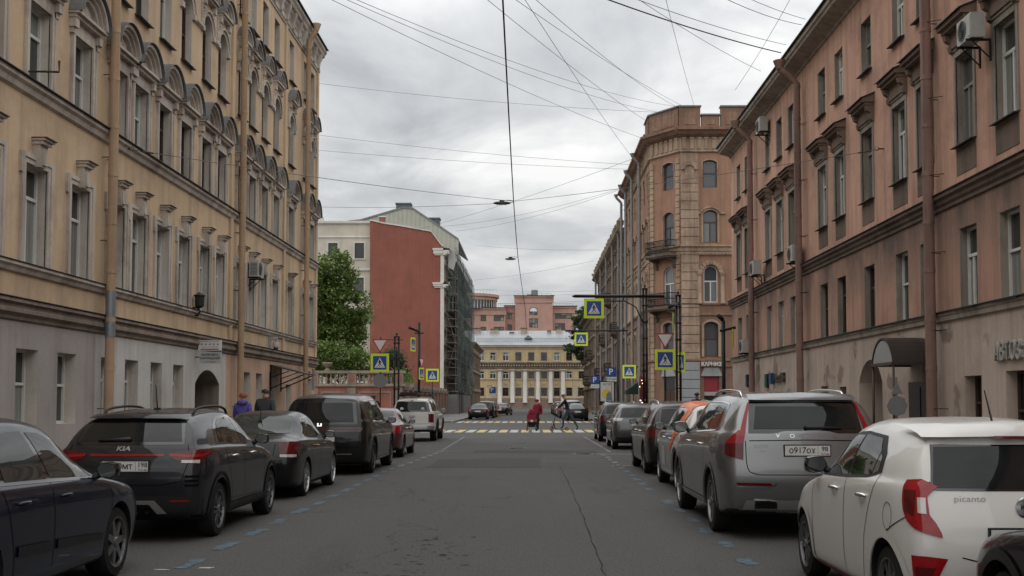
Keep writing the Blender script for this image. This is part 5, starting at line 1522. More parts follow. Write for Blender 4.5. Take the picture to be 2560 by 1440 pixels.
# rounded upper storey
cx, cy, rr_ = X(1170, YP + 8), YP + 8, X(1243, YP + 8) - X(1170, YP + 8)
zA, zB, zC_ = Z(770), Z(748), Z(733)
m = MB(); m.lathe([(rr_ * 1.0, zB), (rr_ * 1.0, zB + .8), (rr_ * 1.06, zC_ - .8), (rr_ * 1.06, zC_), (.1, zC_ + .3)], 40, 'z', (cx, cy, 0)); m.build('round_cornice', S_PNK, PH, True, 30)
for k in range(26):
    a0, a1 = R(180 + k * 7), R(180 + k * 7 + 6.4)
    q0, q1 = Vector((math.cos(a0), math.sin(a0), 0)) * rr_ * .97, Vector((math.cos(a1), math.sin(a1), 0)) * rr_ * .97
    m = MB(); m.face([(cx + q0.x, cy + q0.y, zA), (cx + q1.x, cy + q1.y, zA), (cx + q1.x, cy + q1.y, zB), (cx + q0.x, cy + q0.y, zB)])
    m.build('glass_panel', M_PANE if k % 4 else M_PANED, PH)
    MB().box(cx + q0.x * 1.005 - .06, cx + q0.x * 1.005 + .06, cy + q0.y * 1.005 - .06, cy + q0.y * 1.005 + .06, zA, zB).build('mullion', M_WHITE, PH)
m = MB(); m.lathe([(X(1345) - X(1336.5), Z(739)), (X(1345) - X(1336.5), Z(722)), ((X(1345) - X(1336.5)) * .8, Z(720.5))], 20, 'z', (X(1336.5), YP + 5, 0)); m.build('roof_tank', M_SHEET, PH, True, 40)
boxo('roof_box', (X(1317), X(1328), YP + 4, YP + 8, Z(741), Z(732)), S_PNK, PH)
m = MB()
for a, b, p in ((1295, 1378, 741), (1184, 1240, 731), (1245, 1286, 766), (1385, 1432, 767)):
    z = Z(p)
    m.tube([(X(a), YP + .5, z + 1.0), (X(b), YP + .5, z + 1.0)], .035, 4)
    for k in range(8): xk = lerp0(X(a), X(b), k / 7); m.tube([(xk, YP + .5, z), (xk, YP + .5, z + 1.0)], .03, 4)
m.build('roof_rail', M_SHEET, PH, kind='stuff')
# ================================================================ cars
def lerp(a, b, t):
    return a + (b - a) * t
def I(lst, t):
    if t <= lst[0][0]: return lst[0][1]
    for (a, va), (b, vb) in zip(lst, lst[1:]):
        if t <= b:
            return va + (vb - va) * (t - a) / (b - a)
    return lst[-1][1]
M_RUB = plain('tyre_rubber', (0.012, 0.012, 0.012), 0.85, spec=0.25, var=0.3, scale=30)
M_PLA = plain('black_trim', (0.012, 0.012, 0.013), 0.55, spec=0.4, var=0.25, scale=20)
M_GBL = plain('gloss_black', (0.006, 0.006, 0.007), 0.08, spec=0.5, coat=0.5)
M_SEAM = plain('panel_gap', (0.004, 0.004, 0.004), 0.9, spec=0.1)
M_BADGE = plain('badge_metal', (0.20, 0.20, 0.20), 0.3, metal=.7, var=.2, scale=30)
M_CHR = plain('chrome', (0.62, 0.62, 0.62), 0.12, metal=1.0, var=0.05)
M_ALU = plain('alloy', (0.42, 0.42, 0.43), 0.28, metal=0.9, var=0.12, scale=12)
M_ALUD = plain('alloy_dark', (0.055, 0.055, 0.058), 0.35, metal=0.6, var=0.12, scale=12)
M_ALUM = plain('alloy_grey', (0.20, 0.20, 0.205), 0.32, metal=0.8, var=0.12, scale=12)
M_SIL = plain('satin_silver', (0.34, 0.34, 0.34), 0.35, metal=0.7, var=0.1)
M_LRED = plain('lamp_red', (0.26, 0.006, 0.010), 0.12, spec=0.35, coat=.25, var=0.35, scale=14)
M_LDRK = plain('lamp_dark_red', (0.085, 0.004, 0.006), 0.12, spec=0.35, coat=.25, var=0.35, scale=14)
M_LWHT = plain('lamp_clear', (0.45, 0.43, 0.42), 0.08, spec=0.6, coat=1.0, var=0.3, scale=25)
M_PLATE = plain('plate_white', (0.56, 0.56, 0.54), 0.35, spec=0.4, var=0.05)
M_INK = plain('plate_ink', (0.01, 0.01, 0.012), 0.5, spec=0.3)
M_CGL = glass_dark('car_glass', (0.010, 0.012, 0.012))
M_CGL2 = glass_dark('car_glass_pale', (0.03, 0.034, 0.033))
M_FRED = plain('flag_red', (0.4, 0.02, 0.02), 0.5)
M_FBLU = plain('flag_blue', (0.02, 0.05, 0.3), 0.5)
M_WBADGE = plain('lit_badge', (0.7, 0.7, 0.7), 0.3, emit=((1, 1, 1), 0.6))

PROF = {
 'hatch': dict(
   top=[(0, .935), (.06, .965), (.15, .985), (.3, 1.0), (.42, .998), (.52, .975), (.58, .945), (.66, .835), (.74, .70), (.765, .665), (.80, .645), (.90, .595), (.965, .535), (1, .49)],
   belt=[(0, .66), (.3, .65), (.6, .635), (.76, .615), (.85, .585), (.95, .53), (1, .48)],
   rear=[(.14, .16), (.22, .06), (.34, .01), (.42, 0), (.58, .05), (.65, .09), (.70, .13), (.92, .38), (.96, .40)],
   front=[(.14, .20), (.25, .04), (.36, 0), (.45, .05), (.52, .13), (.6, .3)],
   plan=[(0, .86), (.012, .91), (.04, .955), (.09, .985), (.18, 1), (.82, 1), (.90, .975), (.95, .93), (.985, .84), (1, .74)],
   roofw=.665, bow=.07),
 'suv': dict(
   top=[(0, .94), (.05, .965), (.12, .98), (.3, 1.0), (.45, .998), (.55, .975), (.61, .945), (.68, .84), (.755, .715), (.78, .69), (.82, .675), (.92, .625), (.97, .575), (1, .52)],
   belt=[(0, .665), (.3, .655), (.6, .645), (.78, .635), (.88, .60), (.96, .55), (1, .50)],
   rear=[(.14, .18), (.22, .06), (.32, .0), (.42, 0), (.55, .04), (.64, .06), (.70, .09), (.91, .30), (.955, .31)],
   front=[(.14, .18), (.25, .04), (.36, 0), (.5, .04), (.57, .12), (.65, .3)],
   plan=[(0, .87), (.012, .92), (.04, .96), (.09, .99), (.18, 1), (.82, 1), (.90, .98), (.95, .94), (.985, .86), (1, .78)],
   roofw=.67, bow=.07),
 'sedan': dict(
   top=[(0, .685), (.015, .70), (.05, .715), (.12, .725), (.15, .735), (.19, .795), (.25, .89), (.29, .94), (.33, .97), (.42, .998), (.5, 1.0), (.56, .98), (.61, .945), (.68, .835), (.755, .70), (.775, .665), (.82, .645), (.90, .60), (.965, .54), (1, .49)],
   belt=[(0, .655), (.1, .665), (.2, .665), (.4, .65), (.6, .635), (.76, .615), (.85, .585), (.95, .53), (1, .48)],
   rear=[(.14, .16), (.22, .05), (.34, 0), (.44, 0), (.56, .04), (.64, .07), (.70, .10)],
   front=[(.14, .20), (.25, .04), (.36, 0), (.45, .05), (.52, .13), (.6, .3)],
   plan=[(0, .85), (.012, .90), (.04, .95), (.09, .985), (.18, 1), (.82, 1), (.90, .975), (.95, .93), (.985, .84), (1, .74)],
   roofw=.645, bow=.08),
}
STATIONS = [0, .012, .03, .055, .09, .13, .17, .21, .25, .29, .33, .38, .43, .48, .53, .57, .61, .65, .69, .73, .76, .79, .83, .87, .91, .945, .97, .988, 1]

class Car:
    def __init__(self, name, label, loc, S, group=None, rz=0.0):
        self.S = S
        self.root = thing(name, label, 'car', loc, rz, group)
        self.body()
    # ---- body shell
    def body(self):
        S = self.S
        P = dict(PROF[S['type']]); P.update(S.get('prof', {}))
        L, W, H, wb, ro, r = S['L'], S['W'], S['H'], S['wb'], S['ro'], S['r']
        gc = S.get('gc', .20)
        fo = L - wb - ro
        hw0 = W / 2
        bow = P['bow']
        self.H, self.W, self.L = H, W, L
        def ymap(s, z):
            zn = z / H
            yr = -ro + bow + I(P['rear'], zn) * 1.0
            yf = wb + fo - bow - I(P['front'], zn)
            return yr + s * (yf - yr)
        cols = []
        def section(s):
            zt = I(P['top'], s) * H
            zb = gc + (.05 if (s < .05 or s > .95) else 0)
            zbl = I(P['belt'], s) * H
            hw = hw0 * I(P['plan'], s)
            g = max(0, min(1, (zt - zbl) / (.22 * H)))
            xr = lerp(hw * .80, hw0 * P['roofw'] * 1.0 if not isinstance(P['roofw'], list) else hw0 * I(P['roofw'], s), g)
            xr = min(xr, hw * .86)
            zr = zt - lerp(.022, .062, g)
            zbl = min(zbl, zr - .012)
            pts = [(0, zb), (.55 * hw, zb), (.86 * hw, zb + .004), (.955 * hw, zb + .035), (.985 * hw, zb + .12),
                   (.998 * hw, lerp(zb, zbl, .42)), (1.0 * hw, lerp(zb, zbl, .66)), (.992 * hw, lerp(zb, zbl, .88)), (.97 * hw, zbl - .004)]
            xb, zb2 = .935 * hw, zbl + min(.012, .2 * (zr - zbl))
            pts.append((xb, zb2))
            for k in (.3, .62, .9):
                pts.append((lerp(xb, xr, k) + .03 * g * math.sin(k * math.pi) * 1.0, lerp(zb2, zr, k)))
            pts += [(xr * .93, lerp(zr, zt, .42)), (xr * .72, lerp(zr, zt, .80)), (xr * .38, zt - .004), (0, zt)]
            return pts
        ring0 = section(0); ring1 = section(1)
        for k in (0, .3, .6, .85):
            cols.append([Vector((x * k, ymap(0, z) - bow * (1 - k * k), z)) for x, z in ring0])
        for s in STATIONS:
            cols.append([Vector((x, ymap(s, z), z)) for x, z in section(s)])
        for k in (.85, .6, .3, 0):
            cols.append([Vector((x * k, ymap(1, z) + bow * (1 - k * k), z)) for x, z in ring1])
        bm = bmesh.new()
        V = [[bm.verts.new(q) for q in c] for c in cols]
        V2 = [[bm.verts.new((-q.x, q.y, q.z)) for q in c] for c in cols]
        n = len(cols[0])
        for a in range(len(cols) - 1):
            for b in range(n - 1):
                bm.faces.new((V[a][b], V[a + 1][b], V[a + 1][b + 1], V[a][b + 1]))
                bm.faces.new((V2[a][b], V2[a][b + 1], V2[a + 1][b + 1], V2[a + 1][b]))
        bmesh.ops.remove_doubles(bm, verts=bm.verts, dist=.0008)
        bmesh.ops.dissolve_degenerate(bm, dist=.0005, edges=bm.edges)
        bmesh.ops.recalc_face_normals(bm, faces=bm.faces)
        me = bpy.data.meshes.new('body')
        bm.to_mesh(me); bm.free()
        me.materials.append(S['paint']); me.materials.append(M_PLA)
        ob = bpy.data.objects.new('tmp', me); COL.objects.link(ob)
        sub = ob.modifiers.new('s', 'SUBSURF'); sub.levels = S.get('lev', 2); sub.render_levels = sub.levels
        # wheel houses
        cb = MB()
        ra = r * S.get('arch', 1.13)
        for y in (0, wb):
            for sx in (-1, 1):
                x0, x1 = sx * (hw0 - .33), sx * (hw0 + .3)
                cb.lathe([(ra, min(x0, x1)), (ra, max(x0, x1))], 40, 'x', (0, y, r + .01), mi=1)
        cme = cb.mesh('cut', [S['paint'], M_PLA])
        cut = bpy.data.objects.new('cut', cme); COL.objects.link(cut)
        bo = ob.modifiers.new('b', 'BOOLEAN'); bo.operation = 'DIFFERENCE'; bo.object = cut; bo.solver = 'EXACT'
        me2 = evaluated_mesh(ob)
        bpy.data.objects.remove(ob); bpy.data.objects.remove(cut)
        me2.name = 'body'
        clad = S.get('clad', 0)
        for p in me2.polygons:
            p.use_smooth = True
            if p.material_index == 0 and (p.normal.z < -.6 or p.center.z < gc + clad):
                p.material_index = 1
        me2.set_sharp_from_angle(angle=R(42))
        self.bodyo = link_mesh('body', me2, self.root)
        b2 = bmesh.new(); b2.from_mesh(me2)
        bmesh.ops.triangulate(b2, faces=b2.faces)
        self.bvh = BVHTree.FromBMesh(b2); b2.free()
    # ---- projections on the shell
    def cast(self, view, a, b, off):
        if view == 'side': o, d = Vector((3, a, b)), Vector((-1, 0, 0))
        elif view == 'rear': o, d = Vector((a, -6, b)), Vector((0, 1, 0))
        elif view == 'corner':
            q = .70710678
            a0 = (.93 * self.W / 2 - self.S['ro'] + .17) * q + a
            o, d = Vector((a0 * q + 4 * q, a0 * q - 4 * q, b)), Vector((-q, q, 0))
        elif view == 'front': o, d = Vector((a, 9, b)), Vector((0, -1, 0))
        else: o, d = Vector((a, b, 4)), Vector((0, 0, -1))
        h, nrm, i, dist = self.bvh.ray_cast(o, d)
        if h is None:
            g = Vector((self.W / 2, a, b)) if view == 'side' else Vector((self.W * .45, -self.S['ro'] + .2, b)) if view == 'corner' else Vector((a, -self.S['ro'], b)) if view == 'rear' else Vector((a, self.S['wb'] + 1, b)) if view == 'front' else Vector((a, b, self.H))
            h, nrm, i, dist = self.bvh.find_nearest(g)
        if nrm.dot(d) > 0: nrm = -nrm
        if nrm.dot(d) > -.25:   # grazing: push along the view instead
            nrm = (nrm - d * .6).normalized()
        return h + nrm * off
    @staticmethod
    def resample(pl, n):
        pl = [Vector((q[0], q[1])) for q in pl]
        d = [0]
        for a, b in zip(pl, pl[1:]): d.append(d[-1] + (b - a).length)
        out = []
        for k in range(n + 1):
            t = d[-1] * k / n
            for j in range(len(pl) - 1):
                if t <= d[j + 1] + 1e-9:
                    u = (t - d[j]) / max(1e-9, d[j + 1] - d[j])
                    out.append(pl[j].lerp(pl[j + 1], u)); break
            else:
                out.append(pl[-1])
        return out
    def patch(self, name, mat_, view, lo, hi, nu=10, nv=6, off=.004, both=None, parent=None, exact=False):
        if exact:   # one column per given point
            A = [Vector(q) for q in lo]; B = [Vector(q) for q in hi]; nu = len(A) - 1
        else:
            A, B = self.resample(lo, nu), self.resample(hi, nu)
        G = [[self.cast(view, *(A[i].lerp(B[i], j / nv)), off) for i in range(nu + 1)] for j in range(nv + 1)]
        res = []
        sides = (1, -1) if (both if both is not None else view == 'side') else (1,)
        for sx in sides:
            m = MB()
            idx = [[m.p((q.x * sx, q.y, q.z)) for q in row] for row in G]
            for j in range(nv):
                for i in range(nu):
                    f = [idx[j][i], idx[j][i + 1], idx[j + 1][i + 1], idx[j + 1][i]]
                    m.f.append(f if sx == 1 else f[::-1]); m.m.append(0)
            me = m.mesh(name, mat_, True)
            res.append(link_mesh(name, me, parent or self.root))
        return res
    def strip(self, name, mat_, view, pls, w=.008, off=.003, both=None, step=.06):
        """thin bands (gaps, trim) along polylines laid on the shell"""
        sides = (1, -1) if (both if both is not None else view == 'side') else (1,)
        m = MB()
        for pl in pls:
            n = max(2, int(sum((Vector(b) - Vector(a)).length for a, b in zip(pl, pl[1:])) / step))
            pts = self.resample(pl, n)
            L_, R_ = [], []
            for k, q in enumerate(pts):
                d = pts[min(k + 1, n)] - pts[max(k - 1, 0)]
                nn = Vector((-d.y, d.x)).normalized() * w / 2
                L_.append(self.cast(view, *(q + nn), off)); R_.append(self.cast(view, *(q - nn), off))
            for sx in sides:
                a = [m.p((q.x * sx, q.y, q.z)) for q in L_]; b = [m.p((q.x * sx, q.y, q.z)) for q in R_]
                for k in range(n):
                    f = [b[k], b[k + 1], a[k + 1], a[k]]
                    m.f.append(f if sx == 1 else f[::-1]); m.m.append(0)
        return m.build(name, mat_, self.root, smooth=True, kind='stuff' if len(pls) > 1 or len(sides) > 1 else None)
    def arc_ring(self, name, mat_, y, r0, r1, off=.012, a0=-12, a1=192, n=26):
        lo, hi = [], []
        for k in range(n + 1):
            t = R(lerp(a0, a1, k / n))
            zc = self.S['r'] + .01
            hi.append((y + r1 * math.cos(t), zc + r1 * math.sin(t))); lo.append((y + r0 * math.cos(t), zc + r0 * math.sin(t)))
        return self.patch(name, mat_, 'side', lo[::-1], hi[::-1], nv=2, off=off, exact=True)
    # ---- fittings
    def wheels(self, style='multi', rim_mat=None, tw=.205, spokes=5, rim=.70):
        S = self.S; r = S['r']; hw = S['W'] / 2
        key = (r, style, spokes, tw, rim)
        rr = r * rim
        t = MB()
        t.lathe([(rr * .93, -tw / 2 + .02), (rr, -tw / 2), (r * .93, -tw / 2 + .004), (r * .985, -tw / 2 + .03), (r, -tw * .2), (r, tw * .2), (r * .985, tw / 2 - .03), (r * .93, tw / 2 - .004), (rr, tw / 2), (rr * .93, tw / 2 - .02)], 36, 'x', closed=False)
        tme = t.mesh('tyre', M_RUB, True, 40)
        k = MB()
        k.lathe([(rr * .97, tw / 2 - .004), (rr * 1.0, tw / 2 - .001), (rr * .96, tw / 2 - .006), (rr * .93, tw / 2 - .03), (rr * .90, -tw * .3), (.0001, -tw * .3)], 32, 'x', closed=False, mi=1)
        k.lathe([(rr * 1.0, tw / 2 - .002), (rr * 1.0, tw / 2 + .003), (rr * .94, tw / 2 - .002), (rr * .92, tw / 2 - .03)], 32, 'x', closed=False, mi=0)
        n = spokes
        for i in range(n):
            subs = (0,) if style in ('flat', 'star') else (-.16, .16) if style == 'twin' else (0,)
            for da in subs:
                th = 2 * math.pi * i / n + .3
                w0, w1 = (.055, .04) if style == 'twin' else (.105, .075) if style == 'star' else (.16, .10) if style == 'flat' else (.06, .05)
                ax = tw / 2 - .012
                M = Matrix.Rotation(th, 4, 'X')
                k.M = M
                a0, a1 = rr * .12, rr * .95
                b = da * rr * .9
                pts = [(ax + .0, b * .35 - w0 * rr, a0), (ax, b * .35 + w0 * rr, a0), (ax - .004, b * 1.5 + w1 * rr, a1), (ax - .004, b * 1.5 - w1 * rr, a1)]
                bk = [(q[0] - .045, q[1] * 1.05, q[2]) for q in pts]
                P_ = [k.p(q) for q in pts]; Q_ = [k.p(q) for q in bk]
                for f in ([P_[0], P_[1], P_[2], P_[3]], [P_[1], Q_[1], Q_[2], P_[2]], [P_[3], P_[2], Q_[2], Q_[3]], [P_[0], P_[3], Q_[3], Q_[0]]):
                    k.f.append(f); k.m.append(0)
                k.M = None
        k.lathe([(rr * .20, tw / 2 - .05), (rr * .20, tw / 2 - .008), (rr * .16, tw / 2), (.0001, tw / 2)], 20, 'x', mi=0, closed=False)
        kme = k.mesh('rim', [rim_mat or M_ALU, M_SEAM], False)
        for y in (S['wb'], 0):
            for sx in (1, -1):
                w = link_mesh('wheel', tme, self.root, (sx * (hw - tw / 2 - S.get('inset', .025)), y, r), math.pi if sx < 0 else 0)
                link_mesh('rim', kme, w)
    def mirror(self, y, z, mat_, glass=True, w=.20, h=.14):
        S = self.S
        base = self.cast('side', y, z, 0)
        for sx in (1, -1):
            m = MB()
            # housing: rounded block, open face to the rear
            prof = [(0, .0), (.25, -.42), (.7, -.5), (.95, -.35), (1, 0), (.93, .40), (.6, .5), (.2, .46)]
            ringsY = [(-.05, .90), (-.02, 1.0), (.04, .97), (.09, .75), (.12, .35)]
            x0 = base.x - .015
            rings = []
            for yy, s in ringsY:
                rings.append([m.p((sx * (x0 + w * (.5 + (a - .5) * s)), y + yy + .02, z + .07 + h * b * s)) for a, b in prof])
            for k in range(len(rings) - 1):
                for i in range(len(prof)):
                    f = [rings[k][i], rings[k][(i + 1) % len(prof)], rings[k + 1][(i + 1) % len(prof)], rings[k + 1][i]]
                    m.f.append(f if sx > 0 else f[::-1]); m.m.append(0)
            m.f.append(rings[-1] if sx > 0 else rings[-1][::-1]); m.m.append(0)
            m.f.append(rings[0][::-1] if sx > 0 else rings[0]); m.m.append(1)
            m.tube([(sx * (base.x - .04), y + .02, z + .0), (sx * (x0 + .03), y + .04, z + .05)], [.035, .028], 8, mi=1)
            mo = m.build('door_mirror', [mat_, M_PLA], self.root, True, 50)
            g = MB()
            poly = [(sx * (x0 + w * (.5 + (a - .5) * .82)), z + .07 + h * b * .8) for a, b in prof]
            g.face([(q[0], y - .034, q[1]) for q in (poly if sx > 0 else poly[::-1])])
            g.build('mirror_glass', M_MIRR, mo)
    def handle(self, y, z, mat_, ln=.19):
        b = self.cast('side', y, z, 0)
        for sx in (1, -1):
            m = MB()
            m.tube([(sx * (b.x - .005), y - ln / 2, z), (sx * (b.x + .03), y - ln * .3, z + .004), (sx * (b.x + .034), y + ln * .1, z + .004), (sx * (b.x - .005), y + ln / 2, z)], [.012, .016, .016, .013], 8)
            m.build('door_handle', mat_, self.root, True)
    def plate(self, z, txt, region, w=.52, h=.112, x=0.0, y=None):
        p = self.cast('rear', x, z, .012)
        if y is not None: p.y = y
        fr = boxo('license_plate', (x - w / 2 - .012, x + w / 2 + .012, p.y - .004, p.y + .02, z - h / 2 - .014, z + h / 2 + .012), M_PLA, self.root)
        boxo('plate_panel', (x - w / 2, x + w / 2, p.y - .009, p.y - .0045, z - h / 2, z + h / 2), M_PLATE, fr)
        M = Matrix.Translation((x - .062, p.y - .0105, z)) @ Matrix.Rotation(R(90), 4, 'X')
        if txt:
            text_obj('plate_number', txt, .098, M_INK, fr, M, sx=.98, bold=.0012)
            M2 = Matrix.Translation((x + .198, p.y - .0105, z + .016)) @ Matrix.Rotation(R(90), 4, 'X')
            text_obj('plate_region', region, .078, M_INK, fr, M2, sx=.98, bold=.001)
            text_obj('plate_country', 'RUS', .030, M_INK, fr, Matrix.Translation((x + .178, p.y - .0105, z - .037)) @ Matrix.Rotation(R(90), 4, 'X'))
            m = MB()
            m.box(x + .118, x + .121, p.y - .0108, p.y - .0095, z - h / 2 + .004, z + h / 2 - .004)
            m.box(x + .214, x + .250, p.y - .0108, p.y - .0095, z - .040, z - .034)
            m.build('plate_line', M_INK, fr)
            MB().box(x + .214, x + .250, p.y - .0108, p.y - .0095, z - .046, z - .0405).build('plate_flag', M_FRED, fr)
        return fr
    def rails(self, y0, y1, x, mat_, h=.055):
        for sx in (1, -1):
            m = MB()
            z = lambda y: self.cast('top', x, y, 0).z
            n = 8
            path = [(sx * x, y0, z(y0) - .005)]
            for k in range(n + 1):
                y = lerp(y0 + .10, y1 - .10, k / n)
                path.append((sx * x, y, z(y) + h * (1 if 0 < k < n else .85)))
            path.append((sx * x, y1, z(y1) - .005))
            m.tube(path, .017, 8)
            m.build('roof_rail', mat_, self.root, True)
    def antenna(self, y, fin=False, lean=-.28, h=.34, x=0):
        z = self.cast('top', x, y, 0).z
        m = MB()
        if fin:
            m.prism([(y - .07, z - .005), (y + .10, z - .005), (y - .035, z + .062), (y - .06, z + .058)], 'x', x - .016, x + .016)
            m.box(x - .03, x + .03, y - .08, y + .1, z - .01, z + .008)
        else:
            m.box(x - .03, x + .03, y - .04, y + .04, z - .008, z + .018)
            m.tube([(x, y, z), (x, y + lean * h, z + h)], [.009, .005], 6)
        m.build('antenna', M_PLA if not fin else self.S['paint'], self.root, False)
    def text(self, name, txt, size, x, z, mat_, depth=.004, off=.006, **kw):
        me = text_mesh(txt, size, 0, **kw)
        for v in me.vertices:
            v.co = self.cast('rear', x + v.co.x, z + v.co.y, off)
        me.materials.clear(); me.materials.append(mat_)
        return link_mesh(name, me, self.root)
    def wiper(self, x0, z0, x1, z1):
        a, b = self.cast('rear', x0, z0, .02), self.cast('rear', x1, z1, .02)
        m = MB(); m.tube([a + Vector((0, .01, -.01)), a, b], [.03, .022, .009], 8)
        m.build('wiper', M_PLA, self.root, True)
M_MIRR = plain('mirror_glass', (0.14, 0.145, 0.145), 0.03, metal=1.0)
def handles(c, ys, z, m):
    for y in ys: c.handle(y, z, m)
def side_glass(c, panes, trim=None, trim_mat=None, off=.006, gl=None):
    """panes: list of (lo points, hi points) in (y, z)"""
    if trim:
        c.patch('window_surround', trim_mat or M_GBL, 'side', trim[0], trim[1], nu=18, nv=8, off=.003)
    for lo, hi in panes:
        c.patch('side_window', gl or M_CGL, 'side', lo, hi, nu=12, nv=8, off=off)
def rear_glass(c, zb, zt, wb_, wt, mat_=None, off=.004, sag=.0, frame=None):
    if frame:
        c.patch('rear_window_frame', M_GBL, 'rear', [(-wb_ - frame, zb - frame), (0, zb - frame - sag), (wb_ + frame, zb - frame)], [(-wt - frame, zt + frame), (0, zt + frame), (wt + frame, zt + frame)], 16, 8, off * .6)
    return c.patch('rear_window', mat_ or M_CGL, 'rear', [(-wb_, zb), (0, zb - sag), (wb_, zb)], [(-wt, zt), (0, zt + .01), (wt, zt)], 16, 8, off)
def windscreen(c, zb, zt, wb_, wt):
    c.patch('windscreen', M_CGL, 'front', [(wb_, zb), (0, zb + .03), (-wb_, zb)], [(wt, zt), (0, zt + .02), (-wt, zt)], 14, 8, .004)
def headlights(c, z0, z1, x0, x1):
    for sx in (1, -1):
        c.patch('headlight', M_LWHT, 'front', [(sx * x0, z0), (sx * x1, z0 + .03)], [(sx * x0, z1 - .03), (sx * x1, z1)], 6, 4, .004)
def tails(c, name, mat_, lo, hi, nu=8, nv=5, off=.006, view='rear'):
    """the same lamp on both rear corners (x > 0 given)"""
    c.patch(name, mat_, view, lo, hi, nu, nv, off, both=True)

M_ACG2 = plain('badge_pale', (.30, .30, .30), .35, metal=.5)
def car_rio(loc):
    pt = paint('paint_graphite', (0.018, 0.019, 0.023), metal=.3, rough=.32, dust=.14)
    c = Car('hatchback_car', 'dark grey crossover hatchback with roof rails, second from the front on the left', loc,
            dict(type='hatch', L=4.24, W=1.76, H=1.53, wb=2.6, ro=.80, r=.325, gc=.22, clad=.10, paint=pt,
                 prof=dict(belt=[(0, .70), (.3, .69), (.6, .67), (.76, .64), (.85, .60), (.95, .54), (1, .48)], rear=[(.14, .14), (.22, .05), (.34, .01), (.5, 0), (.63, .04), (.70, .09), (.75, .14), (.92, .38), (.955, .37)])))
    side_glass(c, [([(1.12, 1.07), (1.98, 1.03)], [(1.10, 1.40), (1.38, 1.385), (1.60, 1.33)]),
                   ([(.30, 1.10), (1.05, 1.075)], [(.36, 1.33), (.55, 1.385), (1.03, 1.41)]),
                   ([(.10, 1.12), (.27, 1.105)], [(.20, 1.24), (.31, 1.30)])],
               trim=([(-.02, 1.10), (1.05, 1.055), (2.10, 1.01)], [(.16, 1.30), (.5, 1.41), (1.1, 1.435), (1.45, 1.41), (1.68, 1.34)]))
    rear_glass(c, 1.145, 1.35, .585, .52, frame=.035)
    c.patch('spoiler', pt, 'rear', [(-.56, 1.375), (0, 1.385), (.56, 1.375)], [(-.55, 1.425), (0, 1.445), (.55, 1.425)], 12, 3, .045)
    windscreen(c, 1.02, 1.36, .62, .50)
    # tail lamps wrap the corner and are joined by a thin red bar
    tails(c, 'tail_light', M_LDRK, [(-.30, .972), (-.22, .92), (-.02, .91), (.20, 1.0)], [(-.30, 1.012), (-.18, 1.04), (.0, 1.05), (.26, 1.055)], 14, 5, .008, view='corner')
    tails(c, 'tail_light', M_LRED, [(-.30, .985), (-.16, .968), (.02, .972), (.17, 1.015)], [(-.30, 1.012), (-.16, .998), (.02, 1.0), (.19, 1.03)], 14, 3, .011, view='corner')
    tails(c, 'reversing_light', M_LWHT, [(-.21, .907), (-.03, .902)], [(-.20, .938), (-.02, .938)], 6, 3, .012, view='corner')
    c.patch('light_bar', M_LRED, 'rear', [(-.42, .985), (.42, .985)], [(-.42, 1.008), (.42, 1.008)], 14, 2, .006)
    c.plate(.872, '   10мт', '198')
    c.text('badge', 'KIA', .068, -.05, 1.066, M_ACG2, sx=1.5, bold=.002, shear=.12)
    # bumper: dark lower part, silver diffuser, twin pipes, lamps, side gills
    c.patch('bumper_lower', M_PLA, 'rear', [(-.80, .24), (.80, .24)], [(-.82, .50), (-.5, .54), (.5, .54), (.82, .50)], 16, 5, .008)
    c.patch('skid_plate', M_SIL, 'rear', [(-.46, .34), (.46, .34)], [(-.33, .49), (.33, .49)], 10, 4, .018)
    c.patch('diffuser', M_SEAM, 'rear', [(-.40, .28), (.40, .28)], [(-.27, .445), (.27, .445)], 10, 4, .024)
    tails(c, 'bumper_reflector', M_LRED, [(.50, .47), (.70, .47)], [(.50, .49), (.70, .49)], 5, 2, .016)
    for k in range(3):
        tails(c, 'bumper_gill', M_SEAM, [(.66, .64 + .05 * k), (.80, .64 + .05 * k)], [(.66, .665 + .05 * k), (.80, .67 + .05 * k)], 4, 2, .004)
    pe = c.cast('rear', .20, .37, 0)
    for dx in (-.055, .055):
        m = MB(); m.lathe([(.045, pe.y - .05), (.045, pe.y + .1)], 16, 'y', (.20 + dx, 0, .37), closed=False)
        m.lathe([(.036, pe.y - .048), (.0001, pe.y - .02)], 16, 'y', (.20 + dx, 0, .37), closed=False, mi=1)
        m.build('exhaust_pipe', [M_CHR, M_SEAM], c.root, True, 40)
    for y in (0, 2.6):
        c.arc_ring('arch_trim', M_PLA, y, .365, .435)
    c.patch('sill_cladding', M_PLA, 'side', [(.40, .24), (2.2, .24)], [(.40, .37), (2.2, .37)], 10, 3, .010)
    c.patch('door_moulding', pt, 'side', [(.46, .40), (2.05, .37)], [(.46, .415), (2.05, .385)], 10, 2, .012)
    c.strip('panel_gaps', M_SEAM, 'side', [[(1.08, 1.0), (1.10, .7), (1.12, .36)], [(.22, 1.03), (.36, .80), (.50, .55), (.52, .36)], [(2.12, .98), (2.16, .75), (2.14, .36)], [(-.50, 1.0), (-.52, .7)]])
    c.strip('tailgate_gap', M_SEAM, 'rear', [[(-.66, 1.11), (-.70, .95), (-.62, .70), (-.40, .66), (.40, .66), (.62, .70), (.70, .95), (.66, 1.11)]])
    handles(c, (.62, 1.52), .935, M_CHR)
    c.mirror(1.93, 1.03, pt)
    c.rails(-.05, 1.45, .53, M_PLA, .06)
    c.antenna(.28, lean=-.25, h=.30)
    c.wiper(.0, 1.165, -.36, 1.15)
    headlights(c, .66, .82, .45, .72)
    c.wheels('twin', M_ALUM, spokes=5)
    return c

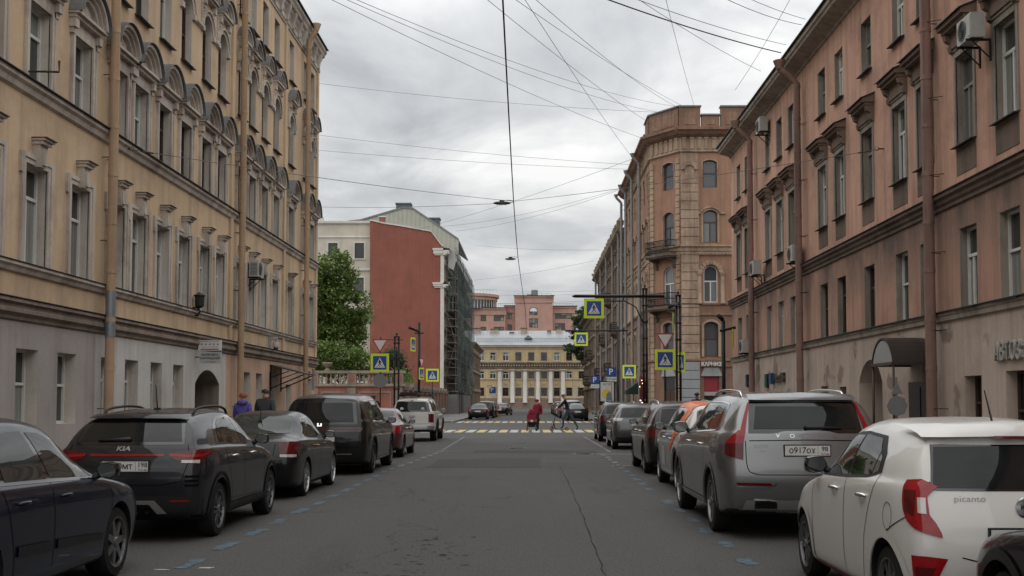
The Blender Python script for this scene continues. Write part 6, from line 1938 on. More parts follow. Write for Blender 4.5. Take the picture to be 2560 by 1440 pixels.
def car_picanto(loc):
    pt = paint('paint_white', (0.61, 0.605, 0.585), metal=.0, rough=.4, dust=.22, dustcol=(.33, .31, .28))
    c = Car('city_car', 'white small city hatchback with red arrow shaped tail lights, front right', loc,
            dict(type='hatch', L=3.6, W=1.60, H=1.49, wb=2.4, ro=.56, r=.295, gc=.17, paint=pt, lev=3,
                 prof=dict(rear=[(.14, .10), (.22, .03), (.34, 0), (.45, .0), (.58, .05), (.68, .10), (.74, .13), (.92, .26), (.96, .27)],
                           top=[(0, .94), (.06, .965), (.15, .985), (.3, 1.0), (.42, .995), (.52, .97), (.58, .94), (.66, .835), (.74, .71), (.775, .67), (.81, .65), (.90, .60), (.965, .54), (1, .49)],
                           belt=[(0, .70), (.3, .69), (.6, .665), (.76, .63), (.85, .60), (.95, .545), (1, .48)],
                           roofw=.70)))
    side_glass(c, [([(1.02, 1.02), (1.86, .985)], [(.98, 1.335), (1.22, 1.33), (1.50, 1.25)]),
                   ([(.42, 1.06), (.98, 1.02)], [(.38, 1.23), (.50, 1.325), (.93, 1.345)]),
                   ([(.28, 1.09), (.40, 1.065)], [(.30, 1.19), (.36, 1.22)])],
               trim=([(.20, 1.085), (.45, 1.035), (.98, 1.0), (1.98, .965)], [(.24, 1.22), (.42, 1.345), (.95, 1.37), (1.25, 1.355), (1.56, 1.265)]), trim_mat=M_PLA)
    rear_glass(c, 1.02, 1.29, .585, .535, off=.005, frame=.018)
    c.patch('spoiler', pt, 'rear', [(-.57, 1.325), (0, 1.345), (.57, 1.325)], [(-.56, 1.40), (0, 1.425), (.56, 1.40)], 12, 3, .06)
    c.patch('brake_light', M_LDRK, 'rear', [(-.13, 1.322), (.13, 1.322)], [(-.15, 1.342), (.15, 1.342)], 6, 2, .064)
    windscreen(c, 1.0, 1.33, .62, .50)
    # arrow shaped lamps
    c.patch('tail_light', M_LRED, 'corner', [(-.145, 1.027), (-.13, 1.01), (-.10, .967), (-.105, .93), (-.115, .893), (-.125, .842), (-.165, .79), (-.20, .723), (-.205, .697)],
            [(-.05, 1.075), (.06, 1.064), (.075, 1.02), (.075, .967), (.07, .916), (.055, .857), (.02, .80), (-.05, .75), (-.12, .723)], 26, 8, .012, both=True)
    tails(c, 'reversing_light', M_LWHT, [(-.108, .846), (-.06, .853)], [(-.09, .953), (-.045, .953)], 4, 5, .018, view='corner')
    tails(c, 'tail_light_core', M_LDRK, [(-.04, .83), (.04, .86)], [(-.03, 1.0), (.055, 1.0)], 5, 5, .015, view='corner')
    tails(c, 'fog_light_core', M_LDRK, [(-.14, .43), (-.06, .42)], [(-.17, .50), (-.05, .50)], 5, 4, .016, view='corner')
    tails(c, 'fog_light', M_LRED, [(-.17, .415), (-.09, .395), (-.035, .41)], [(-.235, .56), (-.12, .575), (-.025, .575)], 8, 6, .012, view='corner')
    c.text('badge', 'picanto', .054, -.36, .95, M_BADGE, sx=1.3, depth=.003)
    c.plate(.70, '', '', y=None)
    el = c.cast('rear', 0, .90, .01)
    m = MB(); m.lathe([(.075, el.y), (.075, el.y - .012), (.06, el.y - .016)], 20, 'y', (0, 0, .90))
    m.build('emblem', M_CHR, c.root, True, 40)
    text_obj('emblem_letters', 'KIA', .05, M_INK, c.root, Matrix.Translation((0, el.y - .019, .90)) @ Matrix.Rotation(R(90), 4, 'X'), .001, sx=1.2)
    c.strip('panel_gaps', M_SEAM, 'side', [[(1.00, 1.0), (1.02, .7), (1.03, .42), (1.0, .25)], [(.20, 1.08), (.26, .98), (.36, .82), (.47, .60), (.50, .40), (.52, .24)], [(1.99, .95), (2.02, .75), (2.0, .25)],
                                            [(-.44, .86), (-.15, .74), (-.02, .68)]])
    c.strip('fuel_flap', M_SEAM, 'side', [[(-.06 + .085 * math.cos(t * math.pi / 10), .80 + .10 * math.sin(t * math.pi / 10)) for t in range(21)]], w=.006)
    c.strip('tailgate_gap', M_SEAM, 'rear', [[(-.60, 1.06), (-.60, 1.0)], [(-.44, .57), (-.30, .535), (.30, .535), (.44, .57)]])
    c.patch('sill_stripe', plain('red_stripe', (.20, .02, .025), .4), 'side', [(.45, .205), (1.95, .19)], [(.45, .24), (1.95, .225)], 10, 2, .016)
    c.patch('side_skirt', pt, 'side', [(.42, .155), (2.0, .145)], [(.42, .27), (2.0, .25)], 10, 3, .012)
    for y in (0, 2.4):
        c.arc_ring('arch_lip', pt, y, .335, .40, off=.010)
    handles(c, (.52, 1.30), .90, M_CHR)
    c.mirror(1.82, .985, M_GBL, w=.2, h=.16)
    c.antenna(.02, lean=.55, h=.24)
    c.wheels('twin', M_ALUM, spokes=5, tw=.19)
    headlights(c, .66, .84, .40, .68)
    c.bodyo.data.materials  # noqa
    return c

def car_xc90(loc):
    pt = paint('paint_silver_grey', (0.20, 0.205, 0.21), metal=.75, rough=.34, dust=.2)
    c = Car('estate_suv', 'large silver grey sport utility car with tall red corner lights and number plate', loc,
            dict(type='suv', L=4.95, W=1.97, H=1.74, wb=2.984, ro=1.07, r=.37, gc=.25, paint=pt, lev=2,
                 prof=dict(top=[(0, .955), (.04, .972), (.12, .985), (.3, 1.0), (.45, .998), (.55, .975), (.61, .945), (.68, .84), (.755, .715), (.78, .69), (.82, .675), (.92, .625), (.97, .575), (1, .52)],
                           belt=[(0, .715), (.3, .705), (.6, .685), (.78, .655), (.88, .61), (.96, .55), (1, .50)], rear=[(.14, .18), (.22, .08), (.32, 0), (.46, 0), (.55, .05), (.64, .06), (.70, .08), (.745, .11), (.92, .28), (.965, .28)], roofw=.70)))
    side_glass(c, [([(1.46, 1.23), (2.28, 1.19)], [(1.42, 1.55), (1.72, 1.54), (1.95, 1.46)]),
                   ([(.42, 1.26), (1.39, 1.235)], [(.40, 1.56), (1.35, 1.56)]),
                   ([(-.22, 1.28), (.35, 1.265)], [(-.10, 1.54), (.33, 1.56)])],
               trim=([(-.33, 1.265), (.4, 1.24), (2.40, 1.165)], [(-.22, 1.56), (.3, 1.585), (1.4, 1.585), (1.78, 1.565), (2.03, 1.475)]))
    c.strip('chrome_strip', M_CHR, 'side', [[(-.36, 1.40), (-.35, 1.29), (-.25, 1.255), (.4, 1.232), (2.42, 1.16)], [(-.36, 1.40), (-.25, 1.57), (.3, 1.60), (1.4, 1.60)]], w=.018, off=.008)
    c.patch('rear_window_frame', M_GBL, 'rear', [(-.665, 1.235), (-.36, 1.235), (-.26, 1.265), (.26, 1.265), (.36, 1.235), (.665, 1.235)], [(-.62, 1.60), (.62, 1.60)], 24, 8, .003)
    c.patch('rear_window', M_CGL, 'rear', [(-.60, 1.285), (0, 1.285), (.60, 1.285)], [(-.55, 1.545), (.55, 1.545)], 16, 8, .008)
    c.patch('spoiler', pt, 'rear', [(-.62, 1.60), (0, 1.615), (.62, 1.60)], [(-.61, 1.655), (0, 1.675), (.61, 1.655)], 14, 3, .05)
    windscreen(c, 1.17, 1.56, .70, .58)
    # tall corner lights: thin blades beside the glass that widen into blocks below
    tails(c, 'tail_light', M_LRED, [(-.175, 1.24), (-.125, 1.24)], [(-.105, 1.585), (-.085, 1.585)], 3, 10, .014, view='corner')
    tails(c, 'tail_light', M_LDRK, [(-.185, .93), (-.10, .955), (.03, .99)], [(-.175, 1.12), (-.06, 1.12), (.045, 1.10)], 10, 8, .014, view='corner')
    tails(c, 'tail_light', M_LRED, [(-.175, 1.12), (-.06, 1.12), (.045, 1.10)], [(-.175, 1.25), (-.14, 1.26), (-.11, 1.27)], 10, 5, .016, view='corner')
    c.plate(1.04, 'о917ох', '98')
    for k, ch in enumerate('VOLVO'):
        c.text('badge_letter', ch, .062, (k - 2) * .165, 1.205, M_CHR, sx=1.2, depth=.004)
    c.text('badge', 'XC90', .056, -.53, 1.085, M_BADGE, sx=1.25)
    c.text('badge', 'AWD', .024, -.515, 1.03, M_BADGE, sx=1.3)
    c.strip('tailgate_gap', M_SEAM, 'rear', [[(-.70, 1.15), (-.70, .92), (-.68, .80), (-.58, .76), (.58, .76), (.68, .80), (.70, .92), (.70, 1.15)], [(-.66, 1.15), (0, 1.16), (.66, 1.15)]], w=.010)
    tails(c, 'bumper_reflector', M_LDRK, [(.40, .635), (.80, .64)], [(.43, .665), (.82, .67)], 8, 2, .010)
    c.strip('bumper_chrome', M_CHR, 'rear', [[(-.82, .625), (-.42, .622), (-.36, .66)], [(.82, .625), (.42, .622), (.36, .66)]], w=.014, off=.012)
    c.patch('bumper_lower', M_SIL, 'rear', [(-.74, .36), (.74, .36)], [(-.70, .47), (.70, .47)], 14, 4, .012)
    for sx in (1, -1):
        p = c.cast('rear', sx * .48, .42, 0)
        fr = boxo('exhaust_tip', (sx * .48 - .13, sx * .48 + .13, p.y - .03, p.y + .04, .37, .465), M_CHR, c.root)
        boxo('exhaust_opening', (sx * .48 - .112, sx * .48 + .112, p.y - .034, p.y - .02, .385, .45), M_SEAM, fr)
    c.strip('panel_gaps', M_SEAM, 'side', [[(1.42, 1.14), (1.44, .8), (1.44, .38)], [(.36, 1.16), (.42, .95), (.52, .70), (.56, .40)], [(2.44, 1.1), (2.48, .8), (2.46, .38)]])
    c.patch('sill_cladding', M_SIL, 'side', [(.48, .30), (2.5, .30)], [(.48, .38), (2.5, .38)], 10, 3, .012)
    for y in (0, 2.984):
        c.arc_ring('arch_trim', pt, y, .415, .475)
    handles(c, (.72, 1.80), 1.06, M_CHR)
    c.mirror(2.22, 1.17, pt, w=.22, h=.17)
    c.rails(-.32, 1.65, .62, M_CHR, .055)
    c.antenna(-.15, fin=True)
    c.wiper(.0, 1.30, .42, 1.285)
    c.wheels('twin', M_ALUM, spokes=5, tw=.235)
    headlights(c, .82, .98, .50, .82)
    return c

def car_polo(loc):
    pt = paint('paint_black', (0.005, 0.005, 0.006), metal=.0, rough=.3, dust=.07)
    c = Car('sedan_car', 'black four-door sedan with shiny silver wheels, between the grey crossover and the tall black car', loc,
            dict(type='sedan', L=4.45, W=1.70, H=1.45, wb=2.55, ro=1.02, r=.315, gc=.17, paint=pt))
    side_glass(c, [([(1.10, .985), (1.96, .95)], [(1.06, 1.325), (1.30, 1.31), (1.56, 1.24)]),
                   ([(.34, 1.01), (1.03, .985)], [(.40, 1.20), (.62, 1.31), (1.0, 1.33)]),
                   ([(.02, 1.03), (.28, 1.015)], [(.22, 1.10), (.34, 1.165)])],
               trim=([(-.08, 1.015), (1.05, .968), (2.08, .935)], [(.20, 1.13), (.55, 1.32), (1.05, 1.355), (1.33, 1.33), (1.62, 1.25)]))
    c.patch('rear_window', M_CGL2, 'rear', [(-.58, 1.075), (0, 1.065), (.58, 1.075)], [(-.50, 1.345), (.50, 1.345)], 16, 8, .005)
    windscreen(c, .98, 1.30, .60, .50)
    tails(c, 'tail_light', M_LDRK, [(-.22, .70), (.0, .69), (.10, .705)], [(-.21, .94), (0, .95), (.17, .93)], 10, 6, .010, view='corner')
    tails(c, 'reversing_light', M_LWHT, [(-.22, .705), (.06, .70)], [(-.22, .748), (.07, .745)], 8, 2, .014, view='corner')
    c.strip('tailgate_gap', M_SEAM, 'rear', [[(-.50, .97), (-.46, .70), (-.44, .58), (.44, .58), (.46, .70), (.50, .97)]])
    c.plate(.50, '', '')
    c.strip('panel_gaps', M_SEAM, 'side', [[(1.06, .96), (1.08, .6), (1.08, .28)], [(.22, 1.0), (.36, .75), (.44, .50), (.46, .28)], [(2.08, .93), (2.12, .7), (2.1, .28)]])
    handles(c, (.62, 1.50), .84, M_GBL)
    c.mirror(1.92, .93, M_GBL)
    c.antenna(.10, lean=.05, h=.20, x=0)
    c.patch('side_skirt', pt, 'side', [(.42, .15), (2.15, .15)], [(.42, .23), (2.15, .23)], 10, 3, .015)
    c.wheels('twin', M_ALU, spokes=7, rim=.80, tw=.2)
    headlights(c, .62, .78, .42, .70)
    return c

def car_l9(loc):
    pt = paint('paint_deep_black', (0.007, 0.0065, 0.0065), metal=.0, rough=.3, dust=.10)
    c = Car('large_suv', 'tall black sport utility car with wide tinted rear window and lit white badge', loc,
            dict(type='suv', L=5.2, W=1.99, H=1.80, wb=3.105, ro=1.05, r=.385, gc=.22, paint=pt,
                 prof=dict(rear=[(.14, .14), (.2, .04), (.30, 0), (.45, 0), (.56, .02), (.60, .05), (.66, .07), (.71, .09), (.92, .25), (.965, .25)], roofw=.72)))
    side_glass(c, [([(1.52, 1.14), (2.42, 1.12)], [(1.48, 1.60), (1.80, 1.59), (2.06, 1.50)]),
                   ([(.50, 1.15), (1.45, 1.14)], [(.50, 1.61), (1.42, 1.61)]),
                   ([(-.42, 1.17), (.43, 1.15)], [(-.36, 1.56), (-.25, 1.59), (.43, 1.61)])])
    c.strip('chrome_strip', M_CHR, 'side', [[(-.46, 1.36), (-.45, 1.18), (-.38, 1.145), (1.5, 1.115), (2.50, 1.10)], [(-.46, 1.36), (-.42, 1.56), (-.28, 1.625), (.5, 1.645), (1.5, 1.645), (1.85, 1.62), (2.14, 1.50), (2.50, 1.10)]], w=.016, off=.008)
    c.patch('rear_window_frame', M_GBL, 'rear', [(-.74, 1.11), (.74, 1.11)], [(-.66, 1.67), (.66, 1.67)], 20, 8, .003)
    c.patch('rear_window', M_CGL, 'rear', [(-.66, 1.16), (.66, 1.16)], [(-.60, 1.58), (.60, 1.58)], 16, 8, .008)
    windscreen(c, 1.2, 1.6, .72, .60)
    c.patch('light_bar', M_LDRK, 'rear', [(-.84, .985), (.84, .985)], [(-.84, 1.02), (.84, 1.02)], 20, 2, .008)
    c.patch('light_bar_cover', M_GBL, 'rear', [(-.86, .955), (.86, .955)], [(-.86, 1.045), (.86, 1.045)], 20, 3, .004)
    c.text('badge', 'Li', .085, -.08, 1.10, M_WBADGE, sx=1.7, bold=.006, off=.014)
    c.plate(.80, '', '')
    c.strip('tailgate_gap', M_SEAM, 'rear', [[(-.80, .94), (-.76, .62), (.76, .62), (.80, .94)]], w=.012)
    c.patch('bumper_trim', M_SIL, 'rear', [(-.62, .462), (.62, .462)], [(-.62, .478), (.62, .478)], 14, 2, .006)
    c.strip('panel_gaps', M_SEAM, 'side', [[(1.48, 1.11), (1.50, .8), (1.50, .35)], [(.44, 1.14), (.50, .95), (.58, .70), (.62, .36)], [(2.54, 1.08), (2.58, .8), (2.56, .35)]])
    c.patch('side_skirt', M_SIL, 'side', [(.5, .30), (2.6, .30)], [(.5, .335), (2.6, .335)], 10, 2, .010)
    for y in (0, 3.105):
        c.arc_ring('arch_lip', pt, y, .43, .47, off=.008)
    c.mirror(2.34, 1.09, M_GBL, w=.22, h=.16)
    c.wheels('twin', M_ALUD, spokes=5, rim=.74, tw=.25)
    headlights(c, .86, .98, .5, .84)
    return c

def car_generic(name, label, loc, kind, L, W, H, wb, ro, r, pt, rim=None, gl=None, lamp=None, plate=('', ''), lev=2, rails=None, gc=.2, clad=0, lampz=None, spokes=5, style='twin', rz=0.0, prof=None, mirror_mat=None, rear_gl=None, arch=False, mirrors=True):
    c = Car(name, label, loc, dict(type=kind, L=L, W=W, H=H, wb=wb, ro=ro, r=r, gc=gc, clad=clad, paint=pt, lev=lev, prof=prof or {}), rz=rz)
    zb = H * .672; zt = H * .895
    sed = kind == 'sedan'
    k = wb / 2.7
    if sed:
        panes = [([(1.18 * k, zb), (2.08 * k, zb - .03)], [(1.13 * k, zt + .02), (1.38 * k, zt + .01), (1.66 * k, zt - .07)]),
                 ([(.30 * k, zb + .02), (1.10 * k, zb)], [(.44 * k, zt - .09), (.68 * k, zt + .01), (1.06 * k, zt + .025)])]
    else:
        panes = [([(1.22 * k, zb), (2.10 * k, zb - .02)], [(1.18 * k, zt), (1.50 * k, zt - .01), (1.76 * k, zt - .08)]),
                 ([(.40 * k, zb + .02), (1.15 * k, zb)], [(.42 * k, zt - .02), (.6 * k, zt), (1.12 * k, zt + .01)]),
                 ([(-.02, zb + .04), (.34 * k, zb + .025)], [(.10, zt - .10), (.37 * k, zt - .03)])]
    tr = ([(panes[-1][0][0][0] - .10, panes[-1][0][0][1] - .02), (1.1 * k, zb - .025), (2.22 * k, zb - .05)],
          [(panes[-1][1][0][0] - .06, panes[-1][1][0][1] + .02), (.6 * k, zt + .03), (1.15 * k, zt + .04), (1.55 * k, zt + .02), (1.84 * k, zt - .06)])
    side_glass(c, panes, trim=tr, gl=gl)
    hw = W / 2
    if sed:
        c.patch('rear_window', rear_gl or M_CGL2, 'rear', [(-hw * .68, H * .745), (hw * .68, H * .745)], [(-hw * .58, H * .925), (hw * .58, H * .925)], 14, 7, .005)
    else:
        rear_glass(c, H * .69, H * .885, hw * .68, hw * .61, mat_=rear_gl, frame=.03)
    windscreen(c, H * .685, H * .90, hw * .70, hw * .58)
    lz = lampz or (H * .50, H * .63)
    tails(c, 'tail_light', lamp or M_LRED, [(-.22, lz[0] + .02), (0, lz[0]), (.10, lz[0] + .01)], [(-.23, lz[1] - .01), (0, lz[1]), (.17, lz[1])], 10, 5, .010, view='corner')
    c.plate(H * (.54 if not sed else .52), *plate)
    c.strip('tailgate_gap', M_SEAM, 'rear', [[(-hw * .76, H * .64), (-hw * .72, H * .42), (hw * .72, H * .42), (hw * .76, H * .64)]], w=.01)
    if lev > 1:
        c.strip('panel_gaps', M_SEAM, 'side', [[(1.17 * k, zb - .02), (1.2 * k, .6), (1.2 * k, gc + .12)], [(.25 * k, zb), (.40 * k, H * .5), (.50 * k, gc + .12)], [(2.24 * k, zb - .05), (2.28 * k, .6), (2.26 * k, gc + .12)]])
    if not sed or clad:
        c.patch('bumper_lower', M_PLA, 'rear', [(-hw * .84, gc + .02), (hw * .84, gc + .02)], [(-hw * .86, gc + .22), (hw * .86, gc + .22)], 12, 3, .010)
    if arch:
        for y in (0, wb):
            c.arc_ring('arch_trim', M_PLA, y, r * 1.13, r * 1.13 + .065)
    handles(c, (.66 * k, 1.62 * k), H * .575, M_CHR)
    if mirrors: c.mirror(2.04 * k, zb - .03, mirror_mat or M_GBL)
    headlights(c, H * .44, H * .53, hw * .5, hw * .8)
    if rails:
        c.rails(-.1, 1.6 * k, hw * .62, rails)
    c.wheels(style, rim or M_ALUM, spokes=spokes)
    return c
# ---------------------------------------------------------------- parked cars
car_rio((-4.60, 13.5, 0)); car_picanto((3.29, 8.0, 0)); car_xc90((3.18, 14.0, 0)); car_polo((-4.67, 19.2, 0)); car_l9((-4.54, 25.4, 0))
P_NAVY = paint('paint_navy', (0.006, 0.009, 0.022), metal=.2, rough=.3, dust=.08)
c = Car('hatchback_car', 'navy blue hatchback cut off by the left edge, nearest on the left', (-4.69, 7.75, 0),
        dict(type='hatch', L=4.28, W=1.815, H=1.50, wb=2.61, ro=.74, r=.32, gc=.17, paint=P_NAVY, lev=3))
side_glass(c, [([(1.22, .99), (2.02, .955)], [(1.16, 1.36), (1.40, 1.345), (1.68, 1.255)]), ([(2.05, .955), (2.26, .945)], [(1.71, 1.245), (1.80, 1.205)]),
               ([(.45, 1.01), (1.14, .99)], [(.48, 1.31), (.65, 1.36), (1.08, 1.37)])],
           trim=([(.35, .99), (1.15, .965), (2.34, .925)], [(.36, 1.31), (.62, 1.385), (1.12, 1.40), (1.45, 1.37), (1.84, 1.215)]), gl=M_CGL2)
windscreen(c, 1.0, 1.34, .62, .52); headlights(c, .62, .82, .45, .74); rear_glass(c, 1.03, 1.30, .58, .5)
c.strip('panel_gaps', M_SEAM, 'side', [[(1.17, .96), (1.20, .7), (1.18, .30)], [(.32, 1.0), (.42, .8), (.50, .5), (.52, .3)], [(2.36, .92), (2.42, .75), (2.36, .45), (2.30, .28)], [(2.36, .92), (2.7, .88), (3.1, .80)]])
c.patch('door_moulding', M_PLA, 'side', [(.55, .455), (1.12, .435)], [(.55, .535), (1.12, .515)], 8, 3, .014); c.patch('door_moulding', M_PLA, 'side', [(1.24, .43), (2.18, .40)], [(1.24, .51), (2.18, .455)], 8, 3, .014)
handles(c, (.66, 1.42), .845, P_NAVY); c.mirror(2.16, .93, M_GBL, w=.20, h=.15); c.wheels('flat', M_ALUM, spokes=7, rim=.72); c.plate(.55, '', '')
tails(c, 'tail_light', M_LRED, [(-.2, .75), (.1, .75)], [(-.2, .95), (.12, .95)], view='corner')

P_MAR = paint('paint_maroon', (0.085, 0.016, 0.020), metal=.45, rough=.32, dust=.22)
car_generic('sedan_car', 'dark red sedan squeezed between the tall black car and the white pickup', (-4.59, 32.7, 0), 'sedan', 4.55, 1.77, 1.44, 2.70, 1.0, .32, P_MAR, rim=M_ALUD)
P_PEARL = paint('paint_pearl', (0.50, 0.49, 0.45), metal=.15, rough=.38, dust=.3, dustcol=(.28, .26, .23))
c = Car('pickup_truck', 'white pickup truck with black load cover and roof rack parked before the crossing', (-4.82, 46.3, 0),
        dict(type='suv', L=5.25, W=1.84, H=1.80, wb=3.0, ro=1.25, r=.40, gc=.38, paint=P_PEARL, lev=2,
             prof=dict(rear=[(.14, .25), (.2, .12), (.28, .0), (.36, .06), (.60, .07), (.66, .08), (.70, .10), (.92, .28), (.965, .28)],
                       belt=[(0, .68), (.3, .67), (.6, .655), (.78, .64), (.88, .60), (.96, .55), (1, .50)], roofw=.70)))
c.patch('load_cover', M_GBL, 'side', [(-1.02, 1.23), (.50, 1.22)], [(-.90, 1.66), (.50, 1.70)], 12, 6, .006)
side_glass(c, [([(1.55, 1.20), (2.38, 1.17)], [(1.50, 1.63), (1.75, 1.62), (2.0, 1.53)]), ([(.72, 1.22), (1.48, 1.20)], [(.80, 1.60), (1.45, 1.64)])])
c.patch('load_cover_back', M_GBL, 'rear', [(-.72, 1.20), (.72, 1.20)], [(-.60, 1.69), (.60, 1.69)], 14, 7, .004)
c.patch('rear_window', M_CGL, 'rear', [(-.60, 1.26), (.60, 1.26)], [(-.50, 1.60), (.50, 1.60)], 12, 6, .010)
c.strip('tailgate_gap', M_SEAM, 'rear', [[(-.66, 1.19), (-.66, .72), (.66, .72), (.66, 1.19)]], w=.014)
tails(c, 'tail_light', M_LDRK, [(-.17, .78), (.03, .78)], [(-.17, 1.12), (.05, 1.12)], 6, 6, .012, view='corner')
c.patch('step_bumper', M_SIL, 'rear', [(-.84, .50), (.84, .50)], [(-.84, .64), (.84, .64)], 12, 3, .05); c.patch('bumper_lower', M_PLA, 'rear', [(-.80, .40), (.80, .40)], [(-.80, .50), (.80, .50)], 10, 2, .02)
h = c.cast('rear', 0, 1.02, .02); boxo('tailgate_handle', (-.12, .12, h.y - .02, h.y + .02, .99, 1.06), M_CHR, c.root)
for sx in (-1, 1):
    p = c.cast('rear', sx * .42, 1.32, .012); m = MB(); m.lathe([(.07, p.y - .012), (.0001, p.y - .014)], 12, 'y', (p.x, 0, p.z)); m.build('round_sticker', M_PLATE, c.root)
m = MB(); 
for k in range(3):
    a = R(90 + 120 * k); x, z = .10 * math.cos(a), .90 + .045 * math.sin(a) * 1.8; m.prism([(x, z + .05), (x - .03, z), (x, z - .05), (x + .03, z)], 'y', c.cast('rear', 0, .90, .012).y - .006, c.cast('rear', 0, .90, .012).y)
m.build('emblem', M_CHR, c.root, kind='stuff')
zt = 1.80
rk = MB()
for y in (-.1, .5, 1.1): rk.box(-.68, .68, y - .03, y + .03, zt + .06, zt + .10)
for x in (-.64, .64): rk.box(x - .03, x + .03, -.3, 1.3, zt + .02, zt + .12)
rk.box(-.6, .1, -.25, 1.0, zt + .10, zt + .20); ro = rk.build('roof_rack', M_PLA, c.root)
for y in (0, 3.0): c.arc_ring('arch_trim', M_PLA, y, .45, .54, off=.03)
c.patch('side_step', M_PLA, 'side', [(.6, .40), (2.4, .40)], [(.6, .47), (2.4, .47)], 8, 2, .08)
c.mirror(2.36, 1.15, M_CHR, w=.2, h=.19); c.wheels('twin', M_ALUD, spokes=6, tw=.26); headlights(c, .85, 1.0, .5, .8); windscreen(c, 1.22, 1.6, .66, .54); handles(c, (.9, 1.75), 1.05, M_CHR)

P_SLAT = paint('paint_slate', (0.010, 0.0105, 0.013), metal=.2, rough=.3, dust=.1)
c = car_generic('hatchback_car', 'dark grey car of which only the front wing shows in the bottom right corner', (3.54, 3.85, 0), 'hatch', 4.15, 1.78, 1.50, 2.56, .78, .325, P_SLAT, arch=True, lev=3, mirrors=False)
# car-sharing crossover
P_CSW = paint('paint_carshare_white', (0.52, 0.52, 0.50), metal=.1, rough=.36, dust=.2, dustcol=(.3, .28, .26))
P_CSB = paint('paint_carshare_blue', (0.125, 0.205, 0.30), metal=.3, rough=.34, dust=.18)
P_CSO = paint('paint_carshare_orange', (0.68, 0.13, 0.022), metal=.0, rough=.5, dust=.06, coat=.3)
P_CSG = paint('paint_carshare_grey', (0.28, 0.29, 0.30), metal=.4, rough=.36, dust=.2)
c = car_generic('shared_car', 'white car-sharing crossover with orange and blue side stripes behind the silver car', (3.43, 19.8, 0), 'suv', 4.47, 1.84, 1.63, 2.70, .87, .345, P_CSW, rim=M_ALUM, arch=True, clad=.08)
c.patch('grey_door_panel', P_CSG, 'side', [(.55, .36), (2.35, .36)], [(.62, .98), (2.42, .95)], 14, 6, .004)
c.patch('blue_stripe', P_CSB, 'side', [(.75, .80), (2.42, .78)], [(.55, 1.06), (2.30, 1.02)], 12, 4, .006)
c.patch('orange_stripe', P_CSO, 'side', [(.62, .74), (.98, .74)], [(-.16, 1.06), (.36, 1.06)], 8, 6, .008)
c.patch('orange_stripe', P_CSO, 'side', [(-.26, 1.04), (.32, 1.06)], [(-.44, 1.43), (-.02, 1.46)], 8, 6, .012)
c.patch('orange_roof_band', P_CSO, 'top', [(.36, -.36), (.66, -.36)], [(.44, 1.0), (.63, 1.0)], 6, 12, .008, both=True)
c.patch('orange_roof_band', P_CSO, 'side', [(-.38, 1.39), (-.15, 1.45), (.5, 1.50), (1.3, 1.50)], [(-.34, 1.50), (-.1, 1.545), (.5, 1.575), (1.3, 1.575)], 16, 3, .010)
c.patch('door_decal', P_CSW, 'side', [(1.40, .42), (1.86, .42)], [(1.40, .78), (1.86, .78)], 4, 3, .010)
P_BRO = paint('paint_bronze', (0.024, 0.020, 0.016), metal=.4, rough=.3, dust=.1)
car_generic('estate_suv', 'dark bronze sport utility car in front of the orange striped one', (3.43, 25.3, 0), 'suv', 4.66, 1.88, 1.63, 2.80, .95, .36, P_BRO, rim=M_ALUD, rails=M_CHR, lamp=M_LDRK, gl=M_CGL)
P_GRY = paint('paint_mid_grey', (0.085, 0.087, 0.092), metal=.6, rough=.33, dust=.2)
c = car_generic('small_crossover', 'grey rounded crossover with boomerang tail lamps ahead of a gap on the right', (3.58, 38.3, 0), 'hatch', 4.13, 1.77, 1.57, 2.53, .80, .34, P_GRY, arch=False, lampz=(.95, 1.06), lamp=M_LWHT,
    prof=dict(roofw=.62))
tails(c, 'fog_light', M_LRED, [(-.03, .52), (.03, .52)], [(-.03, .58), (.03, .58)], 4, 3, .012, view='corner')
P_BLK2 = paint('paint_black_two', (0.007, 0.007, 0.0075), metal=.1, rough=.3, dust=.1)
car_generic('estate_suv', 'black sport utility car with silver rails parked last before the crossing on the right', (3.58, 45.7, 0), 'suv', 4.45, 1.84, 1.62, 2.68, .90, .35, P_BLK2, rails=M_CHR, lamp=M_LDRK)
# beyond the crossing
c = car_generic('sedan_car', 'black liftback sedan parked just past the far crossing on the left', (-4.92, 102.6, 0), 'sedan', 4.9, 1.86, 1.46, 2.9, 1.05, .34, P_BLK2, lamp=M_LRED, plate=('', ''))
car_generic('estate_suv', 'dark sport utility car behind the black liftback on the far left', (-4.65, 110.5, 0), 'suv', 4.7, 1.9, 1.72, 2.8, .95, .36, P_SLAT, lev=1, lamp=M_LDRK)
car_generic('estate_suv', 'brownish sport utility car second behind the black liftback', (-4.6, 117.5, 0), 'suv', 4.6, 1.88, 1.70, 2.75, .95, .36, P_BRO, lev=1, lamp=M_LDRK)
car_generic('sedan_car', 'dark sedan with bright rear glass standing by the red chevron board', (-3.75, 134, 0), 'sedan', 4.7, 1.85, 1.46, 2.8, 1.0, .34, P_SLAT, lev=1, rz=R(-9))
car_generic('hatchback_car', 'small dark car far down the left side of the street', (-4.5, 160, 0), 'hatch', 4.2, 1.78, 1.5, 2.6, .8, .32, P_BLK2, lev=1)
car_generic('fastback_car', 'black fastback behind the scooter rider at the far crossing', (3.86, 95.2, 0), 'sedan', 4.8, 1.88, 1.50, 2.85, 1.0, .35, P_BLK2, lamp=M_LDRK,
    prof=dict(top=[(0, .70), (.02, .73), (.08, .78), (.15, .85), (.22, .915), (.29, .955), (.33, .975), (.42, .998), (.5, 1.0), (.56, .98), (.61, .945), (.68, .835), (.755, .70), (.775, .665), (.82, .645), (.90, .60), (.965, .54), (1, .49)]))
car_generic('estate_suv', 'white roofed sport utility car ahead of the black fastback', (3.75, 102.3, 0), 'suv', 4.8, 1.92, 1.80, 2.85, .95, .37, P_CSG, lev=1, lamp=M_LDRK)
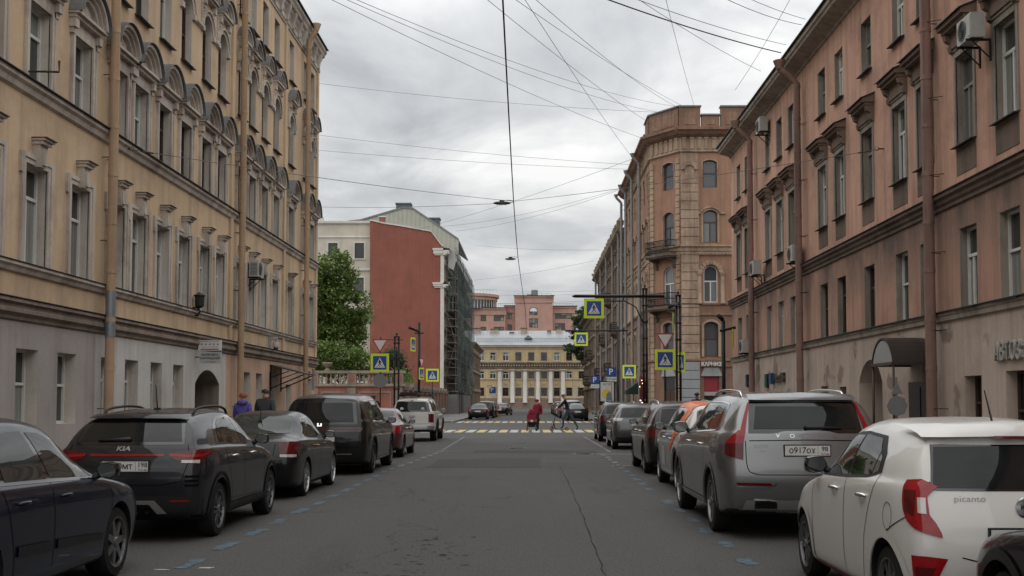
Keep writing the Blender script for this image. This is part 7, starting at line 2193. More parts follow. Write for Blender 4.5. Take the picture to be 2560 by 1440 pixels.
for i, (x, y, kd, pt, lb) in enumerate(((3.55, 109.5, 'hatch', P_SLAT, 'dark hatchback third in the far row on the right'), (3.55, 116.5, 'suv', P_GRY, 'grey sport utility car fourth in the far row on the right'), (3.5, 124, 'sedan', P_PEARL, 'white sedan fifth in the far row on the right'),
                                        (3.5, 131, 'hatch', P_MAR, 'dark red hatchback sixth in the far row on the right'), (3.5, 140, 'suv', P_BLK2, 'black sport utility car seventh in the far row on the right'), (3.45, 150, 'hatch', P_BRO, 'brown hatchback last in the far row on the right'))):
    car_generic({'hatch': 'hatchback_car', 'suv': 'estate_suv', 'sedan': 'sedan_car'}[kd], lb, (x, y, 0), kd, 4.4, 1.82, {'hatch': 1.5, 'suv': 1.7, 'sedan': 1.46}[kd], 2.65, .9, .34, pt, lev=1)
# ================================================================ trees
def leaf_mat(name, a, b_, c_):
    m, nt, b = _mat(name)
    setin(b, rough=.55, spec=.25)
    g = nt.nodes.new('ShaderNodeNewGeometry')
    n = nt.nodes.new('ShaderNodeTexNoise'); n.inputs['Scale'].default_value = .55; n.inputs['Detail'].default_value = 3
    link(nt, g.outputs['Position'], n.inputs['Vector'])
    r = nt.nodes.new('ShaderNodeMapRange'); r.inputs['From Min'].default_value = .35; r.inputs['From Max'].default_value = .65
    link(nt, n.outputs['Fac'], r.inputs['Value'])
    x = nt.nodes.new('ShaderNodeMix'); x.data_type = 'RGBA'; x.inputs['A'].default_value = c4(a); x.inputs['B'].default_value = c4(b_); link(nt, r.outputs[0], x.inputs['Factor'])
    y = nt.nodes.new('ShaderNodeMix'); y.data_type = 'RGBA'; y.inputs['B'].default_value = c4(c_); link(nt, x.outputs['Result'], y.inputs['A'])
    q = nt.nodes.new('ShaderNodeMath'); q.operation = 'POWER'; q.inputs[1].default_value = 2.5; link(nt, g.outputs['Random Per Island'], q.inputs[0]); link(nt, q.outputs[0], y.inputs['Factor'])
    link(nt, y.outputs['Result'], b.inputs['Base Color'])
    t = nt.nodes.new('ShaderNodeBsdfTranslucent'); link(nt, y.outputs['Result'], t.inputs['Color'])
    ms = nt.nodes.new('ShaderNodeMixShader'); ms.inputs[0].default_value = .28
    link(nt, b.outputs[0], ms.inputs[1]); link(nt, t.outputs[0], ms.inputs[2])
    link(nt, ms.outputs[0], nt.nodes['Material Output'].inputs[0])
    return m
M_LEAF = leaf_mat('leaf_chestnut', (0.062, 0.105, 0.022), (0.105, 0.165, 0.036), (0.17, 0.22, 0.065))
M_LEAFD = leaf_mat('leaf_dark', (0.028, 0.05, 0.018), (0.05, 0.08, 0.028), (0.07, 0.10, 0.04))
M_BARK = plain('bark', (0.045, 0.036, 0.028), .9, var=.4, scale=12, bump=.6)
def tree(name, label, loc, blobs, trunk_h, nleaf, ls, mat_, seed, group=None, tr=.22):
    """blobs: (dx, dy, z, rx, ry, rz) ellipsoids the crown fills with leaf clumps"""
    rn = random.Random(seed)
    t = thing(name, label, 'tree', loc, 0, group)
    m = MB(); m.tube([(0, 0, -.1), (rn.uniform(-.1, .1), 0, trunk_h * .5), (rn.uniform(-.2, .2), 0, trunk_h)], [tr * 1.25, tr, tr * .75], 10)
    for b in blobs:
        p = Vector((b[0], b[1], b[2])); a = Vector((0, 0, trunk_h * rn.uniform(.6, 1)))
        m.tube([a, a.lerp(p, .5) + Vector((0, 0, .3)), p], [tr * .6, tr * .38, tr * .12], 7)
        for k in range(4):
            q = p + Vector((rn.uniform(-1, 1) * b[3] * .7, rn.uniform(-1, 1) * b[4] * .7, rn.uniform(-.3, .8) * b[5] * .8))
            m.tube([a.lerp(p, .7), q], [tr * .25, .02], 5)
    m.build('trunk', M_BARK, t, True)
    c = MB()
    vol = [b[3] * b[4] * b[5] for b in blobs]
    for b, v in zip(blobs, vol):
        n = int(nleaf * v / sum(vol)); ncl = max(6, n // 70)
        cl = []
        for _ in range(ncl):
            d = Vector((rn.gauss(0, 1), rn.gauss(0, 1), rn.gauss(0, 1))).normalized() * rn.uniform(.45, 1.0) ** .6
            cl.append(Vector((b[0] + d.x * b[3], b[1] + d.y * b[4], b[2] + d.z * b[5])))
        for i in range(n):
            cc = rn.choice(cl); sg = .30 + .05 * b[3]
            p = cc + Vector((rn.gauss(0, sg), rn.gauss(0, sg), rn.gauss(0, sg * .55)))
            s = ls * rn.uniform(.6, 1.3)
            nrm = Vector((rn.gauss(0, .7), rn.gauss(0, .7), 1 + rn.gauss(0, .5))).normalized()
            u = nrm.cross(Vector((rn.uniform(-1, 1), rn.uniform(-1, 1), .2))).normalized(); w = nrm.cross(u)
            i0 = len(c.v)
            c.v += [p - u * s * .5, p + w * s * .32 - nrm * s * .06, p + u * s * .55 - nrm * s * .12, p - w * s * .32 - nrm * s * .06]
            c.f.append([i0, i0 + 1, i0 + 2, i0 + 3]); c.m.append(0)
    c.build('crown', mat_, t, kind='stuff')
    return t
tree('chestnut_tree', 'tall green broadleaf tree behind the garden wall beside the cream house', (-18.8, 104, .1),
     [(.3, 0, 13.2, 1.9, 1.9, 2.7), (1.1, 0, 10.2, 2.4, 2.3, 2.3), (-1.2, 0, 11.0, 2.4, 2.4, 2.8), (.2, -.3, 7.4, 2.7, 2.4, 1.7), (-2.2, .2, 8.0, 2.4, 2.4, 2.2), (2.0, 0, 8.6, 1.9, 1.8, 1.5)], 5.5, 26000, .30, M_LEAF, 11, 'trees behind the garden wall')
tree('broadleaf_tree', 'low bushy tree showing just above the balustrade, under the tall tree', (-16.7, 98, .1),
     [(-.6, 0, 5.2, 2.3, 1.6, 1.5), (1.6, 0, 4.8, 1.7, 1.4, 1.2), (-2.6, 0, 5.3, 1.9, 1.5, 1.4)], 3.0, 12000, .24, M_LEAF, 12, 'trees behind the garden wall', tr=.14)
tree('broadleaf_tree', 'dark bushy tree between the give way sign and the red gable', (-14.3, 112, .1),
     [(0, 0, 4.9, 1.6, 1.5, 2.0), (.9, 0, 4.0, 1.3, 1.2, 1.4)], 2.6, 6000, .24, M_LEAFD, 13, 'trees behind the garden wall', tr=.12)
tree('garden_shrub', 'rounded green shrub hanging over the low garden wall', (-11.8, 100.5, .1), [(0, 0, 3.3, .75, 2.6, 1.0), (.1, 3.5, 2.9, .7, 2.2, .8)], 1.8, 6000, .18, M_LEAF, 14, tr=.08)
tree('broadleaf_tree', 'dark tree rising behind the yellow house on the right', (11.3, 236, 0), [(0, 0, 17.5, 3.2, 3, 4.0), (1.5, 0, 13.5, 4.0, 3, 4.0), (-1.6, 0, 12.8, 2.4, 2, 3.2), (.6, 0, 21.3, 1.6, 1.5, 2.0)], 12, 9000, .60, M_LEAFD, 15, tr=.4)
# ================================================================ signs and poles
M_SYEL = plain('sign_fluorescent', (0.56, 0.66, 0.02), .5, spec=.4, var=.04)
M_SBLU = plain('sign_blue', (0.012, 0.055, 0.24), .45, spec=.4, var=.05)
M_SWHT = plain('sign_white', (0.55, 0.55, 0.53), .5, spec=.4, var=.06)
M_SRED = plain('sign_red', (0.34, 0.020, 0.030), .45, spec=.4, var=.05)
M_SBLK = plain('sign_black', (0.008, 0.008, 0.008), .5)
M_SBACK = plain('sign_back', (0.19, 0.195, 0.20), .5, metal=.4, var=.1)
def flatpoly(m, pts, y, mi=0, th=.003):
    m.prism([(x, z) for x, z in pts], 'y', y - th, y, mi)
def walker(m, s, y):
    """walking figure and zebra bars, unit square centred at 0"""
    def P(l): return [(x * s, z * s) for x, z in l]
    m.lathe([(.055 * s, y - .003), (.055 * s, y)], 10, 'y', (-.02 * s, 0, .24 * s))
    for l in ([(-.08, .17), (.0, .19), (.06, .16), (.05, -.02), (-.06, -.02)], [(.04, .17), (.08, .15), (.16, .02), (.12, -.02), (.05, .10)],
              [(-.08, .17), (-.03, .12), (-.10, .03), (-.17, .0), (-.19, .03), (-.13, .06)], [(-.06, .0), (.02, .0), (-.02, -.14), (-.11, -.27), (-.17, -.27), (-.09, -.12)],
              [(-.01, .0), (.06, .0), (.10, -.14), (.17, -.25), (.13, -.28), (.04, -.16)]):
        flatpoly(m, P(l), y)
    for x in (-.30, -.08, .20):
        flatpoly(m, P([(x, -.33), (x + .10, -.33), (x + .13, -.28), (x + .05, -.28)]), y)
def board(name, parent, w, h, mat_, x=0, z=0, y=0, th=.02, r=0):
    return MB().box(x - w / 2, x + w / 2, y, y + th, z - h / 2, z + h / 2).build(name, mat_, parent)
def crossing_sign(label, loc, size=.9, rz=0.0, arm=None, cat='crossing sign'):
    t = thing('crossing_sign', label, cat, loc, rz, 'pedestrian crossing signs')
    b = board('backing_board', t, size, size, M_SYEL)
    i = size * .73
    p = board('blue_panel', t, i, i, M_SBLU, y=-.006, th=.005)
    m = MB(); flatpoly(m, [(-i * .40, -i * .36), (i * .40, -i * .36), (0, i * .40)], -.0075); m.build('white_triangle', M_SWHT, p)
    m = MB(); walker(m, i * .86, -.0115); m.build('pictogram', M_SBLK, p, kind='stuff')
    board('back_sheet', t, size * .98, size * .98, M_SBACK, y=.021, th=.004)
    return t
def yield_sign(label, loc, s=.85, rz=0.0):
    t = thing('give_way_sign', label, 'give way sign', loc, rz, 'give way signs')
    h = s * .866
    m = MB(); m.prism([(0, -h * .62), (s / 2, h * .38), (-s / 2, h * .38)], 'y', 0, .02); m.build('red_border', M_SRED, t)
    k = .78
    m = MB(); m.prism([(0, -h * .62 * k + .012), (s / 2 * k, h * .38 * k), (-s / 2 * k, h * .38 * k)], 'y', -.005, -.001); m.build('white_field', M_SWHT, t)
    return t
def P3(px, py, Y): return tuple(at(px, py, Y))
def pole(label, x, y, z1, r=.05, twin=0, arms=(), z0=.13, mat_=None, hat=True):
    t = thing('sign_post', label, 'post', (x, y, 0), 0, 'sign posts at the crossing')
    if twin:
        for dx in (-twin, twin):
            MB().tube([(dx, 0, z0 - .05), (dx, 0, z1)], r, 8).build('upright', mat_ or M_IRON, t, True)
        z = z0 + .6
        while z < z1:
            MB().box(-twin - r * 1.3, twin + r * 1.3, -r * 1.25, r * 1.25, z - .03, z + .03).build('clamp', mat_ or M_IRON, t); z += .75
        if hat: m = MB(); m.lathe([(twin + r * 1.4, z1), (twin + r * 1.4, z1 + .05), (.05, z1 + .10), (.05, z1 + .2), (.0001, z1 + .24)], 10); m.build('cap', mat_ or M_IRON, t, True, 40)
    else:
        MB().tube([(0, 0, z0 - .05), (0, 0, z1)], r, 10).build('upright', mat_ or M_IRON, t, True)
    for a in arms:
        MB().tube(a[0], a[1], 8).build('arm', mat_ or M_IRON, t, True)
    return t
# left of the near crossing
Yl = 54.6
xs = at(950, 1005, Yl).x; xp = at(990, 1005, Yl).x
pole('thin post carrying the give way and crossing signs on the left', xs, Yl + .06, at(950, 842, Yl).z, .03)
yield_sign('give way triangle above the crossing sign on the left pavement', P3(950, 861, Yl), .78)
crossing_sign('yellow framed pedestrian crossing sign below the left give way triangle', P3(949.5, 907, Yl), .90)
t = thing('round_sign', 'round grey sign seen from behind below the left crossing sign', 'sign', P3(950, 952, Yl + .03))
m = MB(); m.lathe([(.34, .0), (.34, .02)], 28, 'y'); m.build('disc', M_SBACK, t)
pole('black twin post with side arms next to the left give way sign', xp, Yl + .15, at(990, 843, Yl).z, .045, .10,
     arms=[([(-.9, 0, at(990, 845, Yl).z - .08), (.32, 0, at(990, 845, Yl).z - .08)], .018), ([(.1, 0, at(990, 885, Yl).z), (.34, 0, at(990, 885, Yl).z)], .018)])
Y2 = 76.0
pole('black post with lamp arm before the red gable wall', at(1047, 1005, Y2).x, Y2, at(1047, 806, Y2).z, .09,
     arms=[([(0, 0, at(0, 829, Y2).z), (-.42, -2.2, at(0, 829, Y2).z + .12)], .09), ([(-.3, 0, at(0, 829, Y2).z - .1), (.3, 0, at(0, 829, Y2).z - .1)], .05)])
crossing_sign('crossing sign turned edge-on, hanging from the black post by the red gable', P3(1033, 861, Y2 - 2.0), .92, R(78))
crossing_sign('crossing sign seen almost edge-on low on the black post by the red gable', P3(1054, 934, Y2 - .1), .80, R(72))
yield_sign('small give way triangle seen edge-on above the low turned crossing sign', P3(1054, 905, Y2 - .1), .7, R(72))
crossing_sign('crossing sign right of the black post in front of the scaffold', P3(1081, 938, 78.5), .90)
pole('thin post of the crossing sign in front of the scaffold', at(1081, 1005, 78.5).x, 78.56, at(0, 925, 78.5).z, .03)
# right of the near crossing
Yr = 50.4
xq = at(1663, 1005, Yr).x
pole('thin post carrying the give way and crossing signs on the right', xq, Yr + .06, at(0, 832, Yr).z, .03)
yield_sign('give way triangle above the crossing sign on the right pavement', P3(1663, 848, Yr), .82)
crossing_sign('yellow framed pedestrian crossing sign below the right give way triangle', P3(1663, 899, Yr), .93)
za = at(0, 739, Yr).z
pole('tall black twin post whose arm holds the big overhead crossing sign', at(1615, 1005, Yr).x, Yr + .3, at(0, 722, Yr).z, .05, .07,
     arms=[([(-3.15, 0, za), (.9, 0, za)], .07), ([(-3.3, 0, za), (-3.15, 0, za)], [.03, .075]), ([(-2.2, 0, za - .22), (-.9, 0, za - .22), (-.4, 0, za - .5), (-.1, 0, za - 1.2)], .03)])
crossing_sign('big crossing sign hanging from the arm over the right lane', P3(1485, 771, Yr + .2), .90)
za = at(0, 740, 51.5).z
pole('black twin post with a lamp arm right of the give way triangle', at(1697, 1005, 51.5).x, 51.5, za, .05, .08,
     arms=[([(0, 0, za - .35), (-.55, -1.2, za - .6)], .08)])
crossing_sign('crossing sign turned edge-on above the right give way triangle', P3(1684, 808, 50.3), .90, R(80))
crossing_sign('crossing sign turned edge-on just right of the lower right crossing sign', P3(1703, 906, 51.4), .92, R(-76))
zq = at(0, 801, 48.5).z
pole('black street post in front of the terracotta house corner', at(1810, 1005, 48.5).x, 48.5, zq, .08,
     arms=[([(0, 0, zq), (-.25, 0, zq + .25)], .09), ([(-.15, 0, zq - .45), (.5, -.2, zq - .32)], .06)])
crossing_sign('crossing sign turned edge-on at the corner of the terracotta house', P3(1833, 846, 48.2), .8, R(78))
# at the far crossing, right
Yf = 78.0
za = at(0, 826, Yf).z
pole('black post whose long arm holds the far overhead crossing sign', at(1546, 1005, Yf).x, Yf + .3, za + .3, .06, arms=[([(-3.7, 0, za), (.7, 0, za)], .055)])
crossing_sign('smaller overhead crossing sign over the far crossing', P3(1453, 848, Yf + .1), .93)
crossing_sign('crossing sign on the right pavement of the far crossing', P3(1573, 929, Yf), .93)
pole('thin post of the crossing sign on the far right pavement', at(1573, 1005, Yf).x, Yf + .06, at(0, 915, Yf).z, .03)
def parking_sign(label, px, py, Y, w, sub):
    x, y, z = P3(px, py, Y)
    t = thing('parking_sign', label, 'parking sign', (x, y, z), 0, 'parking signs')
    b = board('blue_panel', t, w, w, M_SBLU)
    text_obj('letter', 'P', w * .9, M_SWHT, b, Matrix.Translation((-w * .08, -.004, 0)) @ Matrix.Rotation(R(90), 4, 'X'), .001, bold=.012)
    s = board('plate', t, w, w * .45, M_SWHT, z=-w * .76)
    if sub: text_obj('letters', sub, w * .22, M_SBLK, s, Matrix.Translation((0, -.004, -w * .76)) @ Matrix.Rotation(R(90), 4, 'X'), .001, bold=.003)
    MB().tube([(0, .04, -z + .1), (0, .04, w * .5)], .03, 8).build('post', M_SBACK, t)
parking_sign('blue parking sign with arrow plate beyond the crossing', 1488, 950, 90, .66, '← ↔ →')
parking_sign('larger blue parking sign with white plate left of the far crossing sign', 1529, 930, 88, .74, '0.00-24.00')
parking_sign('tiny blue parking sign far off on the left below the yellow house', 1231, 975, 200, 1.1, '')
yield_sign('tiny give way triangle far off beside the yellow house', P3(1224, 968, 199), 1.0)
# poster stand
t = thing('poster_stand', 'lit poster case with yellow and white picture below the parking signs', 'poster', P3(1518, 1003, 95))
z0 = t.location.z
w, h = 1.12, 1.62
boxo('case', (-w / 2 - .1, w / 2 + .1, 0, .2, -.35, h + .1), M_IRON, t); boxo('poster', (-w / 2, w / 2, -.012, -.002, 0, h), plain('poster_white', (.5, .5, .46), .4), t)
boxo('foot', (-.2, .2, .02, .18, -z0 + .1, -.35), M_IRON, t)
m = MB(); m.lathe([(.40, -.016), (.0001, -.017)], 20, 'y', (-.06, 0, .62)); m.build('poster_picture', plain('poster_yellow', (.55, .42, .05), .5), t)
m = MB(); m.prism([(-.1, .05), (.45, .05), (.4, .6), (.2, .85), (-.05, .62)], 'y', -.022, -.018); m.build('poster_picture', plain('poster_blue', (.12, .16, .22), .5), t)
text_obj('poster_letters', 'ВЕТЕР', .22, M_SBLK, t, Matrix.Translation((0, -.016, h - .2)) @ Matrix.Rotation(R(90), 4, 'X'), .001)
# chevron board and road works
t = thing('chevron_board', 'red and white arrow board on an orange stand in the far left lane', 'barrier', P3(1242, 1022, 122))
zz = t.location.z
board('board', t, 1.0, .55, M_SWHT, z=.1)
for k in (-.30, .05): m = MB(); m.prism([(k - .12, .33), (k + .08, .33), (k + .26, .1), (k + .08, -.13), (k - .12, -.13), (k + .06, .1)], 'y', -.006, -.001); m.build('chevron', M_SRED, t)
m = MB(); m.tube([(-.3, .1, -zz + .02), (0, .02, -.1), (.3, .1, -zz + .02)], .05, 6); m.box(-.4, .4, 0, .1, -zz + .02, -zz + .3); m.build('stand', plain('stand_orange', (.30, .12, .05), .6), t)
# ================================================================ hanging lamps and cables
M_CAB = plain('cable', (0.012, 0.012, 0.013), .7)
M_CABT = plain('cable_thin', (0.11, 0.11, 0.115), .7)
def sagged(a, b, sag, n=14):
    a, b = Vector(a), Vector(b)
    return [a.lerp(b, k / n) - Vector((0, 0, sag * 4 * (k / n) * (1 - k / n))) for k in range(n + 1)]
def cable(label, a, b, r=.012, sag=.15, mat_=None, name='cable'):
    m = MB(); m.tube(sagged(a, b, sag), r, 5)
    return tag(m.build(name, mat_ or M_CABT, None, True), label, 'cable', 'overhead cables across the street')
LAMP1, LAMP2 = at(1284, 503, 53.5), at(1295, 644, 74.0)
pA = at(1252, -220, 21); 
pl = [pA, at(1257, 0, 26), LAMP1, LAMP2, at(1313, 770, 112), at(1318, 845, 200)]
m = MB()
for a, b in zip(pl, pl[1:]): m.tube(sagged(a, b, .12, 8), .022, 6)
tag(m.build('power_cable', M_CAB, None, True), 'thick black twisted cable running down the middle of the street', 'cable')
def lamp(label, p, s, px):
    t = thing('street_lamp', label, 'street lamp', p, 0, 'street lamps hung over the street')
    x = px
    m = MB(); rings = []
    for k in range(13):
        a = -1 + 2 * k / 12; rx = .5 * s * a; hh = .105 * s * math.sqrt(max(0.02, 1 - abs(a) ** 3)); ww = .15 * s * math.sqrt(max(.02, 1 - abs(a) ** 3))
        rings.append([m.p((x + rx, ww * math.cos(q), -.10 + hh * math.sin(q) * (1.0 if math.sin(q) > 0 else .7))) for q in [2 * math.pi * i / 12 for i in range(12)]])
    for a, b in zip(rings, rings[1:]):
        for i in range(12): m.f.append([a[i], a[(i + 1) % 12], b[(i + 1) % 12], b[i]]); m.m.append(0)
    m.f.append(rings[0][::-1]); m.m.append(0); m.f.append(rings[-1]); m.m.append(0)
    m.build('housing', M_PLA, t, True, 60)
    MB().box(x - .32 * s, x + .26 * s, -.09 * s, .09 * s, -.10 - .085 * s, -.10 - .06 * s).build('lens', plain('lamp_lens', (.30, .30, .29), .2), t)
    k = MB(); k.box(x - .12, x + .12, -.04, .04, -.03, .05); k.tube([(x, 0, .02), (x + .3, 0, .05), (0, 0, .02)], .014, 5); k.build('hanger', M_PLA, t)
lamp('nearer flat street lamp hanging from the middle cable', LAMP1, .86, -.56)
lamp('farther flat street lamp hanging lower in the picture from the middle cable', LAMP2, .74, -.50)
anchorL = (XL + .05, 26.5, at(310, 372, 26.5).z); anchorR = (XR - .05, 29.0, at(2210, 372, 29.0).z)
cable('cable from an eye bolt on the ochre house to the nearer hanging lamp', anchorL, LAMP1, .010, .1, M_CABT)
cable('cable from an eye bolt on the terracotta house to the nearer hanging lamp', anchorR, LAMP1, .010, .1, M_CABT)
for lb, p, s in (('iron eye bolt with turnbuckle on the ochre house front', anchorL, 1), ('iron eye bolt with turnbuckle on the terracotta house front', anchorR, -1)):
    t = thing('eye_bolt', lb, 'bolt', p)
    m = MB(); m.tube([(-s * .08, 0, 0), (s * .1, 0, 0)], .02, 6); m.lathe([(.05, -.01), (.06, 0), (.05, .01)], 10, 'y', (s * .14, 0, 0), closed=False); m.build('bolt', M_RUST, t)
    m = MB(); m.tube([(s * .25, .35, .02), (s * .40, .75, .06)], .022, 6); m.build('turnbuckle', M_RUST, t)
def W(label, p0, Y0_, p1, Y1_, r=.010, sag=.25, mat_=None):
    cable(label, at(p0[0], p0[1], Y0_), at(p1[0], p1[1], Y1_), r, sag, mat_)
ORD = ['first', 'second', 'third', 'fourth', 'fifth', 'sixth', 'seventh', 'eighth', 'ninth', 'tenth', 'eleventh', 'twelfth']
for i, (a, ya, b, yb, sg) in enumerate((((700, 196), 75, (1650, 281), 79, .3), ((700, 325), 75, (1600, 413), 84, .25), ((700, 367), 75, (1596, 424), 84, .2), ((700, 513), 75, (1284, 506), 53.6, .2))):
    W('%s from the top of the wires from behind the ochre house corner' % ORD[i], a, ya, b, yb, .011, sg)
for i, (a, ya, b, yb, sg) in enumerate((((790, -20), 34, (1625, 352), 80.5, .3), ((812, -25), 34, (1650, 281), 79, .5), ((836, -24), 34, (1690, 266), 79, .55), ((1195, -20), 34, (1640, 318), 80, .2), ((1262, -20), 34, (1705, 264), 79, .2),
                                        ((1300, -20), 34, (1592, 408), 86, .2), ((1318, -20), 34, (1690, 266), 79, .3), ((1660, -20), 40, (1736, 266), 79, .15))):
    W('%s from left of the wires fanning down to the orange corner roof' % ORD[i], a, ya, b, yb, .010, sg)
for i, (a, ya, b, yb, sg, r) in enumerate((((1490, -12), 30, (1952, 132), 40.5, .1, .020), ((1570, -10), 30, (1965, 112), 40.2, .1, .010), ((1590, -6), 31, (1902, 178), 43, .1, .008), ((1800, -10), 30, (2004, 62), 38.5, .1, .010), ((1850, -14), 30, (2014, 48), 38.2, .05, .009), ((1982, -14), 34, (1838, 225), 47, .1, .008))):
    W('%s from left of the short wires ending at the terracotta eaves' % ORD[i], a, ya, b, yb, r, sg, M_CAB if i == 0 else None)
for i, (a, ya, b, yb, sg) in enumerate((((1104, 566), 141, (1568, 466), 100, .6), ((1138, 578), 150, (1562, 470), 101, .6), ((925, 601), 139.8, (1600, 390), 86, .6), ((1186, 612), 200, (1500, 625), 120, .3), ((1186, 700), 200, (1484, 652), 140, .3), ((1182, 724), 226, (1484, 727), 146, .2), ((1182, 736), 226, (1484, 735), 146, .2), ((1186, 758), 226, (1470, 752), 150, .2))):
    W('%s from top of the wires strung from scaffold to right houses' % ORD[i], a, ya, b, yb, .014, sg)
# ================================================================ fittings on the fronts
ac_unit('white air conditioner beside the second downpipe of the ochre house', (XL + .12, 38.4, at(622, 694, 38.4).z), R(90))
ac_unit('white air conditioner high by the nearest hooded window of the terracotta house', (XR - .26, 22.15, at(2430, 108, 22.2).z), R(-90), (.72, .28, .50))
ac_unit('white air conditioner next to the middle downpipe of the terracotta house', (XR - .12, 38.0, at(1992, 655, 38.0).z), R(-90))
ac_unit('white air conditioner just under the terracotta eaves', (XR - .12, 43.1, at(1912, 332, 43.1).z), R(-90))
ac_unit('white air conditioner on a bracket by the far downpipe of the terracotta house', (XR - .22, 44.1, at(1900, 688, 44.1).z), R(-90))
ac_unit('white air conditioner above the plinth ledge at the terracotta house corner', (XR - .15, 46.9, at(1865, 882, 46.9).z), R(-90))
# projecting cartridge sign
t = thing('hanging_sign', 'white cartridge refill sign boards sticking out above the gateway', 'sign', (XL, 32.4, 0))
b1 = board('upper_board', t, .66, .30, M_SWHT, x=.42, z=3.24, th=.10); b2 = board('lower_board', t, .62, .33, plain('sign_grey', (.36, .36, .35), .5), x=.44, z=2.88, th=.10)
RX = Matrix.Rotation(R(90), 4, 'X')
M_TRED = plain('text_red', (.22, .02, .03), .5)
text_obj('sign_letters', 'СЕРВИСНЫЙ ЦЕНТР РЕМОНТ', .040, M_TRED, b1, Matrix.Translation((.42, -.004, 3.35)) @ RX, .001, sx=.95)
text_obj('sign_letters', 'РЕМОНТ ОБОРУДОВАНИЯ', .035, M_TRED, b1, Matrix.Translation((.42, -.004, 3.19)) @ RX, .001)
board('red_line', b1, .52, .03, M_TRED, x=.42, z=3.125, y=-.004, th=.003)
for k in range(5): m = MB(); m.box(.17 + k * .115, .225 + k * .115, -.004, -.001, 3.245, 3.295); m.build('sign_icon', M_SBACK, b1)
text_obj('sign_letters', 'ЗАПРАВКА', .088, M_SBLK, b2, Matrix.Translation((.44, -.004, 2.965)) @ RX, .001, bold=.002, sx=1.05)
text_obj('sign_letters', 'КАРТРИДЖЕЙ', .080, M_SBLK, b2, Matrix.Translation((.44, -.004, 2.862)) @ RX, .001, bold=.002)
text_obj('sign_letters', 'любых принтеров', .04, M_SBLK, b2, Matrix.Translation((.44, -.004, 2.765)) @ RX, .001)
m = MB(); m.tube([(0, .05, 3.3), (.1, .05, 3.3)], .02, 6); m.tube([(0, .05, 2.9), (.13, .05, 2.9)], .02, 6); m.build('sign_bracket', M_IRON, t)
# wall lantern
t = thing('wall_lamp', 'black wall lantern on the ochre house above the gateway', 'lamp', (XL, 32.1, at(482, 770, 32.1).z))
m = MB(); m.tube([(0, 0, 0), (.15, 0, .02), (.22, 0, -.1), (.14, 0, -.22), (0, 0, -.2)], .03, 6); m.build('arm', M_IRON, t)
m = MB(); m.lathe([(.06, .0), (.13, .06), (.14, .32), (.18, .36), (.05, .44), (.0001, .46)], 10, 'z', (.2, 0, 0)); m.build('lantern', M_PLA, t)
# security camera
t = thing('security_camera', 'white dome camera on the ochre house belt wall', 'camera', (XL, 41.4, at(672, 850, 41.4).z))
m = MB(); m.box(0, .10, -.06, .06, -.3, .12); m.box(.10, .34, -.07, .07, .02, .12); m.tube([(.28, 0, .04), (.28, 0, -.1)], .05, 8); m.build('bracket', M_ACW, t)
m = MB(); m.lathe([(.09, .0), (.12, -.06), (.12, -.18), (.10, -.2)], 14, 'z', (.28, 0, -.08)); m.build('housing', M_ACW, t, True, 40)
m = MB(); m.lathe([(.10, -.2), (.08, -.27), (.0001, -.30)], 12, 'z', (.28, 0, -.08)); m.build('dome', M_GBL, t, True)
# slanting canopy over the ochre house door
t = thing('door_canopy', 'thin black slanting canopy over the ochre house side door', 'canopy', (XL, 42.6, 0))
m = MB(); m.prism([(0, 2.95), (1.35, 2.62), (1.35, 2.66), (0, 3.0)], 'y', -.95, .95); m.build('sheet', M_SHEETD, t)
for y in (-.85, .85):
    m = MB(); m.tube([(.02, y, 2.1), (1.25, y, 2.62)], .025, 6); m.tube([(.02, y, 2.5), (.7, y, 2.75)], .018, 6); m.tube([(.03, y, 2.0), (.03, y, 2.95)], .025, 6); m.build('strut', M_IRON, t)
t = thing('alarm_box', 'small red alarm box near the far corner of the ochre house', 'alarm', (XL, 48.3, at(766, 935, 48.3).z)); boxo('casing', (0, .14, -.24, .24, -.13, .13), M_SRED, t); boxo('lamp', (.14, .2, -.08, .08, -.05, .08), M_LRED, t)
t = thing('house_number', 'small grey house number plates at the corner of the ochre house', 'sign', (XL, 49.9, at(783, 945, 49.9).z)); boxo('plate', (0, .03, -.25, .25, .02, .4), M_SBACK, t); boxo('plate', (0, .03, -.25, .25, -.5, -.02), M_SBACK, t)
t = thing('flag_bracket', 'rusty iron flag bracket on the upper left wall', 'bracket', (XL, 21.3, at(50, 178, 21.3).z)); m = MB(); m.tube([(0, 0, 0), (.62, .05, .0), (.62, .05, .22)], .022, 6); m.build('rod', M_RUST, t); boxo('base_plate', (-.0, .02, -.05, .05, -.08, .08), M_RUST, t)
# barrel canopy on the right
t = thing('barrel_canopy', 'brown barrel canopy on two posts at the terracotta house entrance', 'canopy', (XR, 26.45, 0))
m = MB(); ap = arc_pts(1.55, .58, 14, 0, 2.50); ao = arc_pts(1.62, .62, 14, 0, 2.50)
for k in range(14):
    for (A, s) in ((ao, 1), (ap, -1)):
        q = [(-.95, A[k][0], A[k][1]), (0, A[k][0], A[k][1]), (0, A[k + 1][0], A[k + 1][1]), (-.95, A[k + 1][0], A[k + 1][1])]
        m.face(q if s > 0 else q[::-1])
    m.face([(-.95, ap[k][0], ap[k][1]), (-.95, ap[k + 1][0], ap[k + 1][1]), (-.95, ao[k + 1][0], ao[k + 1][1]), (-.95, ao[k][0], ao[k][1])])
m.build('hood', plain('canopy_brown', (.030, .022, .019), .35, spec=.5), t, True, 50)
m = MB(); m.face([(-.93, x, z) for x, z in arc_pts(1.5, .55, 14, 0, 2.50)]); m.build('end_pane', plain('frosted_pane', (.30, .31, .32), .2), t)
for y in (-.76, .76): MB().tube([(-.92, y, .13), (-.92, y, 2.52)], .03, 8).build('post', plain('post_brown', (.05, .028, .022), .5), t, True)
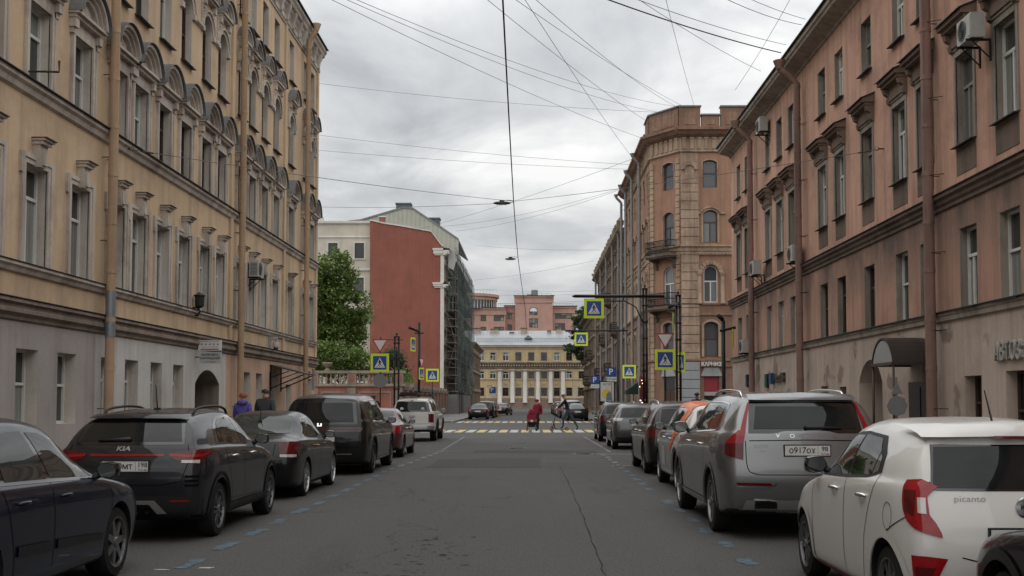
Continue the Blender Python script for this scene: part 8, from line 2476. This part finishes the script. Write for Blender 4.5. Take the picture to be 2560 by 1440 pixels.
m = MB(); m.box(-.97, 0, -.80, -.75, 2.45, 2.52); m.box(-.97, 0, .75, .80, 2.45, 2.52); m.box(-.97, -.92, -.75, .75, 2.45, 2.52); m.build('edge_beam', plain('post_brown', (.05, .028, .022), .5), t)
# round sign seen from behind on the right pavement
t = thing('round_sign', 'grey octagonal sign seen from behind beside the canopy posts', 'sign', (7.36, 22.6, 0))
m = MB(); m.lathe([(.21, 0), (.21, .02)], 8, 'y', (0, 0, 1.52)); m.build('plate', M_SBACK, t); MB().tube([(0, .05, .13), (0, .05, 2.1)], .03, 8).build('post', M_SBACK, t)
m = MB(); m.prism([(0, 1.98), (-.13, 1.76), (.13, 1.76)][::-1], 'y', 0, .02); m.build('plate', M_SBACK, t)
# lettering on the terracotta house
M_LETG = plain('letters_grey', (.33, .31, .28), .6)
t = thing('wall_letters', 'grey block letters on the beige wall at the right edge', 'sign', (XR - .03, 22.15, at(2510, 882, 22).z), R(-90))
text_obj('letters', 'АВТОЗ', .50, M_LETG, t, RX, .05, align='LEFT', sx=.72, bold=.004)
m = MB(); m.box(0, 1.35, -.02, .0, -.12, -.09); m.box(0, 1.35, -.02, .0, .09, .12); m.build('rail', M_LETG, t)
t = thing('wall_letters', 'dark letters with a blue cube sign low on the terracotta house', 'sign', (XR - .05, 42.3, at(1960, 945, 41.).z), R(-90))
text_obj('letters', 'РестоЛаб', .44, plain('letters_dark', (.07, .055, .045), .5), t, RX, .04, align='LEFT', sx=.8, bold=.01); boxo('blue_cube', (-.5, -.15, -.12, 0, -.2, .22), plain('sign_cube_blue', (.02, .06, .16), .4), t)
for nm, y, px, col in (('small dark blue box sign at the terracotta house corner', 47.6, 1872, (.015, .04, .12)), ('green rounded box sign between the blue ones', 43.7, 1921, (.015, .09, .06))):
    t = thing('box_sign', nm, 'sign', (XR - .02, y, at(px, 952, y).z), R(-90)); boxo('panel', (-.15, .15, -.10, 0, -.25, .25), plain('box_' + str(px), col, .4), t); boxo('rim', (-.17, .17, -.05, 0, -.27, .27), M_IRON, t)
# ================================================================ people
M_SKIN = plain('skin', (0.36, 0.21, 0.15), .55, var=.08); M_SHOE = plain('shoe', (0.012, 0.012, 0.014), .6); M_HAIR = plain('hair_brown', (0.07, 0.042, 0.022), .7, var=.3, scale=40)
def person(label, J, mats, loc=(0, 0, 0), lev=2, scale=1.0, rz=0.0):
    """J: joint -> (x, y, z); mats: jacket, trousers, skin, shoe; grown as one skin over the skeleton"""
    t = thing('person', label, 'person', loc, rz)
    E = [('pelvis', 'waist', .135, .13), ('waist', 'chest', .13, .155), ('chest', 'neck', .155, .062), ('neck', 'head0', .062, .085), ('head0', 'head', .085, .105), ('head', 'crown', .105, .06)]
    for s in ('l', 'r'):
        E += [('chest', s + 'sh', .15, .075), (s + 'sh', s + 'el', .075, .055), (s + 'el', s + 'wr', .055, .038), (s + 'wr', s + 'ha', .036, .034),
              ('pelvis', s + 'hip', .13, .105), (s + 'hip', s + 'kn', .105, .068), (s + 'kn', s + 'an', .068, .045), (s + 'an', s + 'toe', .05, .036)]
        h = J[s + 'ha']; w = J[s + 'wr']
        d = (Vector(h) - Vector(w)).normalized()
        sd = d.cross(Vector((0, 0, 1))).normalized() if abs(d.z) < .9 else Vector((0, 1, 0))
        for k, (o, ln) in enumerate(((-.03, .075), (-.01, .09), (.01, .085), (.03, .065))):
            J[s + 'f%d' % k] = tuple(Vector(h) + sd * o + d * ln + Vector((0, 0, -.02)))
            E.append((s + 'ha', s + 'f%d' % k, .03, .011))
        J[s + 'th'] = tuple(Vector(h) + sd * .055 + d * .02); E.append((s + 'ha', s + 'th', .03, .012))
    hd = Vector(J['head']); fw_ = Vector(J.get('face', (0, -1, 0))).normalized()
    J['nose'] = tuple(hd + fw_ * .115 + Vector((0, 0, -.01))); E.append(('head', 'nose', .1, .018))
    names = []; verts = []; rad = {}
    for a, b, ra, rb in E:
        for n, r in ((a, ra), (b, rb)):
            if n not in names: names.append(n); verts.append(Vector(J[n])); rad[n] = r
    me = bpy.data.meshes.new('person_body')
    me.from_pydata(verts, [(names.index(a), names.index(b)) for a, b, _, _ in E], [])
    o = bpy.data.objects.new('tmp', me); COL.objects.link(o)
    mod = o.modifiers.new('skin', 'SKIN'); mod.use_smooth_shade = True
    for i, n in enumerate(names):
        sv = me.skin_vertices[0].data[i]; r = rad[n] * scale
        sv.radius = (r * (1.15 if n in ('chest', 'waist', 'pelvis') else 1), r * (.85 if n in ('chest', 'waist', 'pelvis') else 1)); sv.use_root = (n == 'pelvis')
    sb = o.modifiers.new('sub', 'SUBSURF'); sb.levels = lev; sb.render_levels = lev
    m2 = evaluated_mesh(o); bpy.data.objects.remove(o)
    for q in mats: m2.materials.append(q)
    seg = [(Vector(J[a]), Vector(J[b]), 1 if ('hip' in b or 'kn' in b or 'an' == b[1:] or (a == 'pelvis' and b != 'waist')) else 3 if 'toe' in b else 2 if (b in ('head0', 'head', 'crown', 'nose') or b[1:] in ('ha', 'th', 'f0', 'f1', 'f2', 'f3')) else 0) for a, b, _, _ in E]
    for p in m2.polygons:
        p.use_smooth = True
        best = 9; bi = 0
        for a, b, k in seg:
            d = b - a; u = max(0, min(1, (p.center - a).dot(d) / max(1e-6, d.length_squared)))
            ds = (p.center - a - d * u).length
            if ds < best - 1e-5: best, bi = ds, k
        p.material_index = bi
    m2.name = 'person_body'
    link_mesh('body', m2, t)
    return t, J
def stand(h=1.75, lean=0.0, stride=.25, face=(0, 1, 0), arm=.1, fwd=1):
    """joints of someone walking along +y (fwd=1) or -y"""
    k = h / 1.75; f = fwd
    J = dict(pelvis=(0, 0, .95), waist=(0, .01 * f, 1.10), chest=(0, .02 * f, 1.33), neck=(0, .03 * f, 1.49), head0=(0, .045 * f, 1.56), head=(0, .06 * f, 1.63), crown=(0, .05 * f, 1.70), face=(0, f, 0))
    for s, sx in (('l', -1), ('r', 1)):
        st = stride * sx * f
        J.update({s + 'sh': (sx * .19, .02 * f, 1.42), s + 'el': (sx * .25, -st * .3, 1.14), s + 'wr': (sx * .24, -st * .5 + .08 * f, .92), s + 'ha': (sx * .235, -st * .55 + .10 * f, .85),
                  s + 'hip': (sx * .10, 0, .90), s + 'kn': (sx * .11, st * .5 + .05 * f, .50), s + 'an': (sx * .11, st - .03 * f, .09), s + 'toe': (sx * .12, st + .14 * f, .035)})
    return {n: tuple(c * k for c in v) if n != 'face' else v for n, v in J.items()}
def cap_on(t, J, mat_, h=.10, brim=True, r=.115, nm='cap'):
    c = Vector(J['head']); m = MB()
    m.lathe([(r, c.z + .02), (r * 1.0, c.z + .06), (r * .8, c.z + h), (r * .35, c.z + h + .03), (.0001, c.z + h + .035)], 14, 'z', (c.x, c.y, 0))
    if brim:
        f = Vector(J['face']).normalized(); b = c + f * .13
        m.lathe([(.085, c.z + .03), (.085, c.z + .045)], 12, 'z', (b.x, b.y, 0))
    m.build(nm, mat_, t, True, 50)
def cloth(n, c): return plain(n, c, .85, spec=.2, var=.22, scale=14, bump=.3)
J = stand(1.70); t, J = person('person in a purple hooded jacket walking away on the left pavement', J, [cloth('jacket_purple', (.085, .075, .27)), cloth('trousers_dark', (.02, .02, .025)), M_SKIN, M_SHOE], (-8.0, 31, .13))
cap_on(t, J, plain('hair_red', (.22, .05, .03), .8, var=.3, scale=40), .105, False, .118, 'hair')
m = MB(); m.lathe([(.10, -.03), (.155, .0), (.15, .07), (.10, .10)], 14, 'z', (0, J['neck'][1] - .02, J['neck'][2] - .03), closed=False); m.build('hood', cloth('jacket_purple', (.085, .075, .27)), t, True)
J = stand(1.83); t, J = person('person in a dark grey coat and black cap walking away on the left pavement', J, [cloth('coat_grey', (.040, .046, .050)), cloth('trousers_dark', (.02, .02, .025)), M_SKIN, M_SHOE], (-7.43, 31.2, .13), scale=1.15)
cap_on(t, J, M_SHOE, .10, False, .122)
J = stand(1.80, fwd=-1); t, J = person('person in black standing by the garden wall beyond the tall black car', J, [cloth('coat_black', (.012, .012, .013)), cloth('trousers_dark', (.02, .02, .025)), M_HAIR, M_SHOE], (-7.5, 53.2, .13), lev=1)
cap_on(t, J, M_SHOE, .10, False)
J = stand(1.86, fwd=-1); t, J = person('person with a dark cap behind the parked cars before the orange house', J, [cloth('jacket_grey2', (.05, .05, .052)), cloth('trousers_dark', (.02, .02, .025)), M_SKIN, M_SHOE], (6.9, 47.0, .13), lev=1)
cap_on(t, J, M_SHOE, .10, True)
J = stand(1.75, fwd=-1); t, J = person('person with dark hair and red top among the cars near the string of lights', J, [cloth('top_red', (.16, .03, .03)), cloth('trousers_dark', (.02, .02, .025)), M_SKIN, M_SHOE], (7.15, 66.0, .0), lev=1)
cap_on(t, J, M_HAIR, .10, False, .115, 'hair')
# rider pushing a scooter across the road
YS = 62.0
def q(px, py, dy=0.0):
    p = at(px, py, YS + dy); return (p.x, p.y, p.z)
J = dict(pelvis=q(1419.5, 1027), waist=q(1418, 1018.5), chest=q(1414.5, 1005.5), neck=q(1411.5, 998), head0=q(1410, 994.5), head=q(1408.3, 990.5), crown=q(1408.6, 987), face=(-1, 0, 0),
         lsh=q(1412.5, 1001.5, -.19), lel=q(1402, 1013, -.22), lwr=q(1394.5, 1019.5, -.18), lha=q(1391.5, 1021, -.17),
         rsh=q(1412.5, 1001.5, .19), rel=q(1403, 1014, .22), rwr=q(1395.5, 1019.5, .18), rha=q(1392.5, 1021, .17),
         lhip=q(1418.5, 1030, -.09), lkn=q(1408.5, 1047, -.08), lan=q(1407.5, 1067, -.03), ltoe=q(1400.5, 1070, -.03),
         rhip=q(1421, 1030, .09), rkn=q(1433, 1049, .10), ran=q(1444.5, 1068, .10), rtoe=q(1441, 1075, .10))
t, J = person('person in a black jacket and grey jeans pushing a scooter over the crossing', J, [cloth('jacket_black', (.010, .011, .014)), cloth('jeans_grey', (.040, .048, .060)), M_SKIN, M_SHOE], lev=2)
cap_on(t, J, M_HAIR, .085, False, .118, 'hair')
SC = thing('kick_scooter', 'black and red kick scooter under the person in the black jacket', 'scooter')
Mred = plain('scooter_red', (.20, .02, .03), .5)
def wheel(px, py, r, parent):
    c = at(px, py, YS); c.z = r + .006
    m = MB(); m.lathe([(r * .8, -.02), (r, -.015), (r, .015), (r * .8, .02)], 20, 'y', (c.x, c.y, c.z), closed=False); o = m.build('wheel', M_RUB, parent, True)
    k = MB(); k.lathe([(r * .22, -.022), (r * .22, .022)], 10, 'y', (c.x, c.y, c.z))
    for i in range(5): a = 2 * math.pi * i / 5; k.tube([(c.x, c.y, c.z), (c.x + r * .82 * math.cos(a), c.y, c.z + r * .82 * math.sin(a))], .014, 5)
    k.lathe([(r * .78, -.014), (r * .84, 0), (r * .78, .014)], 20, 'y', (c.x, c.y, c.z), closed=False)
    link_mesh('hub', k.mesh('hub', Mred), o); return c
w1 = wheel(1380, 1068, .115, SC); w2 = wheel(1417.5, 1071, .10, SC)
m = MB(); m.box(w1.x + .22, w2.x - .08, YS - .06, YS + .06, .085, .115); m.tube([(w1.x + .24, YS, .10), (w1.x + .16, YS, .16), (w1.x + .12, YS, .38)], .025, 8); m.tube([(w2.x - .1, YS, .10), (w2.x, YS, .105)], .022, 6); m.build('deck', M_IRON, SC)
top = at(1391, 1022, YS)
m = MB(); m.tube([(w1.x, YS, .12), (w1.x + .10, YS, .40), (top.x + .0, YS, top.z)], [.024, .022, .018], 8); m.build('stem', M_IRON, SC)
m = MB(); m.tube([(top.x, YS - .22, top.z), (top.x, YS + .22, top.z)], .016, 8); m.build('handlebar', M_RUB, SC)
m = MB(); m.box(w1.x - .05, w1.x + .07, YS - .03, YS + .03, .2, .27); m.build('mudguard', Mred, SC)
# person in red with a pushchair
k = 1 / 45.2
J = stand(1.72, fwd=-1, stride=.18)
t, J = person('person in a dark red padded jacket and hat walking across beside a pushchair', J, [cloth('jacket_wine', (.17, .014, .030)), cloth('trousers_black', (.010, .010, .011)), M_SKIN, M_SHOE], (at(1344, 1005, 62.6).x, 62.6, .004), scale=1.22, rz=R(-35))
cap_on(t, J, cloth('hat_wine', (.10, .012, .018)), .12, False, .125, 'hat')
m = MB(); m.prism([(-.15, 1.02), (.15, 1.02), (.14, 1.42), (-.14, 1.42)], 'y', .10, .24); m.build('backpack', cloth('backpack', (.05, .012, .02)), t)
PC = thing('pushchair', 'pushchair with wine red cover, brown bag and black frame at the crossing', 'pushchair', (at(1329.5, 1005, 61.6).x, 61.6, .004))
cr_ = cloth('cover_red', (.20, .016, .040))
m = MB(); m.prism([(-.22, .62), (.22, .62), (.24, .85), (.16, 1.0), (-.16, 1.0), (-.24, .85)], 'y', -.16, .26); m.build('cover', cr_, PC)
m = MB(); m.lathe([(.03, -.20), (.12, -.18), (.17, -.08), (.17, .02), (.14, .24)], 16, 'y', (-.02, 0, 1.06)); m.build('hood', cr_, PC, True, 40)
m = MB(); m.prism([(-.27, .50), (.26, .50), (.29, .64), (-.30, .64)], 'y', -.24, .16); m.build('bag', cloth('bag_brown', (.16, .08, .04)), PC); boxo('bag_tag', (-.06, .06, -.252, -.245, .51, .62), M_SWHT, PC)
m = MB(); m.prism([(-.18, .22), (.18, .22), (.24, .5), (-.24, .5)], 'y', -.1, .2); m.build('basket', cloth('basket_dark', (.02, .02, .022)), PC)
for sx in (-1, 1):
    m = MB(); m.tube([(sx * .28, -.25, .10), (sx * .24, .0, .45), (sx * .26, .30, .95), (sx * .22, .38, 1.0)], .016, 6); m.tube([(sx * .24, .0, .45), (sx * .22, .32, .10)], .016, 6); m.build('frame_tube', M_IRON, PC)
    for y in (-.25, .32): m = MB(); m.lathe([(.06, -.02), (.10, -.018), (.10, .018), (.06, .02)], 16, 'x', (sx * (.28 if y < 0 else .22), y, .10)); m.build('wheel', M_RUB, PC, True, 40)
# shop entrance decoration: string of lights on the orange house
t = thing('string_lights', 'warm string lights on a dark garland beside the orange house shop door', 'lights', (8.3, 84.0, 0))
g_ = cloth('garland', (.08, .015, .02)); m = MB(); m.tube([(0, 0, .3), (.05, 0, 1.6), (.0, 0, 3.0), (-.1, .4, 3.5)], [.25, .3, .28, .1], 8); m.build('garland', g_, t)
rn = random.Random(4); bm_ = MB().lathe([(.0001, -.04), (.04, 0), (.0001, .04)], 6).mesh('bulb', plain('bulb', (.9, .8, .6), .4, emit=((1, .75, .4), 3.0)))
for i in range(24): link_mesh('bulb', bm_, t, (rn.uniform(-.28, .1), -.28 + rn.uniform(-.05, .05), rn.uniform(.6, 3.4)))
t = thing('awning', 'dark green awning over a shop door past the far crossing', 'awning', (8.6, 86.5, 0)); m = MB(); m.prism([(0, 3.4), (-1.3, 2.5), (-1.3, 2.2), (0, 2.2)][::-1], 'y', 0, 2.0); m.build('canvas', plain('awning_green', (.012, .030, .024), .8), t)
